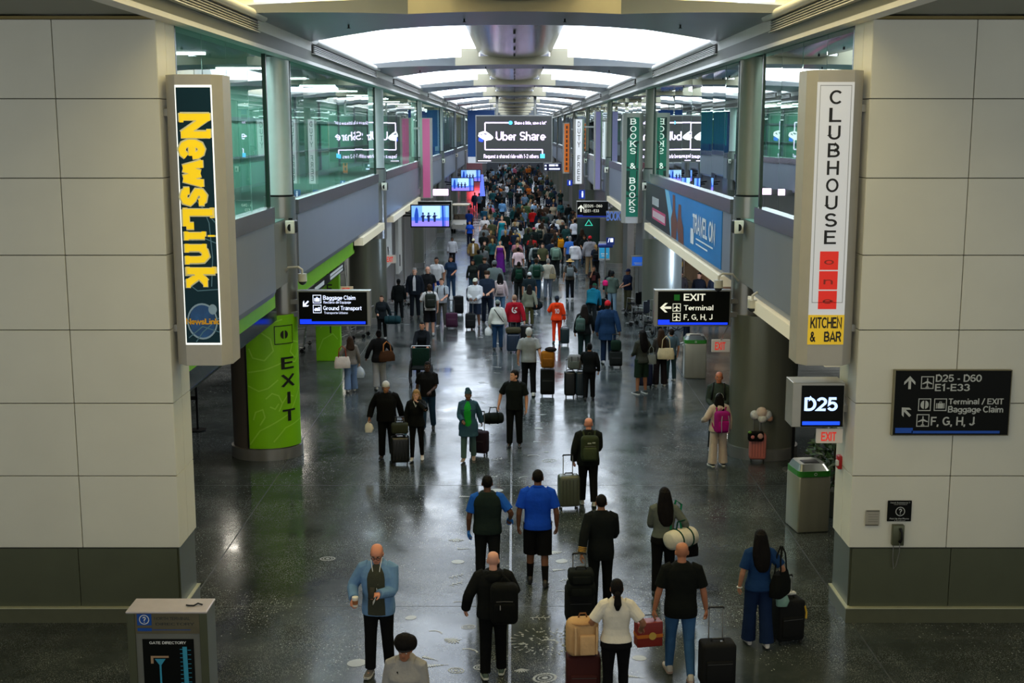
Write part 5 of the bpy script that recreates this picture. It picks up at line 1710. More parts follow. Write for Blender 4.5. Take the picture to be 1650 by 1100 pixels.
f = person('woman with a black ponytail in a white tee and black trousers seen from behind', loc=LH(994, 931, 1.68), H=1.68, hd=2, top=('tee', (214, 208, 196)), bot=('slim', (15, 15, 17)), hair=('low', 'black'), sk=(150, 104, 78), fem=True, build=1.10, stride=.2, arms=('cup', 'side'), lod='near', hem=.93)
hw = f.w((-.40, .16, 0))
t = suitcase('dark wheeled suitcase under the tan bag, at the bottom edge', (hw.x, hw.y, 0), 2, .42, .26, .60, (62, 26, 24), False, 1.02)
b = thing('tan_bag', 'tan canvas rucksack standing on the suitcase beside the woman in white tee', 'backpack', (hw.x - .02, hw.y - .06, .67), radians(6))
MB().rbox((0, 0, .24), (.40, .24, .48), .10, seg=4, e=5).obj('bag_body', cloth((190, 152, 108)), b, smooth=True, angle=60)
MB().rbox((.05, -.125, .17), (.20, .05, .26), .03).obj('front_pocket', cloth((202, 164, 120)), b, smooth=True)
MB().tube([(.17 * cos(a), -.02 + .1 * sin(a), .43) for a in [2 * pi * i / 20 for i in range(20)]], .014, 7, closed=True).obj('bag_rim', cloth((170, 130, 90)), b, smooth=True)
for x in (-.1, .16):
    MB().tube([(x, -.13, .40), (x, -.155, .25), (x, -.14, .06)], .014, 7).obj('strap', cloth((206, 170, 128)), b, smooth=True)
MB().tube([(-.05, 0, .47), (-.03, 0, .53), (.04, 0, .53), (.06, 0, .47)], .011, 7).obj('grip', cloth((120, 84, 56)), b, smooth=True)

f = person('bald man in a black tee and blue jeans carrying a red box bag', 1094, 1090, 871, 0, top=('tee', (17, 20, 18)), bot=('slim', (52, 88, 128)), shoes=(168, 164, 158), soles=(150, 130, 120), hair=('bald', 'grey'), sk=(170, 112, 84), build=1.10, stride=-.6, arms=('carry', 'carry'), lod='near', hem=.80)
h = f.w(f.hand(-1))
t = thing('gift_bag', 'dark red square carrier box with a gold seal held by the bald man in jeans', 'bag', (h.x - .06, h.y, h.z - .40), radians(12))
MB().rbox((0, 0, .16), (.34, .17, .33), .012).obj('box_body', mat('dark_red_card', (124, 30, 24), .45), t, smooth=True)
MB().bx(-.172, .172, -.089, .089, .12, .165).obj('gold_band', mat('gold_band', (196, 110, 36), .4, .2), t)
MB().cyl((0.03, -.088, .145), (0.03, -.096, .145), .05, n=20).obj('seal', mat('gold_seal', (206, 170, 80), .4, .3), t)
MB().tube([(-.09, 0, .32), (-.06, 0, .40), (.06, 0, .40), (.09, 0, .32)], .008, 6).obj('bag_handle', M_BLACK, t, smooth=True)
h = f.w(f.hand(1))
p = on_floor(1156, 1112)
t = suitcase('black soft suitcase with a raised handle pulled by the bald man in jeans', (p.x, p.y + .1, 0), 6, .44, .28, .56, (18, 19, 19), False, 1.02)
MB().cyl((.05, -.02, .62), (.05, -.02, .626), .02, n=12).obj('badge', M_STEEL, t)

f = person('woman with long black hair and a grey sweater with a white duffel on her arm', loc=LH(1071, 784, 1.70), H=1.70, hd=-4, top=('long', (92, 98, 92)), bot=('straight', (16, 17, 18)), hair=('vlong', 'black'), sk=(150, 104, 78), fem=True, build=1.08, stride=.2, arms=('waist', 'side'), lod='near', hem=.95, head=(10, 0))
h = f.w((.26, -.16, .98))
t = duffel('white duffel bag with dark green bands and a green shoulder strap', h, 38, .52, .165, (204, 200, 188), [(0, .0, .15), (.06, .1, .3), (.14, .14, .46), (.10, .22, .52), (-.02, .2, .3), (-.1, .12, .1)], bands=(20, 60, 48), sr=(20, 104, 74))
h2 = f.w((.40, .02, .78))
tote('black soft bag hanging under the white duffel', (h2.x, h2.y, h2.z + .1), 20, .28, .14, .24, (18, 19, 19), sh=.14)

f = person('woman with long black hair in a navy top and wide navy trousers', 1219, 1040, 852, 4, top=('tee', (24, 52, 92)), bot=('wide', (22, 38, 68)), shoes=(196, 192, 188), hair=('vlong', 'black'), sk=(172, 122, 94), fem=True, build=1.04, stride=-.3, arms=('hang', 'side'), lod='near')
fchild(f, MB().tube([f.arms[-1][2] + Vector((.032 * cos(a), .032 * sin(a), .0)) for a in [2 * pi * i / 12 for i in range(12)]], .010, 6, closed=True), 'bracelet', M_WHITE)
h = f.w((.30, .0, 1.02))
tote('black shoulder bag of the woman in navy', (h.x, h.y - .05, h.z + .10), 55, .40, .18, .32, (17, 19, 18), sh=.36)
h2 = f.w((.34, .14, .86))
plastic_bag('small pale teal carrier bag of the woman in navy', (h2.x, h2.y - .2, h2.z), (120, 156, 142), .75)
p = on_floor(1268, 1034)
t = suitcase('black wheeled bag with a yellow tag beside the woman in navy', (p.x, p.y, 0), 15, .40, .28, .58, (15, 16, 16), False, .92)
MB().tube([(.18, -.13, .56), (.21, -.13, .46), (.2, -.14, .38)], .014, 6).obj('tag', mat('yellow_tag', (200, 160, 40), .5), t)
MB().bx(-.02, .14, .05, .12, .665, .69).obj('paper', M_WHITE, t)

# -- second band
f = person('bald man in a black jacket with an olive camouflage backpack', 947, 813, 672, 2, top=('jacket', (22, 26, 24)), bot=('straight', (18, 20, 20)), shoes=(150, 150, 148), soles=(190, 190, 186), hair=('bald', 'grey'), sk=(204, 138, 116), build=1.12, stride=-.35, arms=('hang', 'waist'), lod='near')
t = backpack(f, 'olive camouflage backpack worn by the bald man in black jacket', (50, 58, 40), .34, .50, .20, 1.19, accent=(60, 70, 48))
g = MB()
g.rbox((-.02, -.148, .13), (.07, .012, .025), .005); g.rbox((.06, -.148, .14), (.06, .012, .025), .005)
g.obj('badge', mat('pale_badge', (150, 154, 140), .6), t, smooth=True)
p = on_floor(916, 819)
suitcase('olive grey hard suitcase with shiny corners beside the bald man in black jacket', (p.x, p.y, 0), 8, .40, .27, .60, (78, 84, 72), True, 1.0)

f = person('woman in a long denim jacket, green top and blue headscarf', 755, 742, 628, 176, top=('coat', (50, 80, 98)), bot=('straight', (76, 100, 100)), shoes=(150, 128, 112), hair=('wrap', (52, 78, 92)), sk='b', fem=True, build=1.06, stride=.4, arms=('pull', 'waist'), face=True, lod='near', panel=((30, 150, 52), .60, .80, 1.47))
p = on_floor(772, 735)
suitcase('black and plum carry-on bag behind the woman in the denim jacket', (p.x, p.y + .12, 0), -20, .40, .24, .48, (34, 20, 30), False, .95)
f = person('man in a black polo shirt looking aside with a black holdall in hand', 829, 719, 595, 172, top=('polo', (20, 24, 23)), bot=('straight', (18, 20, 20)), shoes=BLK, hair=('short', 'dark'), sk=(206, 146, 118), build=1.06, stride=.12, arms=('hang', 'wide'), face=True, lod='near', head=(-48, 0))
h = f.w(f.hand(1))
duffel('black holdall hanging from the hand of the man in black polo', (h.x - .10, h.y, h.z - .20), 10, .46, .14, (20, 26, 24))
f = person('man in a black hoodie and white backward cap pulling luggage', 624, 738, 613, 178, top=('hoodie', (17, 18, 18)), bot=('straight', (15, 16, 16)), shoes=BLK, hair=('capback', (212, 210, 206)), sk='m', build=1.14, stride=.25, arms=('pull', 'wide'), face=True, lod='near', head=(0, 12))
h = f.w(f.hand(1)); plastic_bag('small white paper bag in the hand of the man in the white cap', (h.x, h.y - .02, h.z), (226, 224, 216), .8)
p = on_floor(645, 748)
suitcase('black hard suitcase between the man in the cap and the blond woman', (p.x, p.y, 0), 5, .40, .26, .56, (18, 20, 19), True, 1.0)
b = thing('cabin_bag', 'olive soft bag riding on the black suitcase of the couple', 'bag', (p.x, p.y - .0, .665), radians(5))
MB().rbox((0, -.0, .13), (.36, .24, .22), .05).obj('bag_body', cloth((50, 54, 42)), b, smooth=True)
MB().tube([(-.09, -.0, .24), (-.07, 0, .29), (.07, 0, .29), (.09, 0, .24)], .011, 7).obj('bag_handle', M_BLACK, b, smooth=True)
f = person('woman with long blond hair in a black half zip pullover and white shoes', 672, 741, 627, 178, top=('hoodie', (19, 21, 21)), bot=('slim', (17, 18, 18)), shoes=(206, 204, 200), hair=('vlong', 'blond'), sk='p', fem=True, build=1.02, stride=.35, arms=('face', 'hang'), face=True, lod='near', head=(0, 5))
fchild(f, MB().tube([f.up @ Vector(q) for q in ((-.06, .07, 1.45), (-.015, .125, 1.37), (0, .135, 1.33), (.015, .125, 1.37), (.06, .07, 1.45))], .012, 6), 'white_collar', M_WHITE)
h = f.w(f.hand(1))
o = MB().cyl((0, 0, -.16), (0, 0, .04), .034, n=14).cyl((0, 0, .04), (0, 0, .09), .016, n=10).obj('drink_bottle', mat('bottle_blue', (96, 150, 190), .25), smooth=True, loc=h); tag(o, 'pale blue drink bottle held by the blond woman', 'bottle')
f = person('man in a dark tee and blue jeans walking behind the blond woman', 690, 693, 582, 176, top=('tee', (24, 24, 25)), bot=('straight', (36, 60, 84)), shoes=(28, 26, 26), hair=('short', 'black'), sk='d', build=1.08, stride=.45, arms=('waist', 'hang'), face=True, lod='near')
f = person('person pushing an empty high backed wheelchair toward the camera', loc=LH(680, 517, 1.68), H=1.68, hd=178, top=('long', (20, 24, 28)), bot=('straight', INKY), hair=('low', 'black'), sk='t', fem=True, arms=('push', 'push'), face=True)
pw = f.loc
t = thing('wheelchair', 'tall dark green wheelchair pushed toward the camera', 'wheelchair', (pw.x, pw.y - .62, 0), radians(180))
MB().rbox((0, 0, .72), (.50, .05, .58), .03).obj('backrest', cloth((22, 46, 36)), t, smooth=True)
MB().rbox((0, .26, .50), (.46, .48, .05), .02).obj('seat', cloth((20, 24, 22)), t, smooth=True)
MB().tube([(-.27, -.02, 1.0), (-.26, -.12, 1.05), (.26, -.12, 1.05), (.27, -.02, 1.0)], .014, 8).obj('push_handle', M_STEEL, t, smooth=True)
for sx in (-1, 1):
    MB().tube([(sx * .26, 0, .2), (sx * .27, 0, 1.02)], .014, 8).tube([(sx * .26, 0, .72), (sx * .26, .42, .72), (sx * .26, .46, .3), (sx * .2, .62, .12)], .013, 8).obj('side_frame', M_BLACK, t, smooth=True)
    MB().tube([(sx * .3, .05 + .28 * cos(a), .29 + .28 * sin(a)) for a in [2 * pi * i / 28 for i in range(28)]], .016, 8, closed=True).cyl((sx * .27, .05, .29), (sx * .33, .05, .29), .03, n=10).obj('wheel', M_BLACK, t, smooth=True)
    MB().cyl((sx * .21, .5, .09), (sx * .24, .5, .09), .09, n=14).obj('caster', M_BLACK, t, smooth=True)
f = person('woman in grey plaid top and wide blue jeans with a white tote', 566, 631, 541, 12, top=('long', (118, 112, 104)), bot=('wide', (110, 134, 168)), shoes=(190, 190, 188), hair=('long', 'brown'), sk='p', fem=True, build=1.06, stride=.3, arms=('side', 'hang'))
h = f.w((-.24, -.05, 1.02)); tote('white tote bag with red straps on the arm of the woman in wide jeans', (h.x, h.y - .1, h.z + .1), 10, .42, .16, .30, (216, 204, 192), sh=.3, hcol=(150, 60, 40))
h = f.w(f.hand(1)); plastic_bag('clear white carrier bag in the right hand of the woman in wide jeans', (h.x, h.y, h.z), (190, 200, 206), 1.1)
f = person('person in a black jacket and light grey trousers with a brown bag', 612, 627, 531, 14, top=('jacket', (20, 20, 20)), bot=('wide', (152, 152, 150)), shoes=(200, 198, 194), hair=('bun', 'black'), sk='b', fem=True, build=1.12, stride=.3, arms=('wide', 'side'))
h = f.w((.22, -.06, 1.02)); tote('brown monogram handbag on the person in light grey trousers', (h.x, h.y - .08, h.z + .12), 25, .44, .17, .28, (70, 44, 26), sh=.26, hcol=(176, 112, 60), taper=.75)
f = person('grey haired man in a light grey tee and black trousers pulling a case', 852, 637, 527, 2, top=('tee', (140, 140, 136)), bot=('straight', (17, 18, 19)), shoes=(190, 190, 188), soles=(200, 200, 198), hair=('short', 'white'), sk=(196, 140, 112), build=1.06, stride=-.35, arms=('hang', 'pull'))
p = on_floor(882, 638)
suitcase('tall black suitcase carrying an orange backpack', (p.x, p.y, 0), 0, .38, .26, .68, (17, 18, 18), False, 1.05)
b = thing('backpack', 'orange brown backpack riding on a tall black suitcase', 'backpack', (p.x, p.y - .16, .80), 0)
MB().rbox((0, .03, .22), (.36, .2, .46), .08, seg=4, e=5).obj('main_compartment', cloth((150, 92, 26)), b, smooth=True, angle=60)
MB().rbox((0, -.08, .15), (.26, .06, .24), .03).obj('front_pocket', cloth((128, 78, 24)), b, smooth=True)
MB().ball((.08, .02, .49), (.16, .1, .07)).obj('rolled_jacket', cloth((34, 30, 28)), b, smooth=True)
f = person('person all in black pushing two suitcases', 949, 644, 552, -4, top=('long', (18, 20, 20)), bot=('straight', (16, 17, 18)), shoes=BLK, hair=('short', 'black'), sk='m', build=1.12, stride=.25, arms=('push', 'hang'))
for dx, c, nm in ((918, (20, 22, 24), 'black suitcase, left one of the pair under a grey backpack'), (936, (34, 48, 58), 'slate blue suitcase, right one of the pair under a grey backpack')):
    p = on_floor(dx, 640); suitcase(nm, (p.x, p.y, 0), 0, .30, .26, .66, c, True, 1.0)
p = on_floor(924, 640)
b = thing('backpack', 'grey backpack lying on the pair of suitcases', 'backpack', (p.x + .02, p.y - .06, .77), 0)
MB().rbox((0, 0, .2), (.38, .24, .40), .1, seg=4, e=5).obj('main_compartment', cloth((112, 112, 110)), b, smooth=True, angle=60)
MB().rbox((0, -.13, .14), (.24, .05, .2), .02).obj('front_pocket', cloth((92, 96, 90)), b, smooth=True)
for x in (-.08, .08):
    MB().tube([(x, -.11, .36), (x, -.14, .24), (x, -.13, .1)], .014, 6).obj('strap', cloth((70, 72, 70)), b, smooth=True)
f = person('person in an orange jersey with a white number ten and orange leggings', 897, 553, 476, 0, top=('hoodie', (226, 62, 22)), bot=('slim', (224, 60, 28)), shoes=(26, 26, 28), hair=('cap', (36, 44, 56)), sk='b', fem=True, build=1.06, stride=.2, arms=('strap', 'hang'))
pl = Plate(Vector((-.09, -.165, 1.30)) * f.s, Vector((.18, 0, 0)) * f.s, Vector((0, 0, -.19)) * f.s, (0, -1, 0))
m = MB(); pl.text(m, '10', .05, .05, .95, .95, .02, .0); m.obj('number_print', mat('white_print', (220, 216, 210), .6), f.root)
p = on_floor(910, 556); suitcase('dark teal suitcase beside the person in orange', (p.x, p.y, 0), 0, .30, .24, .54, (26, 44, 50), True, .98)
f = person('woman with long dark hair in dark clothes, right of the orange jersey', 941, 583, 490, -6, top=('long', (22, 26, 26)), bot=('straight', (28, 44, 44)), hair=('vlong', 'dark'), sk='t', fem=True, build=1.1, stride=.2, arms=('hang', 'fwd'))
backpack(f, 'grey green backpack of the dark haired woman near the orange jersey', (70, 92, 84), .28, .40, .16, 1.16, .03, -.10)
f = person('tall person in a long blue coat and red knit cap', 978, 585, 484, 0, top=('coat', (28, 52, 82)), bot=('straight', (22, 36, 60)), shoes=(170, 170, 168), hair=('beanie', (190, 36, 44)), sk='b', build=1.14, stride=.2, arms=('hang', 'pull'), hem=.66)
p = on_floor(992, 592); suitcase('black wheeled case pulled by the person in the blue coat', (p.x, p.y, 0), 0, .38, .26, .44, (22, 26, 24), False, .98)
b = thing('cabin_bag', 'dark green soft bag on the black case behind the blue coat', 'bag', (p.x, p.y - .02, .505), 0)
MB().rbox((0, 0, .17), (.32, .2, .33), .08, seg=4).obj('bag_body', cloth((22, 40, 30)), b, smooth=True, angle=60)
MB().tube([(-.06, 0, .33), (-.05, 0, .38), (.05, 0, .38), (.06, 0, .33)], .01, 6).obj('bag_handle', M_BLACK, b, smooth=True)
f = person('woman in a dark camouflage top and green shorts beside a navy suitcase', 1033, 634, 530, 30, top=('long', (58, 60, 52)), bot=('shortslong', (30, 46, 34)), shoes=(28, 36, 38), soles=(210, 210, 208), hair=('vlong', 'black'), sk='m', fem=True, build=1.02, arms=('waist', 'cup'))
p = on_floor(1036, 627); suitcase('navy hard suitcase behind the woman in green shorts', (p.x + .06, p.y + .25, 0), 0, .44, .27, .64, (22, 28, 54), True, .9)
h = f.w((.24, .0, 1.0)); tote('grey mesh handbag on the arm of the woman in green shorts', (h.x + .05, h.y - .1, h.z + .05), 0, .26, .12, .24, (120, 124, 116), sh=.25)
f = person('brown haired woman in dark clothes with a large cream shoulder bag', 1063, 622, 528, 10, top=('long', (62, 58, 54)), bot=('wide', (34, 28, 28)), shoes=(180, 176, 172), hair=('vlong', 'brown'), sk='p', fem=True, arms=('waist', 'hang'))
h = f.w((.12, -.16, 1.04)); tote('large cream shoulder bag of the brown haired woman', (h.x, h.y, h.z + .12), -6, .46, .17, .30, (206, 188, 146), sh=.34)
f = person('man in a grey blue shirt facing the woman with the cream bag', 1080, 614, 528, 20, top=('tee', (82, 104, 112)), bot=('straight', (46, 66, 66)), shoes=(170, 168, 160), hair=('short', 'dark'), sk='t', arms=('hang', 'hang'))
f = person('bald man in a dark grey sweater with black straps by the right column', loc=LH(1159, 597, 1.80), H=1.80, hd=168, top=('long', (54, 64, 58)), bot=('straight', INKY), hair=('bald', 'grey'), sk=(176, 104, 72), build=1.05, arms=('waist', 'waist'), face=True, lod='near')
for sd in (-1, 1):
    fchild(f, MB().tube([f.up @ Vector(q) for q in ((sd * .10, -.08, 1.47), (sd * .115, .03, 1.48), (sd * .12, .115, 1.36), (sd * .135, .135, 1.2), (sd * .16, .06, 1.05))], .02, 8), 'backpack_strap', M_BLACK)
f = person('woman in a cream tracksuit with a magenta backpack', 1156, 750, 632, 14, top=('hoodie', (196, 178, 162)), bot=('wide', (192, 176, 162)), shoes=(28, 28, 28), soles=(220, 218, 212), hair=('vlong', 'black'), sk='m', fem=True, build=1.12, arms=('cup', 'hang'), lod='near', head=(-30, 0))
fchild(f, MB().tube([f.hm @ Vector((.082 * cos(a), -.005, .14 + .095 * sin(a))) for a in [pi * i / 14 for i in range(15)]], .012, 7), 'headband', M_WHITE)
t = backpack(f, 'magenta and grey backpack on the woman in the cream tracksuit', (150, 30, 108), .36, .50, .22, 1.12, .0, -.04, accent=(164, 26, 116))
for x in (-.07, .07):
    MB().tube([(x, -.16, .16), (x * 1.3, -.175, 0), (x * 1.1, -.165, -.18)], .008, 6).obj('piping', mat('pale_piping', (150, 150, 156), .5), t, smooth=True)
p = on_floor(1219, 742)
t = suitcase('salmon pink suitcase standing against the right column foot', (p.x, p.y - .05, 0), -6, .36, .24, .56, (206, 122, 112), True, .92)
b = thing('tote_bag', 'black bag with a flower hung on the pink suitcase', 'bag', (p.x - .08, p.y - .24, .52), 0)
MB().rbox((0, 0, .08), (.34, .14, .22), .06).obj('bag_body', cloth((20, 20, 20)), b, smooth=True)
MB().ball((.08, -.08, .10), (.06, .02, .06)).obj('flower', mat('flower_pale', (196, 150, 140), .7), b, smooth=True)
MB().ball((-.08, -.08, .08), (.04, .02, .04)).obj('flower', mat('flower_pink', (206, 120, 120), .7), b, smooth=True)
MB().ball((-.14, -.06, .18), (.04, .03, .03)).obj('leaf', mat('leaf_green', (90, 140, 40), .6), b, smooth=True)
b = thing('plush_bundle', 'pile of pale plush toys on top of the pink suitcase', 'toy', (p.x + .04, p.y - .05, .62), 0)
for c, r, col in (((-.12, 0, .40), .1, (206, 206, 208)), ((.02, -.03, .46), .12, (214, 190, 176)), ((.14, 0, .40), .11, (196, 200, 206)), ((.03, -.06, .34), .10, (222, 220, 214)), ((.2, -.02, .33), .07, (200, 150, 130))):
    MB().ball(c, r).obj('plush', mat('plush_%d' % sum(col), col, .95, bump=.8, bscale=30), b, smooth=True)
MB().cyl((0, 0, -.02), (0, 0, .36), .02, n=8).obj('support', M_STEEL, b)

# -- third band: individuals further down the hall
def simple(label, fx, fy, hy, hd, top, bot, hair, sk='t', fem=False, arms=('hang', 'hang'), stride=.2, shoes=(30, 30, 32), build=1.04, **k):
    return person(label, fx, fy, hy, hd, top=top, bot=bot, hair=hair, sk=sk, fem=fem, arms=arms, stride=stride, shoes=shoes, build=build, **k)
f = simple('woman in a dark jacket looking at her phone with a teal bag', 616, 546, 476, 172, ('jacket', (26, 32, 36)), ('straight', INKY), ('pony', 'brown'), 'p', True, ('pull', 'waist'), shoes=(180, 180, 178), face=True)
h = f.w((-.34, .05, .80)); duffel('dark teal duffel bag held by the woman in the dark jacket', (h.x + .1, h.y - .1, h.z), 0, .56, .16, (26, 54, 60))
simple('person in black with a dark cap near the left trolley rack', 643, 515, 449, 10, ('jacket', (18, 22, 22)), ('straight', (20, 24, 26)), ('beanie', (20, 22, 24)), 'b', stride=0)
f = simple('grey haired man in a dark suit and white shirt', 669, 512, 431, 178, ('jacket', (26, 32, 40)), ('straight', (22, 26, 32)), ('short', 'grey'), 'p', face=True, panel=((204, 206, 208), .30, .95, 1.47))
simple('man in a dark shirt beside the man in the suit', 690, 509, 429, 178, ('tee', (30, 32, 34)), ('straight', (26, 28, 30)), ('ring', 'grey'), 'p', face=True)
simple('man in a white tee and bright blue trousers', 704, 489, 414, 178, ('tee', (212, 212, 212)), ('straight', (30, 62, 150)), ('short', 'black'), 'm', face=True)
simple('woman in a navy low cut top and jeans', 727, 480, 412, 178, ('tee', (38, 56, 80)), ('straight', (50, 76, 104)), ('long', 'dark'), 't', True, ('waist', 'hang'), face=True)
f = simple('man in a white tee and black shorts with a dark olive backpack', 693, 541, 457, 10, ('tee', (206, 206, 204)), ('shortslong', (20, 20, 22)), ('short', 'brown'), 'p', shoes=(190, 190, 186), arms=('strap', 'hang'))
backpack(f, 'dark olive backpack on the man in white tee and shorts', (42, 48, 42), .36, .48, .2)
f = simple('man in a pale grey tee leaning on a plum suitcase', 712, 526, 447, 172, ('tee', (168, 178, 186)), ('straight', (78, 78, 72)), ('short', 'brown'), 'p', arms=('waist', 'waist'), stride=0, shoes=(170, 168, 164), face=True)
for sd in (-1, 1):
    fchild(f, MB().tube([f.up @ Vector(q) for q in ((sd * .11, -.02, 1.47), (sd * .12, .115, 1.36), (sd * .135, .13, 1.15))], .02, 8), 'backpack_strap', M_BLACK)
p = on_floor(728, 529); suitcase('plum soft suitcase with a raised handle beside the pale grey tee', (p.x, p.y, 0), 0, .42, .26, .5, (66, 34, 56), False, 1.0)
p = on_floor(739, 507); suitcase('black soft suitcase behind the plum one', (p.x, p.y, 0), 0, .38, .28, .66, (16, 18, 18), False, None)
f = simple('man in a white hooded shirt and pale cap with a navy backpack', 766, 526, 447, 168, ('hoodie', (206, 208, 212)), ('shortslong', (34, 44, 62)), ('cap', (204, 204, 186)), 'b', arms=('waist', 'waist'), stride=0, shoes=(40, 40, 44), build=1.1, face=True)
h = f.w((.24, -.15, 1.13)); t = thing('backpack', 'navy backpack hung at the side of the man in the pale cap', 'backpack', h, f.hd); MB().rbox((0, 0, 0), (.2, .36, .5), .08, seg=4).obj('main_compartment', cloth((24, 38, 58)), t, smooth=True, angle=60); MB().tube([(-.1, .1, .22), (-.16, .16, .34), (-.18, .28, .2), (-.16, .26, -.02)], .018, 7).obj('strap', cloth((24, 38, 58)), t, smooth=True)
p = on_floor(758, 531); suitcase('black suitcase with a tall handle in front of the man in the pale cap', (p.x, p.y, 0), 0, .36, .25, .52, (22, 26, 28), False, 1.05)
simple('curly haired person in a navy shirt beside the white hooded shirt', 785, 521, 436, 172, ('tee', (34, 44, 60)), ('straight', (26, 34, 48)), ('curly', 'brown'), 'p', arms=('waist', 'waist'), face=True)
f = simple('person in a loose grey hooded coat, left of centre aisle', 797, 500, 417, 6, ('coat', (104, 114, 112)), ('straight', (70, 84, 92)), ('beanie', (96, 100, 100)), 't', build=1.12, hem=.82)
f = simple('person with long dark hair and a pale pink backpack and jeans', 806, 514, 440, 2, ('long', (186, 168, 168)), ('straight', (88, 120, 148)), ('long', 'black'), 't', True)
backpack(f, 'pale pink backpack in the crowd left of centre', (190, 168, 168), .30, .38, .15, 1.14)
f = simple('woman in a white jacket and grey knit cap with a black strap', 802, 563, 483, 0, ('jacket', (206, 206, 196)), ('straight', (36, 62, 92)), ('beanie', (118, 126, 120)), 'p', True, shoes=(40, 44, 50), build=1.1, hem=.90)
fchild(f, MB().tube([(-.12, -.11, 1.44), (0, -.155, 1.28), (.14, -.16, 1.08), (.2, -.08, .98)], .014, 7), 'crossbody_strap', M_BLACK)
h = f.w(f.hand(-1)); plastic_bag('white paper bag in the left hand of the woman in the white jacket', (h.x - .04, h.y, h.z + .02), (226, 228, 226), 1.0)
f = simple('person in a crimson sweatshirt with a white crest', 829, 560, 474, 2, ('hoodie', (150, 22, 36)), ('straight', (36, 50, 60)), ('buzz', (150, 120, 100)), 'p', build=1.12, arms=('hang', 'pull'))
pl = Plate(Vector((-.1, -.172, 1.36)) * f.s, Vector((.2, 0, 0)) * f.s, Vector((0, 0, -.2)) * f.s, (0, -1, 0))
m = MB(); pl.stroke(m, [(.9, .15), (.75, .12), (.6, .3)], .03 , 0); pl.stroke(m, [(.25, .05), (.1, .4), (.15, .75), (.5, .95), (.85, .75)], .04, 0); pl.stroke(m, [(.4, .5), (.65, .6), (.6, .75)], .03, 0); m.obj('crest_print', mat('white_print', (220, 216, 210), .6), f.root)
p = on_floor(827, 568); suitcase('navy suitcase below the crimson sweatshirt', (p.x, p.y, 0), 0, .42, .26, .56, (26, 44, 66), True, .95)
b = thing('cabin_bag', 'brown olive bag on the navy suitcase in mid aisle', 'bag', (p.x, p.y - .02, .625), 0); MB().rbox((0, 0, .1), (.50, .26, .2), .08, seg=4).obj('bag_body', cloth((64, 60, 44)), b, smooth=True, angle=60); MB().tube([(-.09, 0, .19), (-.07, 0, .24), (.07, 0, .24), (.09, 0, .19)], .011, 7).obj('bag_handle', M_BLACK, b, smooth=True)
p = on_floor(848, 551); suitcase('black suitcase right of the navy one in mid aisle', (p.x, p.y, 0), 0, .40, .26, .54, (18, 20, 22), True, .95)
f = simple('person in a grey anorak with an olive trouser and a black bundle', 853, 525, 458, -4, ('jacket', (118, 120, 104)), ('straight', (72, 70, 42)), ('long', 'dark'), 't', True, ('hang', 'pull'), build=1.12)
h = f.w((.30, .05, .86)); duffel('black bundle bag at the side of the grey anorak', (h.x, h.y, h.z), 50, .4, .16, (18, 26, 28))
f = simple('dark dressed person with a dark green backpack in the middle', 836, 486, 421, 2, ('long', (28, 34, 32)), ('straight', (30, 32, 32)), ('short', 'dark'), 'b', build=1.1); backpack(f, 'dark green backpack on the dark dressed person in the middle', (22, 58, 42), .30, .42, .16)
simple('person with a white cap and a dark shirt, centre aisle', 853, 508, 438, 0, ('tee', (30, 40, 44)), ('straight', (60, 66, 70)), ('cap', (214, 216, 218)), 't')
f = simple('man in a grey green tee and blue trousers with a dark green backpack', 864, 484, 415, 2, ('tee', (92, 112, 104)), ('straight', (38, 70, 100)), ('short', 'brown'), 'p', arms=('strap', 'strap')); backpack(f, 'dark green backpack over the grey green tee', (26, 60, 46), .32, .46, .17)
f = simple('grey haired person in a cream sweater with a tan side bag', 883, 481, 416, 2, ('long', (182, 176, 160)), ('straight', (110, 120, 134)), ('short', 'grey'), 'p', build=1.1, shoes=(50, 60, 70)); h = f.w((.18, -.12, .98)); tote('tan side bag of the cream sweater', (h.x, h.y, h.z + .1), 0, .3, .1, .2, (150, 136, 102), sh=.3)
f = simple('woman in a straw hat and black trousers with a grey backpack', 918, 483, 417, 2, ('tee', (70, 64, 58)), ('straight', (22, 26, 30)), ('straw', (196, 160, 96)), 't', True, ('hang', 'strap'), shoes=(190, 190, 188)); backpack(f, 'grey backpack of the woman in the straw hat', (116, 124, 126), .30, .40, .16)
f = simple('man in a black printed tee touching his face, facing the camera', 956, 490, 428, 176, ('tee', (26, 22, 22)), ('straight', (62, 30, 30)), ('short', 'black'), 'm', arms=('hang', 'face'), face=True, panel=((90, 48, 48), .5, 1.08, 1.32))
f = simple('person in a grey hoodie and pale jeans with a bright pink bag', 986, 504, 436, -30, ('hoodie', (88, 104, 96)), ('straight', (130, 156, 178)), ('beanie', (30, 34, 38)), 't', arms=('hang', 'waist'), stride=0)
h = f.w((-.26, .0, 1.28)); t = thing('pink_bag', 'bright pink bag on the shoulder of the grey hoodie', 'bag', h, f.hd); MB().rbox((0, 0, -.05), (.26, .30, .22), .07, seg=4).obj('bag_body', cloth((232, 40, 120)), t, smooth=True, angle=60); MB().tube([(.05, .1, .05), (.1, .05, .18), (.12, -.05, .05)], .012, 6).obj('bag_strap', cloth((232, 40, 120)), t, smooth=True)
f = simple('staff member in navy with a white name strip and khaki trousers', 1011, 500, 432, 120, ('polo', (18, 26, 46)), ('straight', (74, 72, 52)), ('cap', (22, 30, 60)), 'm', arms=('waist', 'waist'), stride=0, build=1.1)
fchild(f, MB().bx(-.07, .07, -.16, -.15, 1.28, 1.33), 'name_strip', M_WHITE)
f = simple('person with long dark hair and a black top at the sign post on the right', 982, 498, 434, 10, ('long', (20, 26, 34)), ('straight', (24, 28, 36)), ('long', 'black'), 't', True, stride=0)
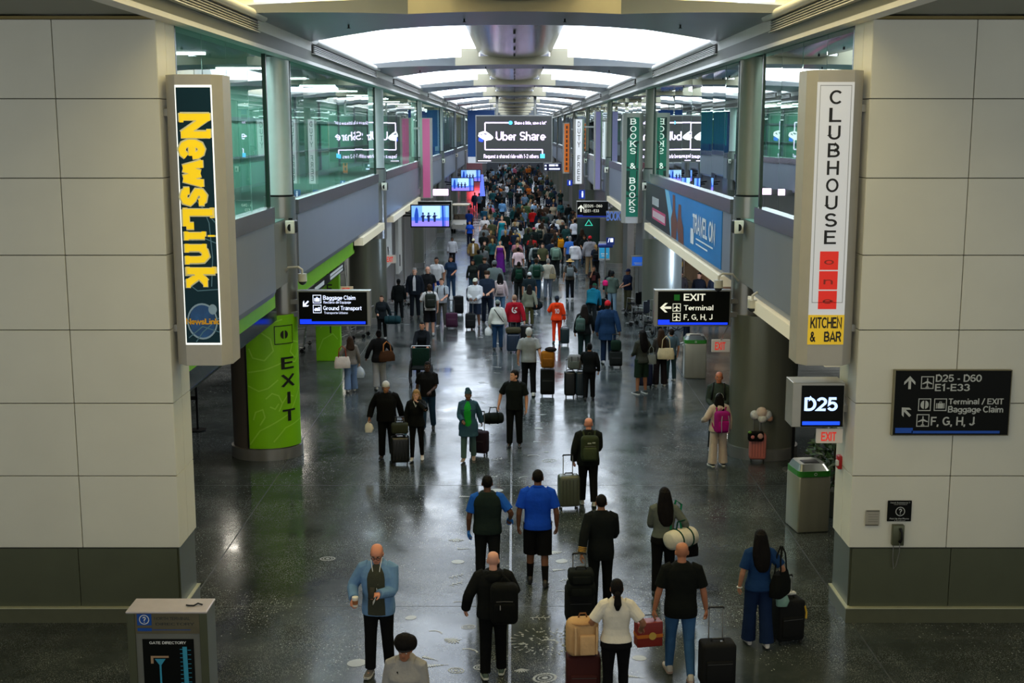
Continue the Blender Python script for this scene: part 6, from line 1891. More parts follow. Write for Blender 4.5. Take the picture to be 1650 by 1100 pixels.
# a wheelchair user leaning forward in teal
p = on_floor(953, 527)
f = person('person in a teal hoodie and green cap bent over a wheelchair, back to camera', loc=p, H=1.68, hd=-20, top=('hoodie', (18, 96, 116)), bot=('straight', (28, 34, 36)), hair=('cap', (24, 70, 48)), sk='m', lean=34, arms=('push', 'push'), build=1.08)
t = thing('wheelchair', 'black wheelchair in front of the person in the teal hoodie', 'wheelchair', (p.x + .35, p.y + .75, 0), radians(-20))
MB().rbox((0, 0, .72), (.46, .05, .44), .03).obj('backrest', cloth((20, 22, 24)), t, smooth=True); MB().rbox((0, .24, .5), (.44, .46, .05), .02).obj('seat', cloth((20, 22, 22)), t, smooth=True)
for sx in (-1, 1):
    MB().tube([(sx * .24, -.14, .96), (sx * .24, 0, .94), (sx * .24, 0, .2)], .014, 8).tube([(sx * .24, 0, .70), (sx * .24, .4, .70), (sx * .24, .44, .3), (sx * .2, .6, .12)], .013, 8).obj('side_frame', M_STEEL, t, smooth=True)
    MB().tube([(sx * .29, .05 + .28 * cos(a), .29 + .28 * sin(a)) for a in [2 * pi * i / 24 for i in range(24)]], .016, 7, closed=True).obj('wheel', M_BLACK, t, smooth=True)
for (x, y, hx, c, lab) in ((6.4, 47.5, 1.7, (60, 52, 50), 'person with brown hair behind the exit sign, left of three'), (7.0, 46.8, 1.72, (26, 28, 34), 'person with black hair behind the exit sign, middle of three'), (7.5, 46.2, 1.78, (36, 40, 50), 'person in dark clothes behind the exit sign, right of three')):
    person(lab, loc=Vector((x, y, 0)), H=hx, hd=150, top=('long', c), bot=('straight', INKY), hair=('short', 'dark'), sk='t', lod='mid', stride=0)
person('person in dark clothes standing behind the litter bin on the right', loc=Vector((5.7, 40.6, 0)), H=1.78, hd=100, top=('jacket', (30, 40, 48)), bot=('straight', (26, 34, 50)), hair=('short', 'dark'), sk='m', stride=0, shoes=(190, 190, 188), arms=('waist', 'waist'))
# fourth band
R4 = [
 ('man in a pale pink tee and grey trousers, mid crowd', 835, 455, 398, 2, ('tee', (214, 186, 190)), ('straight', (76, 74, 66)), ('short', 'black'), 'm', False),
 ('person in a dusty pink top just ahead of the pale pink tee', 833, 440, 386, 2, ('tee', (170, 110, 122)), ('straight', (60, 58, 60)), ('short', 'brown'), 'p', False),
 ('woman in a long purple dress', 806, 441, 387, 168, ('gown', (92, 30, 118)), ('none', None), ('pony', 'brown'), 'p', True),
 ('man in a tan blazer, white shirt and white cap', 763, 437, 384, 178, ('jacket', (120, 98, 58)), ('straight', (28, 28, 36)), ('cap', (214, 206, 170)), 'd', False),
 ('person in a dark green top left of the purple dress', 781, 440, 388, 176, ('long', (36, 50, 40)), ('straight', (40, 44, 44)), ('short', 'brown'), 'p', False),
 ('person in a dark top with arms folded behind the man in the pale cap', 762, 478, 418, 176, ('long', (34, 40, 36)), ('straight', (44, 70, 84)), ('long', 'dark'), 'm', True),
 ('person in a black top near the grey hooded coat', 781, 478, 415, 176, ('tee', (28, 32, 36)), ('straight', (40, 44, 48)), ('curly', 'brown'), 't', False),
 ('man in a black and white jacket near the golf cart', 729, 428, 384, 178, ('jacket', (196, 198, 204)), ('straight', (26, 28, 30)), ('short', 'black'), 'b', False),
 ('airport worker in bright blue walking on the open strip', 757, 396, 356, 178, ('polo', (28, 80, 190)), ('straight', (24, 30, 48)), ('short', 'brown'), 'p', True),
 ('woman in a long teal dress', 809, 397, 348, 176, ('gown', (28, 128, 140)), ('none', None), ('pony', 'blond'), 'p', True),
 ('person in a yellow top with a blue backpack', 832, 412, 369, 2, ('tee', (208, 170, 84)), ('straight', (60, 64, 66)), ('short', 'dark'), 'p', False),
 ('person in a bright red shirt, mid crowd', 858, 379, 336, 2, ('long', (196, 28, 28)), ('straight', (40, 40, 48)), ('short', 'brown'), 'p', False),
 ('person in a white shirt and dark trousers, left one of the pair', 893, 404, 353, 2, ('polo', (222, 222, 226)), ('straight', (24, 26, 32)), ('short', 'grey'), 't', False),
 ('person in a white shirt and dark trousers, right one of the pair', 926, 402, 353, 2, ('polo', (220, 218, 224)), ('straight', (22, 24, 28)), ('short', 'black'), 'm', False),
 ('person in dark clothes with a bright orange backpack', 903, 428, 376, 2, ('long', (30, 36, 36)), ('straight', (30, 34, 40)), ('short', 'dark'), 'm', False),
 ('person in a grey sweatshirt and red cap on the right', 950, 445, 379, 2, ('hoodie', (138, 136, 140)), ('straight', (150, 124, 92)), ('cap', (190, 40, 48)), 'b', False),
 ('person in a white hoodie and grey jeans on the right', 926, 446, 388, 2, ('hoodie', (206, 204, 208)), ('straight', (108, 122, 134)), ('short', 'black'), 'm', False),
 ('person in a pale green jacket right of centre', 895, 447, 390, 2, ('long', (108, 130, 116)), ('straight', (26, 30, 30)), ('short', 'dark'), 't', False),
 ('person in black with a pink cap, centre right', 860, 418, 366, 2, ('jacket', (26, 34, 32)), ('straight', (22, 24, 24)), ('cap', (190, 80, 96)), 'b', False),
 ('man in a white shirt with red straps, left of centre', 781, 398, 347, 176, ('tee', (214, 206, 204)), ('straight', (70, 74, 90)), ('short', 'brown'), 'p', False),
 ('person in a pale shirt bending by the bench, left of centre', 785, 412, 375, 176, ('tee', (200, 196, 196)), ('straight', (60, 64, 70)), ('short', 'black'), 'm', False),
 ('person in a denim blue shirt on the left of the crowd', 780, 372, 334, 2, ('long', (42, 92, 118)), ('straight', (40, 44, 60)), ('short', 'grey'), 'p', False),
 ('person in royal blue beside the golf cart', 756, 378, 338, 2, ('tee', (28, 60, 140)), ('straight', (26, 30, 40)), ('short', 'brown'), 'b', False),
 ('person in coral red behind the royal blue shirt', 759, 364, 330, 2, ('tee', (214, 72, 84)), ('straight', (40, 40, 44)), ('short', 'brown'), 'm', False),
 ('person in a light blue shirt, left one of two', 790, 362, 324, 2, ('long', (124, 160, 200)), ('straight', (48, 50, 56)), ('short', 'grey'), 'p', False),
 ('person in a light blue shirt, right one of two', 809, 360, 322, 2, ('long', (110, 158, 204)), ('straight', (44, 46, 52)), ('short', 'brown'), 'p', False),
 ('person in a white shirt in the centre of the packed crowd', 862, 362, 323, 2, ('polo', (224, 224, 230)), ('straight', (40, 70, 60)), ('short', 'grey'), 'p', False),
 ('person in black near the store on the right holding a red bag', 937, 422, 368, 10, ('long', (34, 36, 38)), ('straight', (24, 26, 28)), ('long', 'brown'), 'p', True),
 ('person in a dark teal top near the red bag', 912, 408, 362, 176, ('long', (36, 66, 64)), ('straight', (40, 50, 50)), ('short', 'dark'), 'p', False),
 ('person with a blue backpack right of the orange one', 918, 438, 380, 2, ('tee', (60, 110, 190)), ('straight', (40, 50, 60)), ('short', 'grey'), 'p', False),
 ('person in a camouflage jacket, centre', 848, 366, 326, 2, ('jacket', (74, 92, 60)), ('straight', (50, 56, 44)), ('short', 'brown'), 't', False),
 ('person in a brown top beside the red shirt', 870, 376, 335, 2, ('long', (92, 50, 36)), ('straight', (50, 44, 40)), ('long', 'brown'), 't', True),
 ('person in a beige patterned top, centre right', 873, 404, 357, 2, ('long', (150, 138, 124)), ('straight', (110, 104, 96)), ('long', 'brown'), 'p', True),
 ('person in a black printed hoodie, centre right', 884, 418, 368, 2, ('hoodie', (28, 32, 34)), ('straight', (38, 56, 76)), ('beanie', (22, 24, 26)), 'd', False),
 ('person in dark grey with a black backpack on the right of centre', 862, 446, 391, 2, ('long', (150, 158, 158)), ('straight', (34, 62, 84)), ('short', 'brown'), 'p', False),
]
figs4 = {}
for r4 in R4:
    lab, fx, fy, hy, hd, top, bot, hair, sk, fem = r4
    k = {}
    if 'blazer' in lab:
        k['panel'] = ((210, 208, 206), .30, .95, 1.47)
    figs4[lab] = person(lab, fx, fy, hy, hd, top=top, bot=bot if bot[0] != 'none' else ('none', BLK), hair=hair, sk=sk, fem=fem, lod='mid', stride=R.choice((.25, -.25)), build=1.06, arms=R.choice((('hang', 'hang'), ('hang', 'fwd'), ('waist', 'hang'))), **k)
backpack(figs4['person in dark clothes with a bright orange backpack'], 'bright orange backpack in the crowd on the right', (220, 140, 16), .34, .46, .18)
backpack(figs4['person in a yellow top with a blue backpack'], 'blue backpack over the yellow top', (30, 58, 96), .30, .42, .16)
backpack(figs4['person in dark grey with a black backpack on the right of centre'], 'black backpack right of centre over a grey shirt', (24, 34, 34), .32, .46, .17)
backpack(figs4['person in a pale green jacket right of centre'], 'sage green backpack right of centre', (112, 140, 124), .34, .44, .17)
ff = figs4['person in black near the store on the right holding a red bag']; h = ff.w((.2, -.18, .98)); t = thing('shopping_bag', 'bright red shopping bag held near the store on the right', 'bag', (h.x, h.y, h.z - .25), radians(-20)); MB().rbox((0, 0, .2), (.36, .14, .42), .01).obj('bag_body', mat('red_paper', (212, 24, 32), .5), t); MB().tube([(-.08, 0, .4), (-.06, 0, .5), (.06, 0, .5), (.08, 0, .4)], .008, 6).obj('bag_handle', M_WHITE, t)

# -- the packed crowd further down: every person an object of their own
cr = random.Random(21)
TOPC = [('black', (24, 28, 28), 14), ('dark green', (30, 48, 42), 7), ('navy', (28, 38, 56), 8), ('grey', (98, 102, 102), 5), ('white', (200, 200, 204), 4), ('brown', (74, 56, 44), 4), ('pale blue', (110, 138, 164), 3), ('red', (160, 34, 34), 1), ('pink', (190, 100, 120), 1), ('olive', (74, 76, 52), 3), ('teal', (36, 80, 84), 2), ('beige', (156, 142, 118), 3), ('orange', (170, 88, 30), 1)]
bagc = [q for q in TOPC for _ in range(q[2])]
placed = [(f_.loc.x, f_.loc.y) for f_ in figs4.values()]
def band(Y):
    return 'mid' if Y < 92 else ('far' if Y < 135 else 'farthest')
n = 0
tries = 0
Ymin, Ymax = 56.0, 212.0
NP = len([o for o in COL.objects if o.get('category') == 'person'])
while n < 296 - NP and tries < 9000:
    tries += 1
    Y = Ymin * (Ymax / Ymin) ** (cr.random() ** 1.0)
    xr_ = 3.9 if Y < 75 else 4.1
    X = cr.uniform(-1.9 if Y < 75 else (-2.6 if Y < 100 else -3.7), xr_)
    if Y < 66 and cr.random() < .45:
        continue
    if (X > 3.2 and 70.5 < Y < 74) or (X < -2.2 and 109 < Y < 115) or (X < -2.7 and 126 < Y < 130) or (X < -2.6 and 86 < Y < 92):
        continue
    if any(abs(X - a) < .55 and abs(Y - b) < .6 for a, b in placed):
        continue
    placed.append((X, Y))
    nm, col, _ = cr.choice(bagc)
    away = cr.random() < .62
    fem = cr.random() < .45
    hair = cr.choice((('short', 'black'), ('short', 'brown'), ('short', 'grey')) if not fem else (('long', 'black'), ('long', 'brown'), ('pony', 'blond'), ('pony', 'dark')))
    arms = cr.choice((('hang', 'hang'), ('hang', 'waist'), ('waist', 'waist')))
    j = cr.uniform(.85, 1.15)
    lab = 'person in %s %s, %s part of the packed crowd %s' % (nm if nm != 'orange' else 'orange', 'seen from behind' if away else 'coming this way', {'mid': 'nearer', 'far': 'middle', 'farthest': 'farthest'}[band(Y)], 'left of centre' if X < -.6 else ('in the centre' if X < 1.4 else 'right of centre'))
    f = person(lab, loc=Vector((X, Y, 0)), H=cr.choice((1.64, 1.72, 1.8)), hd=(0 if away else 180), top=(cr.choice(('long', 'tee')), tuple(min(255, int(q * j)) for q in col)), bot=('straight', cr.choice(((22, 24, 26), (30, 34, 40), (46, 66, 92), (60, 60, 56), (34, 50, 70)))), hair=hair, sk=cr.choice('ptmbd'), fem=fem, lod='far', stride=cr.choice((.25, -.25)), arms=arms, build=cr.choice((1.0, 1.1)), group='%s of the packed crowd down the hall' % {'mid': 'nearer people', 'far': 'middle people', 'farthest': 'farthest people'}[band(Y)])
    f.root.rotation_euler.z += radians(cr.uniform(-14, 14))
    n += 1
    if cr.random() < .16 and Y < 110 and away:
        t = backpack(f, 'dark backpack worn by someone in the packed crowd, seen from behind', cr.choice(((22, 26, 28), (30, 44, 40), (40, 48, 64))), .32, .44, .17)
        t['group'] = 'dark backpacks in the packed crowd'
run_jobs()
# ------------------------------------------------------------ fixtures and furniture of the hall
# lime exit panel wrapped on the nearest left column
t = thing('exit_banner', 'tall lime green curved exit panel on the nearest left column', 'sign', (-CXB, 26.5, 0))
def cpt(a, z, r=.03):
    return Vector(((.73 + r) * cos(a), (.62 + r) * sin(a), z))
A0, A1 = radians(-112), radians(-8)
mb = MB()
N_ = 60
rings = []
for z in (.27, 3.14):
    rings.append([cpt(A0 + (A1 - A0) * i / N_, z, .03) for i in range(N_ + 1)] + [cpt(A1 - (A1 - A0) * i / N_, z, .004) for i in range(N_ + 1)])
mb.loft(rings).obj('panel_face', M_LIME, t, smooth=True, angle=50)
e = MB()
for a in (A0, ):
    e.tube([cpt(a, .27, .02), cpt(a, 3.14, .02)], .024, 8)
e.obj('panel_edge', M_BLACK, t, smooth=True)
class Wrap(Plate):
    def __init__(s): s.u = Vector((1.25, 0, 0)); s.v = Vector((0, 0, -2.87)); s.n = Vector((0, -1, 0)); s.o = Vector((0, 0, 0))
    def poly(s, mb, q, d=.003):
        if len(q) == 4:
            k = 8
            for i in range(k):
                f = lambda m, n, t: (m[0] + (n[0] - m[0]) * t, m[1] + (n[1] - m[1]) * t)
                Plate.poly(s, mb, [f(q[0], q[1], i / k), f(q[0], q[1], (i + 1) / k), f(q[3], q[2], (i + 1) / k), f(q[3], q[2], i / k)], d)
        else:
            Plate.poly(s, mb, q, d)
    def p(s, a, b, d=0.0):
        return cpt(A0 + (A1 - A0) * a, 3.14 - 2.87 * b, .034 + d + s.off)
wp = Wrap()
m = MB()
for i, ch in enumerate('EXIT'):
    b0 = .315 + i * .132
    wp.text(m, ch, .56 if ch != 'I' else .64, b0, .80 if ch != 'I' else .72, b0 + .09, .01, .01)
wp.frame(m, .46, .075, .80, .215, .012, .006, .01); _door_icon(wp, m, .63, .145, .27, False)
m.obj('lettering', M_INK, t)
m = MB()
for q in ([(.02, .12), (.2, .10), (.4, .17), (.44, .26), (.3, .33), (.12, .31), (.06, .24)], [(.04, .42), (.3, .40), (.6, .35), (.85, .36), (.97, .30)], [(.97, .22), (.8, .2), (.74, .28), (.85, .33), (.96, .28)], [(.03, .97), (.2, .86), (.45, .80), (.7, .74), (.97, .55)], [(.1, .78), (.14, .72), (.25, .70), (.28, .76), (.2, .82)], [(.3, .62), (.4, .58), (.5, .60), (.56, .66), (.5, .72)], [(.56, .66), (.66, .60), (.78, .62)], [(.5, .66), (.44, .70), (.36, .68)], [(.4, .95), (.6, .85), (.97, .80)], [(.03, .03), (.3, .06), (.6, .03)], [(.03, .52), (.2, .56), (.34, .54), (.5, .48)]):
    wp.stroke(m, q, .028, .0015)
m.obj('leaf_print', M_LIMEPALE, t)
# second lime portal behind it: column box and band above
t = thing('exit_portal', 'lime green exit portal beyond the baggage claim sign', 'sign', (0, 0, 0))
MB().bx(-6.1, -5.35, 37.6, 37.9, 0.0, 3.4).obj('portal_column', M_LIME, t, bevel=.01)
pl = Plate((-6.1, 37.6, 3.4), (.75, 0, 0), (0, 0, -3.4), (0, -1, 0))
m = MB()
for i, ch in enumerate('EXIT'):
    pl.text(m, ch, .5 if ch != 'I' else .58, .30 + i * .12, .72 if ch != 'I' else .65, .30 + i * .12 + .085, .01, .006)
door_icon(pl, m, .6, .17, .3); m.obj('lettering', M_INK, t)
m = MB()
for q in ([(.1, .9), (.3, .8), (.7, .75), (.9, .8)], [(.2, .7), (.4, .62), (.8, .66)], [(.1, .3), (.3, .26), (.4, .33)]):
    pl.stroke(m, q, .03, .003)
m.obj('leaf_print', M_LIMEPALE, t)
MB().bx(-4.98, -4.90, 27.6, 37.9, 3.30, 3.74).obj('portal_band', M_LIME, t)
MB().bx(-6.1, -4.9, 37.62, 37.9, 3.4, 3.74).obj('portal_head', M_LIME, t)
m = MB(); m.bx(-4.90, -4.885, 28.5, 35.5, 3.05, 3.28); m.obj('notice_band', M_BLK, t)
m = MB()
pl = Plate((-4.884, 28.5, 3.28), (0, 7, 0), (0, 0, -.23), (1, 0, 0)); pl.rect(m, .05, .3, .2, .75); pl.rect(m, .23, .3, .45, .75); pl.rect(m, .6, .15, .95, .45); pl.rect(m, .6, .55, .95, .85); m.obj('lettering', M_TXT, t)
o = MB().bx(-4.98, -4.90, 18.3, 25.2, 3.42, 3.82).obj('lime_band', M_LIME); tag(o, 'lime green band under the left fascia beside the pier', 'sign band')
MB().bx(-5.0, -4.92, 18.3, 25.4, 3.13, 3.42).obj('dark_glass_transom', mat('dark_green_transom', (14, 34, 28), .15, spec=.6), o)
# pale light troughs under the fascias further on
for sx, spans in ((-1, ((38.2, 44.6), (48, 62))), (1, ((18.3, 24.6), (28, 44.6), (49, 63)))):
    for i, (a, b) in enumerate(spans):
        o = MB().bx(sx * 4.66, sx * 4.96, a, b, 3.50, 3.74).obj('light_trough', mat('cream_trough', (206, 198, 172), .5, emit=.25)); tag(o, 'cream light trough under the %s fascia, %s section' % ('left' if sx < 0 else 'right', ('nearest', 'second', 'third')[i]), 'light')
# travel advertisement on the right fascia
t = thing('advert_banner', 'long blue travel advertisement along the right gallery fascia', 'advertisement', (0, 0, 0))
XA = XG - .015
MB().bx(XA, XG - .001, 28.2, 44.6, 3.86, 5.19).obj('banner_panel', mat('advert_blue', (26, 128, 196), .4, var=.12, vscale=.4), t)
class Side(Plate):
    pass
pl = Side((XA, 44.6, 5.19), (0, -16.4, 0), (0, 0, -1.33), (-1, 0, 0))
def poly_part(nm, col, polys, d, e=0):
    m = MB()
    for q in polys:
        pl.poly(m, q, d)
    m.obj(nm, mat('advert_' + nm, col, .45, emit=e), t)
poly_part('dark_field', (34, 40, 44), [[(0, 0), (.36, 0), (.40, .3), (.44, .6), (.46, 1), (0, 1)]], .004)
poly_part('falls_print', (120, 190, 222), [[(.34, 0), (.40, 0), (.46, .45), (.47, 1), (.44, 1), (.40, .5)]], .006)
poly_part('person_print', (112, 66, 52), [[(.46, .05), (.49, .05), (.50, .4), (.53, .6), (.52, 1), (.45, 1), (.44, .6), (.465, .4)], [(.545, .2), (.575, .2), (.58, .45), (.61, .65), (.62, 1), (.55, 1), (.53, .7)]], .008)
m = MB(); pl.text(m, 'TRAVEL ON', .72, .26, .945, .62, .02, .010); pl.rect(m, .70, .56, .735, .86, .010); [pl.rect(m, .13 + q_ * .024, .30, .146 + q_ * .024, .5, .010) for q_ in range(5)]
for i in range(2):
    pl.rect(m, .76, .70 + i * .1, .93 - i * .05, .73 + i * .1, .010)
m.obj('lettering', M_TXT, t)
m = MB(); pl.rect(m, .13, .58, .36, .85, .008); m.obj('pink_block', mat('advert_pink', (206, 70, 116), .5), t)
m = MB(); [pl.rect(m, .145 + q_ * .021, .64, .158 + q_ * .021, .8, .012) for q_ in range(10)]; m.obj('lettering', M_TXT, t)
# dome cameras
for i, (x, y, z, lab) in enumerate(((4.30, 26.0, 3.85, 'white dome camera on a bent arm over the exit sign'), (4.62, 23.9, 3.72, 'white dome camera under the right fascia beside the column'), (-4.45, 25.9, 4.0, 'white dome camera above the baggage claim sign'))):
    t = thing('dome_camera', lab, 'camera', (x, y, z))
    MB().cyl((0, 0, .04), (0, 0, -.12), .09, .095, 18).obj('housing', M_WHITE, t, smooth=True)
    MB().ball((0, 0, -.12), (.085, .085, .08)).obj('dome', mat('smoked_dome', (60, 62, 66), .1), t, smooth=True)
    sx = 1 if x > 0 else -1
    MB().tube([(0, 0, .04), (0, 0, .12), (sx * .08, 0, .18), (sx * .3, .05, .16), (sx * .45, .2, .0)], .025, 8).obj('arm', M_WHITE, t, smooth=True)

# litter bins
def litter_bin(label, loc, rz, w=.62, d=.62, h=1.02):
    t = thing('litter_bin', label, 'bin', loc, radians(rz))
    MB().rbox((0, 0, h / 2), (w, d, h), .03).obj('bin_body', mat('bin_steel', (166, 165, 150), .3, .45, var=.08, stretch=(1, 1, .1)), t, smooth=True)
    b = MB().loft([el((0, 0, h), w / 2 + .012, d / 2 + .012, 24, 8), el((0, 0, h + .10), w / 2 + .012, d / 2 + .012, 24, 8)])
    b.obj('green_rim', mat('bin_green', (50, 130, 44), .35), t)
    b = MB().loft([el((0, 0, h + .10), w / 2, d / 2, 24, 8), el((0, .04, h + .20), w / 2 - .06, d / 2 - .08, 24, 8)])
    b.obj('top_hood', mat('hood_steel', (120, 126, 124), .3, .7), t)
    MB().rbox((0, -.02, h + .17), (w * .55, d * .4, .08), .03).obj('opening', M_BLACK, t, smooth=True)
    pl = Plate((-.1, -d / 2 - .013, h + .08), (.2, 0, 0), (0, 0, -.06), (0, -1, 0))
    m = MB(); pl.ringd(m, .5, .5, .14, .45, .35); m.obj('symbol', M_TXT, t)
    return t
p = on_floor(1306, 858); litter_bin('tall steel litter bin with a green rim beside the right pier', (p.x, p.y + .30, 0), 8, .58, .62, 1.02)
p = on_floor(1121, 610); litter_bin('steel litter bin with a green rim beyond the right column', (p.x, p.y + .3, 0), -4, .62, .6, 1.02)
# posts
def post(label, loc, h=1.9, box=True):
    t = thing('stand_post', label, 'post', loc)
    MB().cyl((0, 0, 0), (0, 0, .025), .2, n=24).obj('foot', M_STEEL if box else M_BLACK, t, smooth=True)
    MB().bx(-.025, .025, -.02, .02, .02, h).obj('shaft', M_BLACK, t)
    if box:
        MB().rbox((0, -.02, h - .05), (.13, .1, .34), .02).obj('head_box', M_BLACK, t, smooth=True)
    else:
        MB().bx(-.2, .02, -.02, .02, h * .32, h * .36).obj('hook_arm', M_BLACK, t)
post('slim black post with a small box near the litter bin on the right', on_floor(1276, 757), 1.35)
post('slim black post behind the left pier', on_floor(319, 693), 2.3, False)
# sign stands in mid distance
def stand(label, loc, h, w, hh, col):
    t = thing('sign_stand', label, 'sign stand', loc)
    MB().cyl((0, 0, 0), (0, 0, .03), .25, n=20).obj('foot', M_STEEL, t, smooth=True)
    MB().cyl((0, 0, 0), (0, 0, h - hh), .035, n=10).obj('pole', M_STEEL, t, smooth=True)
    MB().bx(-w / 2, w / 2, -.05, .05, h - hh, h).obj('sign_frame', M_SIGNFRAME, t)
    pl = Plate((-w / 2, -.05, h), (w, 0, 0), (0, 0, -hh), (0, -1, 0))
    m = MB(); pl.rect(m, .06, .10, .94, .90, .004); m.obj('sign_face', mat('stand_%d' % sum(col), col, .4, emit=.4), t)
    m = MB(); pl.rect(m, .2, .62, .8, .68, .01); pl.rect(m, .25, .74, .7, .79, .01); m.obj('lettering', M_TXT, t)
p = on_floor(1027, 505); stand('blue headed sign stand on a pale pole by the wheelchairs', (p.x, p.y, 0), 2.25, .56, .42, (28, 92, 200))
p = on_floor(973, 455); stand('teal and blue sign stand at the store on the right', (p.x, p.y, 0), 1.9, .52, .85, (28, 130, 170))
# blue display board with white marks above the staff member
t = thing('display_board', 'dark blue tilted board with white letters above the staff member', 'sign', (3.85, 52.4, 0))
MB().cyl((0, 0.1, 0), (0, 0.1, 2.1), .03, n=10).obj('pole', M_STEEL, t)
MB().rbox((0, 0, 2.2), (.62, .3, .16), .05).obj('board', mat('board_blue', (28, 56, 140), .4), t, smooth=True)
pl = Plate((.05, -.16, 2.55), (.3, 0, 0), (0, 0, -.22), (0, -1, 0)); m = MB(); pl.poly(m, [(.1, .9), (.25, .1), (.35, .1), (.2, .9)], .004); pl.rect(m, .45, .12, .85, .85); m.obj('lettering', M_TXTLIT, t)
MB().bx(.02, .36, -.155, -.12, 2.25, 2.56).obj('letter_backing', mat('board_blue', (28, 56, 140), .4), t)

# wheelchairs parked on the right
def wheelchair(label, loc, rz):
    t = thing('wheelchair', label, 'wheelchair', loc, radians(rz))
    MB().rbox((0, 0, .74), (.46, .05, .46), .03).obj('backrest', cloth((18, 20, 22)), t, smooth=True)
    MB().rbox((0, .25, .5), (.44, .46, .05), .02).obj('seat', cloth((18, 20, 20)), t, smooth=True)
    for sx in (-1, 1):
        MB().tube([(sx * .24, -.16, .98), (sx * .24, 0, .96), (sx * .24, 0, .2)], .014, 8).tube([(sx * .24, 0, .72), (sx * .24, .42, .72), (sx * .24, .46, .3), (sx * .2, .62, .12)], .013, 8).obj('side_frame', M_STEEL, t, smooth=True)
        MB().tube([(sx * .29, .05 + .29 * cos(a), .30 + .29 * sin(a)) for a in [2 * pi * i / 24 for i in range(24)]], .017, 7, closed=True).cyl((sx * .27, .05, .3), (sx * .31, .05, .3), .035, n=10).obj('wheel', M_BLACK, t, smooth=True)
        MB().cyl((sx * .20, .5, .08), (sx * .23, .5, .08), .08, n=12).obj('caster', M_BLACK, t, smooth=True)
        MB().bx(sx * .1, sx * .22, .58, .74, .09, .11).obj('footplate', M_STEEL, t)
    return t
wl = [(4.75, 46.7, 40, 'parked black wheelchair nearest the blue sign stand'), (4.75, 44.3, 55, 'parked black wheelchair in the middle of the row on the right'), (4.9, 42.0, 35, 'parked black wheelchair next to the exit sign'), (5.7, 43.4, 60, 'parked black wheelchair at the back of the row on the right')]
for x, y, r_, lab in wl:
    wheelchair(lab, (x, y, 0), r_)
# luggage trolleys on the left
def trolley(label, loc, rz):
    t = thing('luggage_trolley', label, 'trolley', loc, radians(rz))
    MB().tube([(-.3, -.45, .18), (-.3, .5, .12), (.3, .5, .12), (.3, -.45, .18)], .018, 8).tube([(0, -.45, .18), (0, .5, .12)], .014, 8).bx(-.28, .28, -.2, -.16, .15, .19).bx(-.28, .28, .15, .19, .13, .17).obj('base_frame', M_STEEL, t, smooth=True)
    MB().tube([(-.3, -.45, .18), (-.31, -.52, .7), (-.3, -.60, 1.0), (-.22, -.62, 1.06), (.22, -.62, 1.06), (.3, -.60, 1.0), (.31, -.52, .7), (.3, -.45, .18)], .018, 8).obj('handle_hoop', M_STEEL, t, smooth=True)
    MB().tube([(-.3, -.48, .45), (.3, -.48, .45)], .012, 6).tube([(-.3, -.5, .6), (.3, -.5, .6)], .012, 6).tube([(-.3, -.53, .78), (-.3, -.25, .76), (.3, -.25, .76), (.3, -.53, .78)], .012, 6).obj('basket', M_STEEL, t, smooth=True)
    for x, y in ((-.28, -.4), (.28, -.4), (0, .48)):
        MB().cyl((x - .02, y, .07), (x + .02, y, .07), .07, n=12).obj('wheel', M_BLACK, t, smooth=True)
    return t
tr = trolley('chrome luggage trolley nearest the lime portal', (-6.3, 40.4, 0), 80)
for i, (x, y, r_, lab) in enumerate([(-5.9, 41.3, 80, 'chrome luggage trolley second from the lime portal'), (-5.5, 42.2, 80, 'chrome luggage trolley third from the lime portal'), (-7.2, 39.2, 95, 'chrome luggage trolley behind the baggage claim sign'), (-4.75, 49.6, 70, 'chrome luggage trolley left of the person in the dark cap'), (-4.75, 50.9, 70, 'chrome luggage trolley against the left storefront wall')]):
    dup(tr, (x, y, 0), radians(r_), lab)

# directory kiosk at the bottom left
a = on_floor(333, 1260)
YK = 14.55
p0, p1 = at_depth(203, 988, YK), at_depth(333, 990, YK)
t = thing('directory_kiosk', 'steel gate directory kiosk with a blue question mark at the bottom left', 'kiosk', (0, 0, 0))
zt = p0.z
W_ = p1.x - p0.x
MB().bx(p0.x + .0, p0.x + .1, YK, YK + .42, 0, zt).obj('side_post', M_WAIN, t, bevel=.01)
MB().bx(p1.x - .1, p1.x, YK, YK + .42, 0, zt).obj('side_post', M_WAIN, t, bevel=.01)
MB().bx(p0.x + .1, p1.x - .1, YK + .02, YK + .38, .05, zt - .01).obj('kiosk_body', mat('kiosk_grey', (120, 122, 116), .4, .4), t)
MB().bx(p0.x - .005, p1.x + .005, YK - .01, YK + .44, zt - .0, zt + .025).obj('top_plate', mat('kiosk_top', (196, 188, 192), .35, .3), t, bevel=.008)
MB().tube([(p1.x - .3, YK + .2, zt + .03), (p1.x - .26, YK + .16, zt + .04), (p1.x - .2, YK + .17, zt + .035), (p1.x - .16, YK + .22, zt + .045), (p1.x - .1, YK + .2, zt + .035)], .01, 6).obj('cord', M_BLACK, t, smooth=True)
pl = Plate((p0.x + .1, YK + .02, zt), (W_ - .2, 0, 0), (0, 0, -1.0), (0, -1, 0))
m = MB(); pl.rect(m, .0, .0, 1, .27, .006); m.obj('header', mat('header_steel', (130, 122, 100), .3, .8, var=.1), t)
m = MB(); pl.rect(m, .035, .01, .26, .16, .010); pl.rect(m, .035, .195, .26, .235, .010); pl.rect(m, .27, .215, .86, .223, .010); m.obj('blue_tile', mat('kiosk_blue', (12, 74, 160), .4, var=0), t)
m = MB(); question_icon(pl, m, .148, .083, .125); m.obj('lettering', M_TXT, t)
m = MB(); pl.text(m, 'NORTH TERMINAL', .30, .05, .86, .09, .0, .010); pl.text(m, 'DIRECTORY', .32, .125, .92, .16, .0, .010); m.obj('lettering', mat('engraved_dark', (56, 60, 58), .5), t)
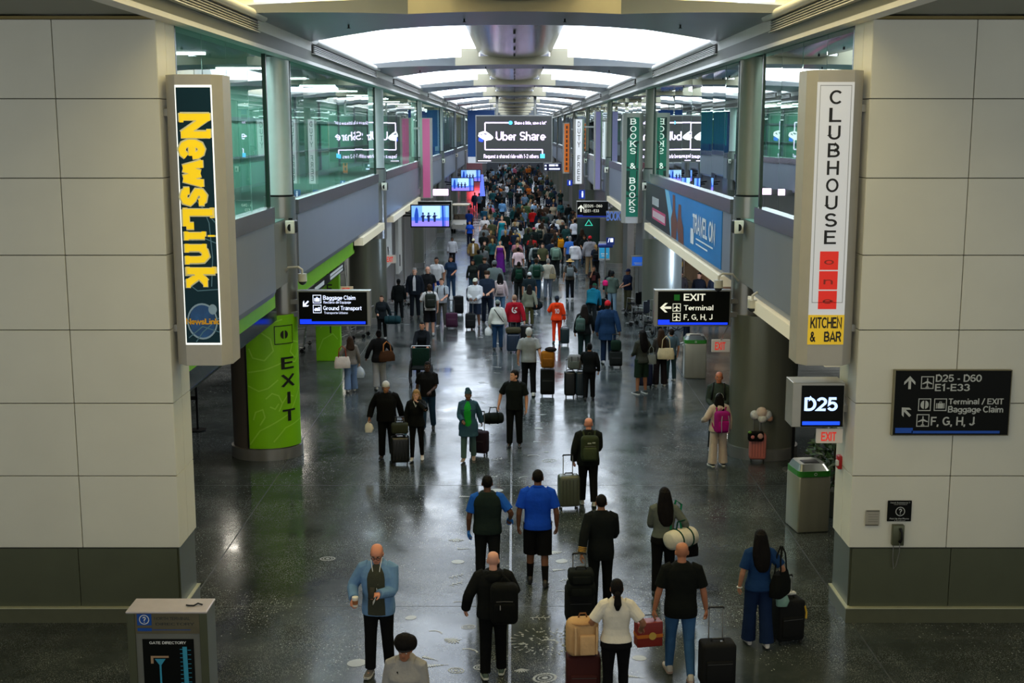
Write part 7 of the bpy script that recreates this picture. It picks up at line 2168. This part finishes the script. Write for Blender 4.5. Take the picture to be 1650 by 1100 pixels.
m = MB(); pl.rect(m, .10, .34, .9, .99, .006); m.obj('map_panel', M_BLK, t)
m = MB(); pl.text(m, 'GATE DIRECTORY', .21, .37, .78, .405, .01, .010); m.obj('lettering', M_TXT, t)
m = MB(); pl.poly(m, [(.72, .44), (.79, .44), (.80, .98), (.73, .98)], .010); pl.poly(m, [(.28, .6), (.45, .6), (.38, .68), (.38, .98), (.35, .98), (.35, .68)], .010)
for i in range(9):
    pl.rect(m, .68, .47 + i * .055, .72, .478 + i * .055, .010); pl.rect(m, .80, .48 + i * .06, .85, .488 + i * .06, .010)
m.obj('map_print', mat('map_cyan', (50, 150, 184), .5), t)
m = MB(); pl.rect(m, .22, .56, .5, .585, .010); pl.rect(m, .22, .585, .26, .66, .011); m.obj('map_print', mat('map_tan', (170, 140, 110), .5), t)

# storefront walls under the galleries beyond the second column
wl_ = struct(MB().bx(-5.35, -5.15, 47.8, END, 0, 3.8).obj('wall_store_left', M_DARKWALL))
m = MB()
for i in range(20):
    y = 48.4 + i * 4.6
    m.bx(-5.15, -5.10, y, y + .12, 0, 3.75)
m.obj('wall_mullion', M_STEEL, wl_)
for i, (a, b, z0, z1) in enumerate(((48.2, 50.4, 1.7, 3.75), (53.2, 54.8, .9, 3.6))):
    d = struct(MB().bx(-5.15, -4.98, a, b, z0, z1).obj('door_%d' % (i + 1), M_WHITE))
    MB().bx(-4.98, -4.95, a + .4, a + .46, z0 + .3, z0 + .8).obj('door_handle', M_BLACK, d)
struct(MB().bx(5.25, 5.45, 64.5, END, 0, 3.8).obj('wall_store_right', M_DARKWALL))
m = struct(MB().bx(5.0, 5.3, 47.2, 51.2, 0, 3.8).bx(5.0, 5.3, 55.0, 57.2, 0, 3.8).obj('wall_store_front', mat('store_pier', (96, 96, 92), .4, .3)))
struct(MB().bx(8.3, 8.5, 46.0, 65, 0, 3.8).obj('wall_store_back', mat('store_back', (120, 92, 70), .6, var=.2, vscale=2)))
# store shelves with stock, seen through the right opening
sh = thing('store_shelf', 'lit shelf of red and orange stock inside the store on the right', 'shelf', (6.4, 53.2, 0))
MB().bx(-.5, .9, .3, .35, 0, 2.4).bx(-.5, -.46, -.1, .35, 0, 2.4).bx(.86, .9, -.1, .35, 0, 2.4).obj('shelf_frame', M_BRONZE, sh)
for z in (.3, .75, 1.2, 1.65, 2.1):
    MB().bx(-.5, .9, -.1, .34, z, z + .03).obj('shelf_board', M_BRONZE, sh)
ps = random.Random(5)
for z in (.33, .78, 1.23, 1.68):
    for q in range(8):
        c = ps.choice(((190, 40, 30), (214, 110, 30), (210, 180, 60), (140, 30, 40), (220, 210, 190)))
        o = MB().rbox((0, 0, .11), (.13, .12, ps.uniform(.18, .26)), .03).obj('stock_pack', mat('stock_%d' % sum(c), c, .5), smooth=True, loc=(6.4 - .38 + q * .165, 53.25, z))
        tag(o, '%s pack on the lit store shelf on the right' % {(190, 40, 30): 'red', (214, 110, 30): 'orange', (210, 180, 60): 'yellow', (140, 30, 40): 'dark red', (220, 210, 190): 'cream'}[c], 'pack', 'packs on the store shelf')
area_light('store_lamp', (6.6, 51.5, 3.4), 1.0, 110, (1.0, .84, .62), (0, 0, 0), 6.0)
area_light('store_screen_light', (7.7, 43.0, 2.2), .8, 130, (.55, .7, 1.0), (pi / 2, 0, radians(40)), 1.8)
# blue store name letters projecting below the green blade sign
t = thing('store_sign', 'pale blue store name letters under the green blade sign', 'sign', (0, 0, 0))
p = at_depth(977, 340, 47.5); q = at_depth(1000, 356, 47.5)
pl = Plate((p.x, 47.5, p.z), (q.x - p.x, 0, 0), (0, 0, q.z - p.z), (0, -1, 0))
m = MB(); pl.text(m, 'BOOK', .02, .05, .98, .95, .02, .01); m.obj('lettering', mat('letter_blue', (90, 120, 190), .4, emit=.3), t)
MB().bx(p.x, 5.1, 47.52, 47.6, p.z - .08, p.z).obj('letter_rail', M_STEEL, t)
# restroom signs and small plates far right, lit store sign far left
for i, (px, Y, lab) in enumerate((((931, 314, 944, 320.5), 84.0, 'blue restroom sign above the gate sign on the right'), ((914, 290, 922, 299), 100.0, 'smaller blue restroom sign further along on the right'))):
    if i == 0:
        px = (933, 306, 944, 320)
    t, pl, a, b = box_sign('restroom_sign', lab, px, Y, .12, mat('restroom_blue', (22, 52, 160), .4, emit=.5))
    m = MB(); pl.disc(m, .5, .22, .12, .09, .01, 12); pl.poly(m, [(.36, .34), (.64, .34), (.6, .85), (.4, .85)], .01); m.obj('pictogram', M_TXTLIT, t)
    MB().bx(b.x - .02, 5.3, Y + .02, Y + .08, b.z + .2, b.z + .28).obj('bracket', M_STEEL, t)
t, pl, a, b = box_sign('store_sign', 'glowing white and pink store sign on the left below the pink banner', (696, 305, 722, 315), 66.0, .3, mat('store_glow', (240, 200, 240), .5, emit=1.6))
MB().bx(-5.2, a.x, 66.1, 66.2, b.z, a.z - .05).obj('bracket', M_STEEL, t)
# red lit wall and blue pylon at the left in the distance
struct(MB().bx(-4.9, -3.3, 128, 128.4, 0, 4.9).obj('wall_distant', mat('distant_wall', (150, 96, 100), .5, .2)))
area_light('red_lamp', (-3.9, 127.4, .6), .8, 40, (1.0, .12, .16), (radians(70), 0, 0), .6)
o = MB().loft([el((0, 0, 0), .26, .2, 16, 4), el((0, 0, 1.9), .10, .10, 16, 4)]).obj('light_pylon', mat('pylon_blue', (90, 110, 240), .4, emit=.9), smooth=True, loc=(-2.9, 112, 1.2)); tag(o, 'glowing blue pylon beyond the left televisions', 'pylon')
MB().bx(-.3, .3, -.3, .3, -1.2, 0).obj('pylon_base', M_BLACK, o)

# golf cart among the people at left
p = on_floor(742, 374)
t = thing('golf_cart', 'white electric passenger cart with a beige roof near the left televisions', 'cart', (p.x, p.y + .6, 0), radians(176))
MB().rbox((0, 0, 1.88), (1.25, 1.7, .10), .05).obj('roof', mat('cart_roof', (206, 192, 160), .5), t, smooth=True)
MB().loft([el((0, .75, .25), .56, .3, 18, 4), el((0, .78, .55), .58, .34, 18, 4), el((0, .68, .78), .52, .22, 18, 4), el((0, .6, .86), .44, .12, 18, 4)]).obj('front_cowl', mat('cart_white', (214, 208, 196), .35), t, smooth=True)
MB().rbox((0, -.2, .38), (1.16, 1.7, .22), .06).obj('chassis', M_BLACK, t, smooth=True)
for sx in (-1, 1):
    MB().tube([(sx * .55, .62, .8), (sx * .56, .68, 1.85)], .025, 8).tube([(sx * .55, -.72, .5), (sx * .56, -.72, 1.85)], .025, 8).obj('roof_post', M_STEEL, t, smooth=True)
    for y in (.62, -.7):
        MB().cyl((sx * .44, y, .23), (sx * .6, y, .23), .23, n=18).obj('wheel', M_BLACK, t, smooth=True)
    MB().ball((sx * .36, 1.06, .6), (.09, .04, .06)).obj('headlight', M_WHITE, t, smooth=True)
MB().rbox((0, -.1, .62), (1.05, .5, .28), .06).obj('seat', mat('cart_seat', (120, 104, 84), .7), t, smooth=True)
MB().rbox((0, -.38, .95), (1.05, .14, .5), .05).obj('backrest', mat('cart_seat', (120, 104, 84), .7), t, smooth=True)
MB().tube([(.25 + .17 * cos(a), .42 + .05 * sin(a), 1.0 + .16 * sin(a)) for a in [2 * pi * i / 18 for i in range(18)]], .015, 7, closed=True).obj('steering_wheel', M_BLACK, t, smooth=True)
# parked car outside the left glazing, seen past the column
t = thing('car', 'dark parked car seen between the left pier and the lime panel', 'car', (-9.2, 36.6, 0), radians(90))
prof = [(-2.2, .35), (-2.15, .75), (-1.7, .92), (-1.0, 1.0), (-.5, 1.42), (.9, 1.46), (1.6, 1.05), (2.2, .95), (2.25, .4)]
MB().prism(prof, (0, 0, 0), (0, 1, 0), (0, 0, 1), (1.75, 0, 0)).obj('car_body', mat('car_black', (26, 28, 30), .15, .3), t, bevel=.06)
MB().bx(-.02, 1.77, -.42, 1.2, 1.02, 1.36).obj('window', mat('car_glass', (16, 20, 22), .05), t)
for y in (-1.4, 1.4):
    for x in (-.02, 1.6):
        MB().cyl((x, y, .33), (x + .18, y, .33), .33, n=24).obj('tyre', M_BLACK, t, smooth=True)
        w = MB().cyl((x - .01, y, .33), (x + .19, y, .33), .10, n=16)
        for k in range(8):
            a = 2 * pi * k / 8
            w.tube([(x - .012, y, .33), (x - .012, y + .21 * cos(a), .33 + .21 * sin(a))], .022, 6)
            w.tube([(x + .192, y, .33), (x + .192, y + .21 * cos(a), .33 + .21 * sin(a))], .022, 6)
        w.obj('wheel_rim', M_STEEL, t, smooth=True)

# dark promotional stand with a glowing green outline among the crowd on the right
t = thing('promo_stand', 'dark green stand with a glowing teal triangle among the crowd on the right', 'stand', (4.3, 72.2, 0))
MB().rbox((0, 0, 1.1), (1.3, .5, 2.2), .04).obj('stand_body', mat('stand_dark_green', (14, 44, 36), .5), t, smooth=True)
pl = Plate((-.65, -.255, 2.2), (1.3, 0, 0), (0, 0, -1.0), (0, -1, 0))
m = MB(); pl.stroke(m, [(.34, .62), (.5, .3), (.66, .62), (.34, .62)], .035, .004); m.obj('lit_outline', mat('lit_teal', (60, 200, 170), .5, emit=.7), t)
# potted shrub by the right pier
t = thing('potted_shrub', 'green leafy shrub in a pot behind the litter bin on the right', 'plant', (5.9, 22.2, 0))
MB().cyl((0, 0, 0), (0, 0, .5), .28, .36, 24).obj('pot', mat('pot_grey', (110, 112, 104), .6), t, smooth=True)
lf = MB()
lr = random.Random(9)
for i in range(520):
    a, zz, rr_ = lr.uniform(0, 2 * pi), lr.uniform(.45, 1.75), lr.random() ** .5
    r0 = rr_ * (.5 if zz < 1.2 else .5 - (zz - 1.2) * .5)
    c = Vector((r0 * cos(a), r0 * sin(a), zz))
    d1 = Vector((lr.uniform(-1, 1), lr.uniform(-1, 1), lr.uniform(-.3, 1))).normalized() * .10
    d2 = d1.orthogonal().normalized() * .03
    lf.add([c - d1, c + d2, c + d1, c - d2], [(0, 1, 2, 3)])
lf.obj('foliage', mat('leaf_dark', (44, 74, 30), .55, var=.2), t)
MB().tube([(0, 0, .4), (.03, 0, .9), (0, .02, 1.4)], .03, 8).obj('stem', mat('bark', (70, 54, 40), .8), t, smooth=True)

# brass seams and shell inlays set in the floor
s = MB().bx(-.085, -.045, 4, END, 0.0005, .003)
s.obj('seam', mat('pale_metal_seam', (168, 170, 172), .25, .8), floor)
s2 = MB()
for y in (17.6, 24.0, 36.0, 48.0, 60.0):
    s2.bx(-12, 12, y, y + .012, .0005, .002)
for sx in (-1, 1):
    s2.bx(sx * 4.86, sx * 4.88, 12, END, .0005, .002)
s2.obj('seam_line', mat('dark_seam', (72, 76, 75), .4, .4), floor)
il = random.Random(11)
pts = [(528, 900), (735, 870), (738, 905), (745, 884), (735, 928), (740, 972), (755, 1010), (728, 1032), (575, 1068), (700, 1072), (730, 1030), (755, 1050), (735, 1080), (880, 880), (905, 904), (900, 918), (912, 934), (885, 1035), (878, 1092), (893, 890), (1030, 1060), (690, 1060), (790, 768), (860, 735), (885, 742), (880, 728), (800, 790), (868, 712), (790, 712), (785, 700), (796, 684), (872, 668), (868, 650), (790, 655), (770, 640), (780, 618), (868, 622), (860, 600), (775, 590), (850, 575), (800, 740), (845, 770), (640, 1035), (655, 1040), (662, 995), (1020, 1090), (870, 995), (700, 1020), (775, 1075), (840, 1080), (868, 690), (750, 800), (735, 940), (905, 955)]
inl = MB()
def shape(c, kind, sz, rot):
    lift = [0]
    def V2(x, y):
        return (c.x + sz * (x * cos(rot) - y * sin(rot)), c.y + sz * (x * sin(rot) + y * cos(rot)), .0035 + .0004 * lift[0])
    def blob(cx, cy, rx, ry, n=16):
        lift[0] += 1
        inl.add([V2(cx + rx * cos(2 * pi * i / n), cy + ry * sin(2 * pi * i / n)) for i in range(n)], [tuple(range(n))])
    def bar(x0, y0, x1, y1, w):
        lift[0] += 1
        d = Vector((x1 - x0, y1 - y0)).normalized() * w / 2
        inl.add([V2(x0 - d.y, y0 + d.x), V2(x1 - d.y, y1 + d.x), V2(x1 + d.y, y1 - d.x), V2(x0 + d.y, y0 - d.x)], [(0, 1, 2, 3)])
    if kind == 0:      # ring shell
        for r0 in (1.0, .62):
            for i in range(20):
                a, b = 2 * pi * i / 20, 2 * pi * (i + .85) / 20
                inl.add([V2(r0 * cos(a), r0 * .8 * sin(a)), V2(r0 * cos(b), r0 * .8 * sin(b)), V2(r0 * .78 * cos(b), r0 * .62 * sin(b)), V2(r0 * .78 * cos(a), r0 * .62 * sin(a))], [(0, 1, 2, 3)])
        blob(0, 0, .25, .2)
    elif kind == 1:    # fan
        for i in range(7):
            a = radians(30 + i * 20)
            bar(0, -.4, cos(a) * .95, sin(a) * .95 - .4, .17)
    elif kind == 2:    # disc
        blob(0, 0, .8, .7)
    elif kind == 3:    # spindle shell
        for i in range(7):
            blob(-.7 + i * .22, 0, .10, .10 + .04 * i)
        bar(-1.3, 0, -.6, 0, .08)
    elif kind == 4:    # weed
        bar(-.9, -.2, .9, .2, .12)
        for i in range(6):
            x = -.7 + i * .28
            bar(x, x * .22, x + .2, x * .22 + (.5 if i % 2 else -.5), .09)
    else:              # crescent
        for i in range(8):
            a, b = radians(200 + i * 18), radians(200 + (i + 1) * 18)
            inl.add([V2(cos(a), sin(a) * .8), V2(cos(b), sin(b) * .8), V2(cos(b) * .8, sin(b) * .6), V2(cos(a) * .8, sin(a) * .6)], [(0, 1, 2, 3)])
for i, (px, py) in enumerate(pts):
    c = on_floor(px, py)
    shape(c, i % 6, il.uniform(.10, .17), il.uniform(-.6, .6) + pi * (i % 2))
for y in range(27, 70):
    for sx in (-.75, .75):
        if il.random() < .8:
            shape(Vector((sx + il.uniform(-.4, .4) - .06, y + il.random(), 0)), il.randrange(6), il.uniform(.10, .18), il.uniform(0, 6))
bc = on_floor(880, 1033)
for i in range(90):
    a, r_ = il.uniform(0, 2 * pi), il.random() ** .5
    shape(bc + Vector((.42 * r_ * cos(a), .40 * r_ * sin(a), 0)), 2, il.uniform(.012, .03), a)
for i in range(26):
    a = 2 * pi * i / 26
    shape(bc + Vector((.47 * cos(a), .44 * sin(a), 0)), 3, .045, a)
for k_, f_ in enumerate(inl.f):
    q = [Vector(inl.v[v_]) for v_ in f_]
    if sum(((q[z_] - q[0]).cross(q[(z_ + 1) % len(q)] - q[0]) for z_ in range(len(q))), Vector()).z < 0:
        inl.f[k_] = f_[::-1]
io = inl.obj('shell_inlay', mat('pale_bronze_inlay', (150, 153, 147), .4, .2), floor, fixn=False)
io['kind'] = 'stuff'
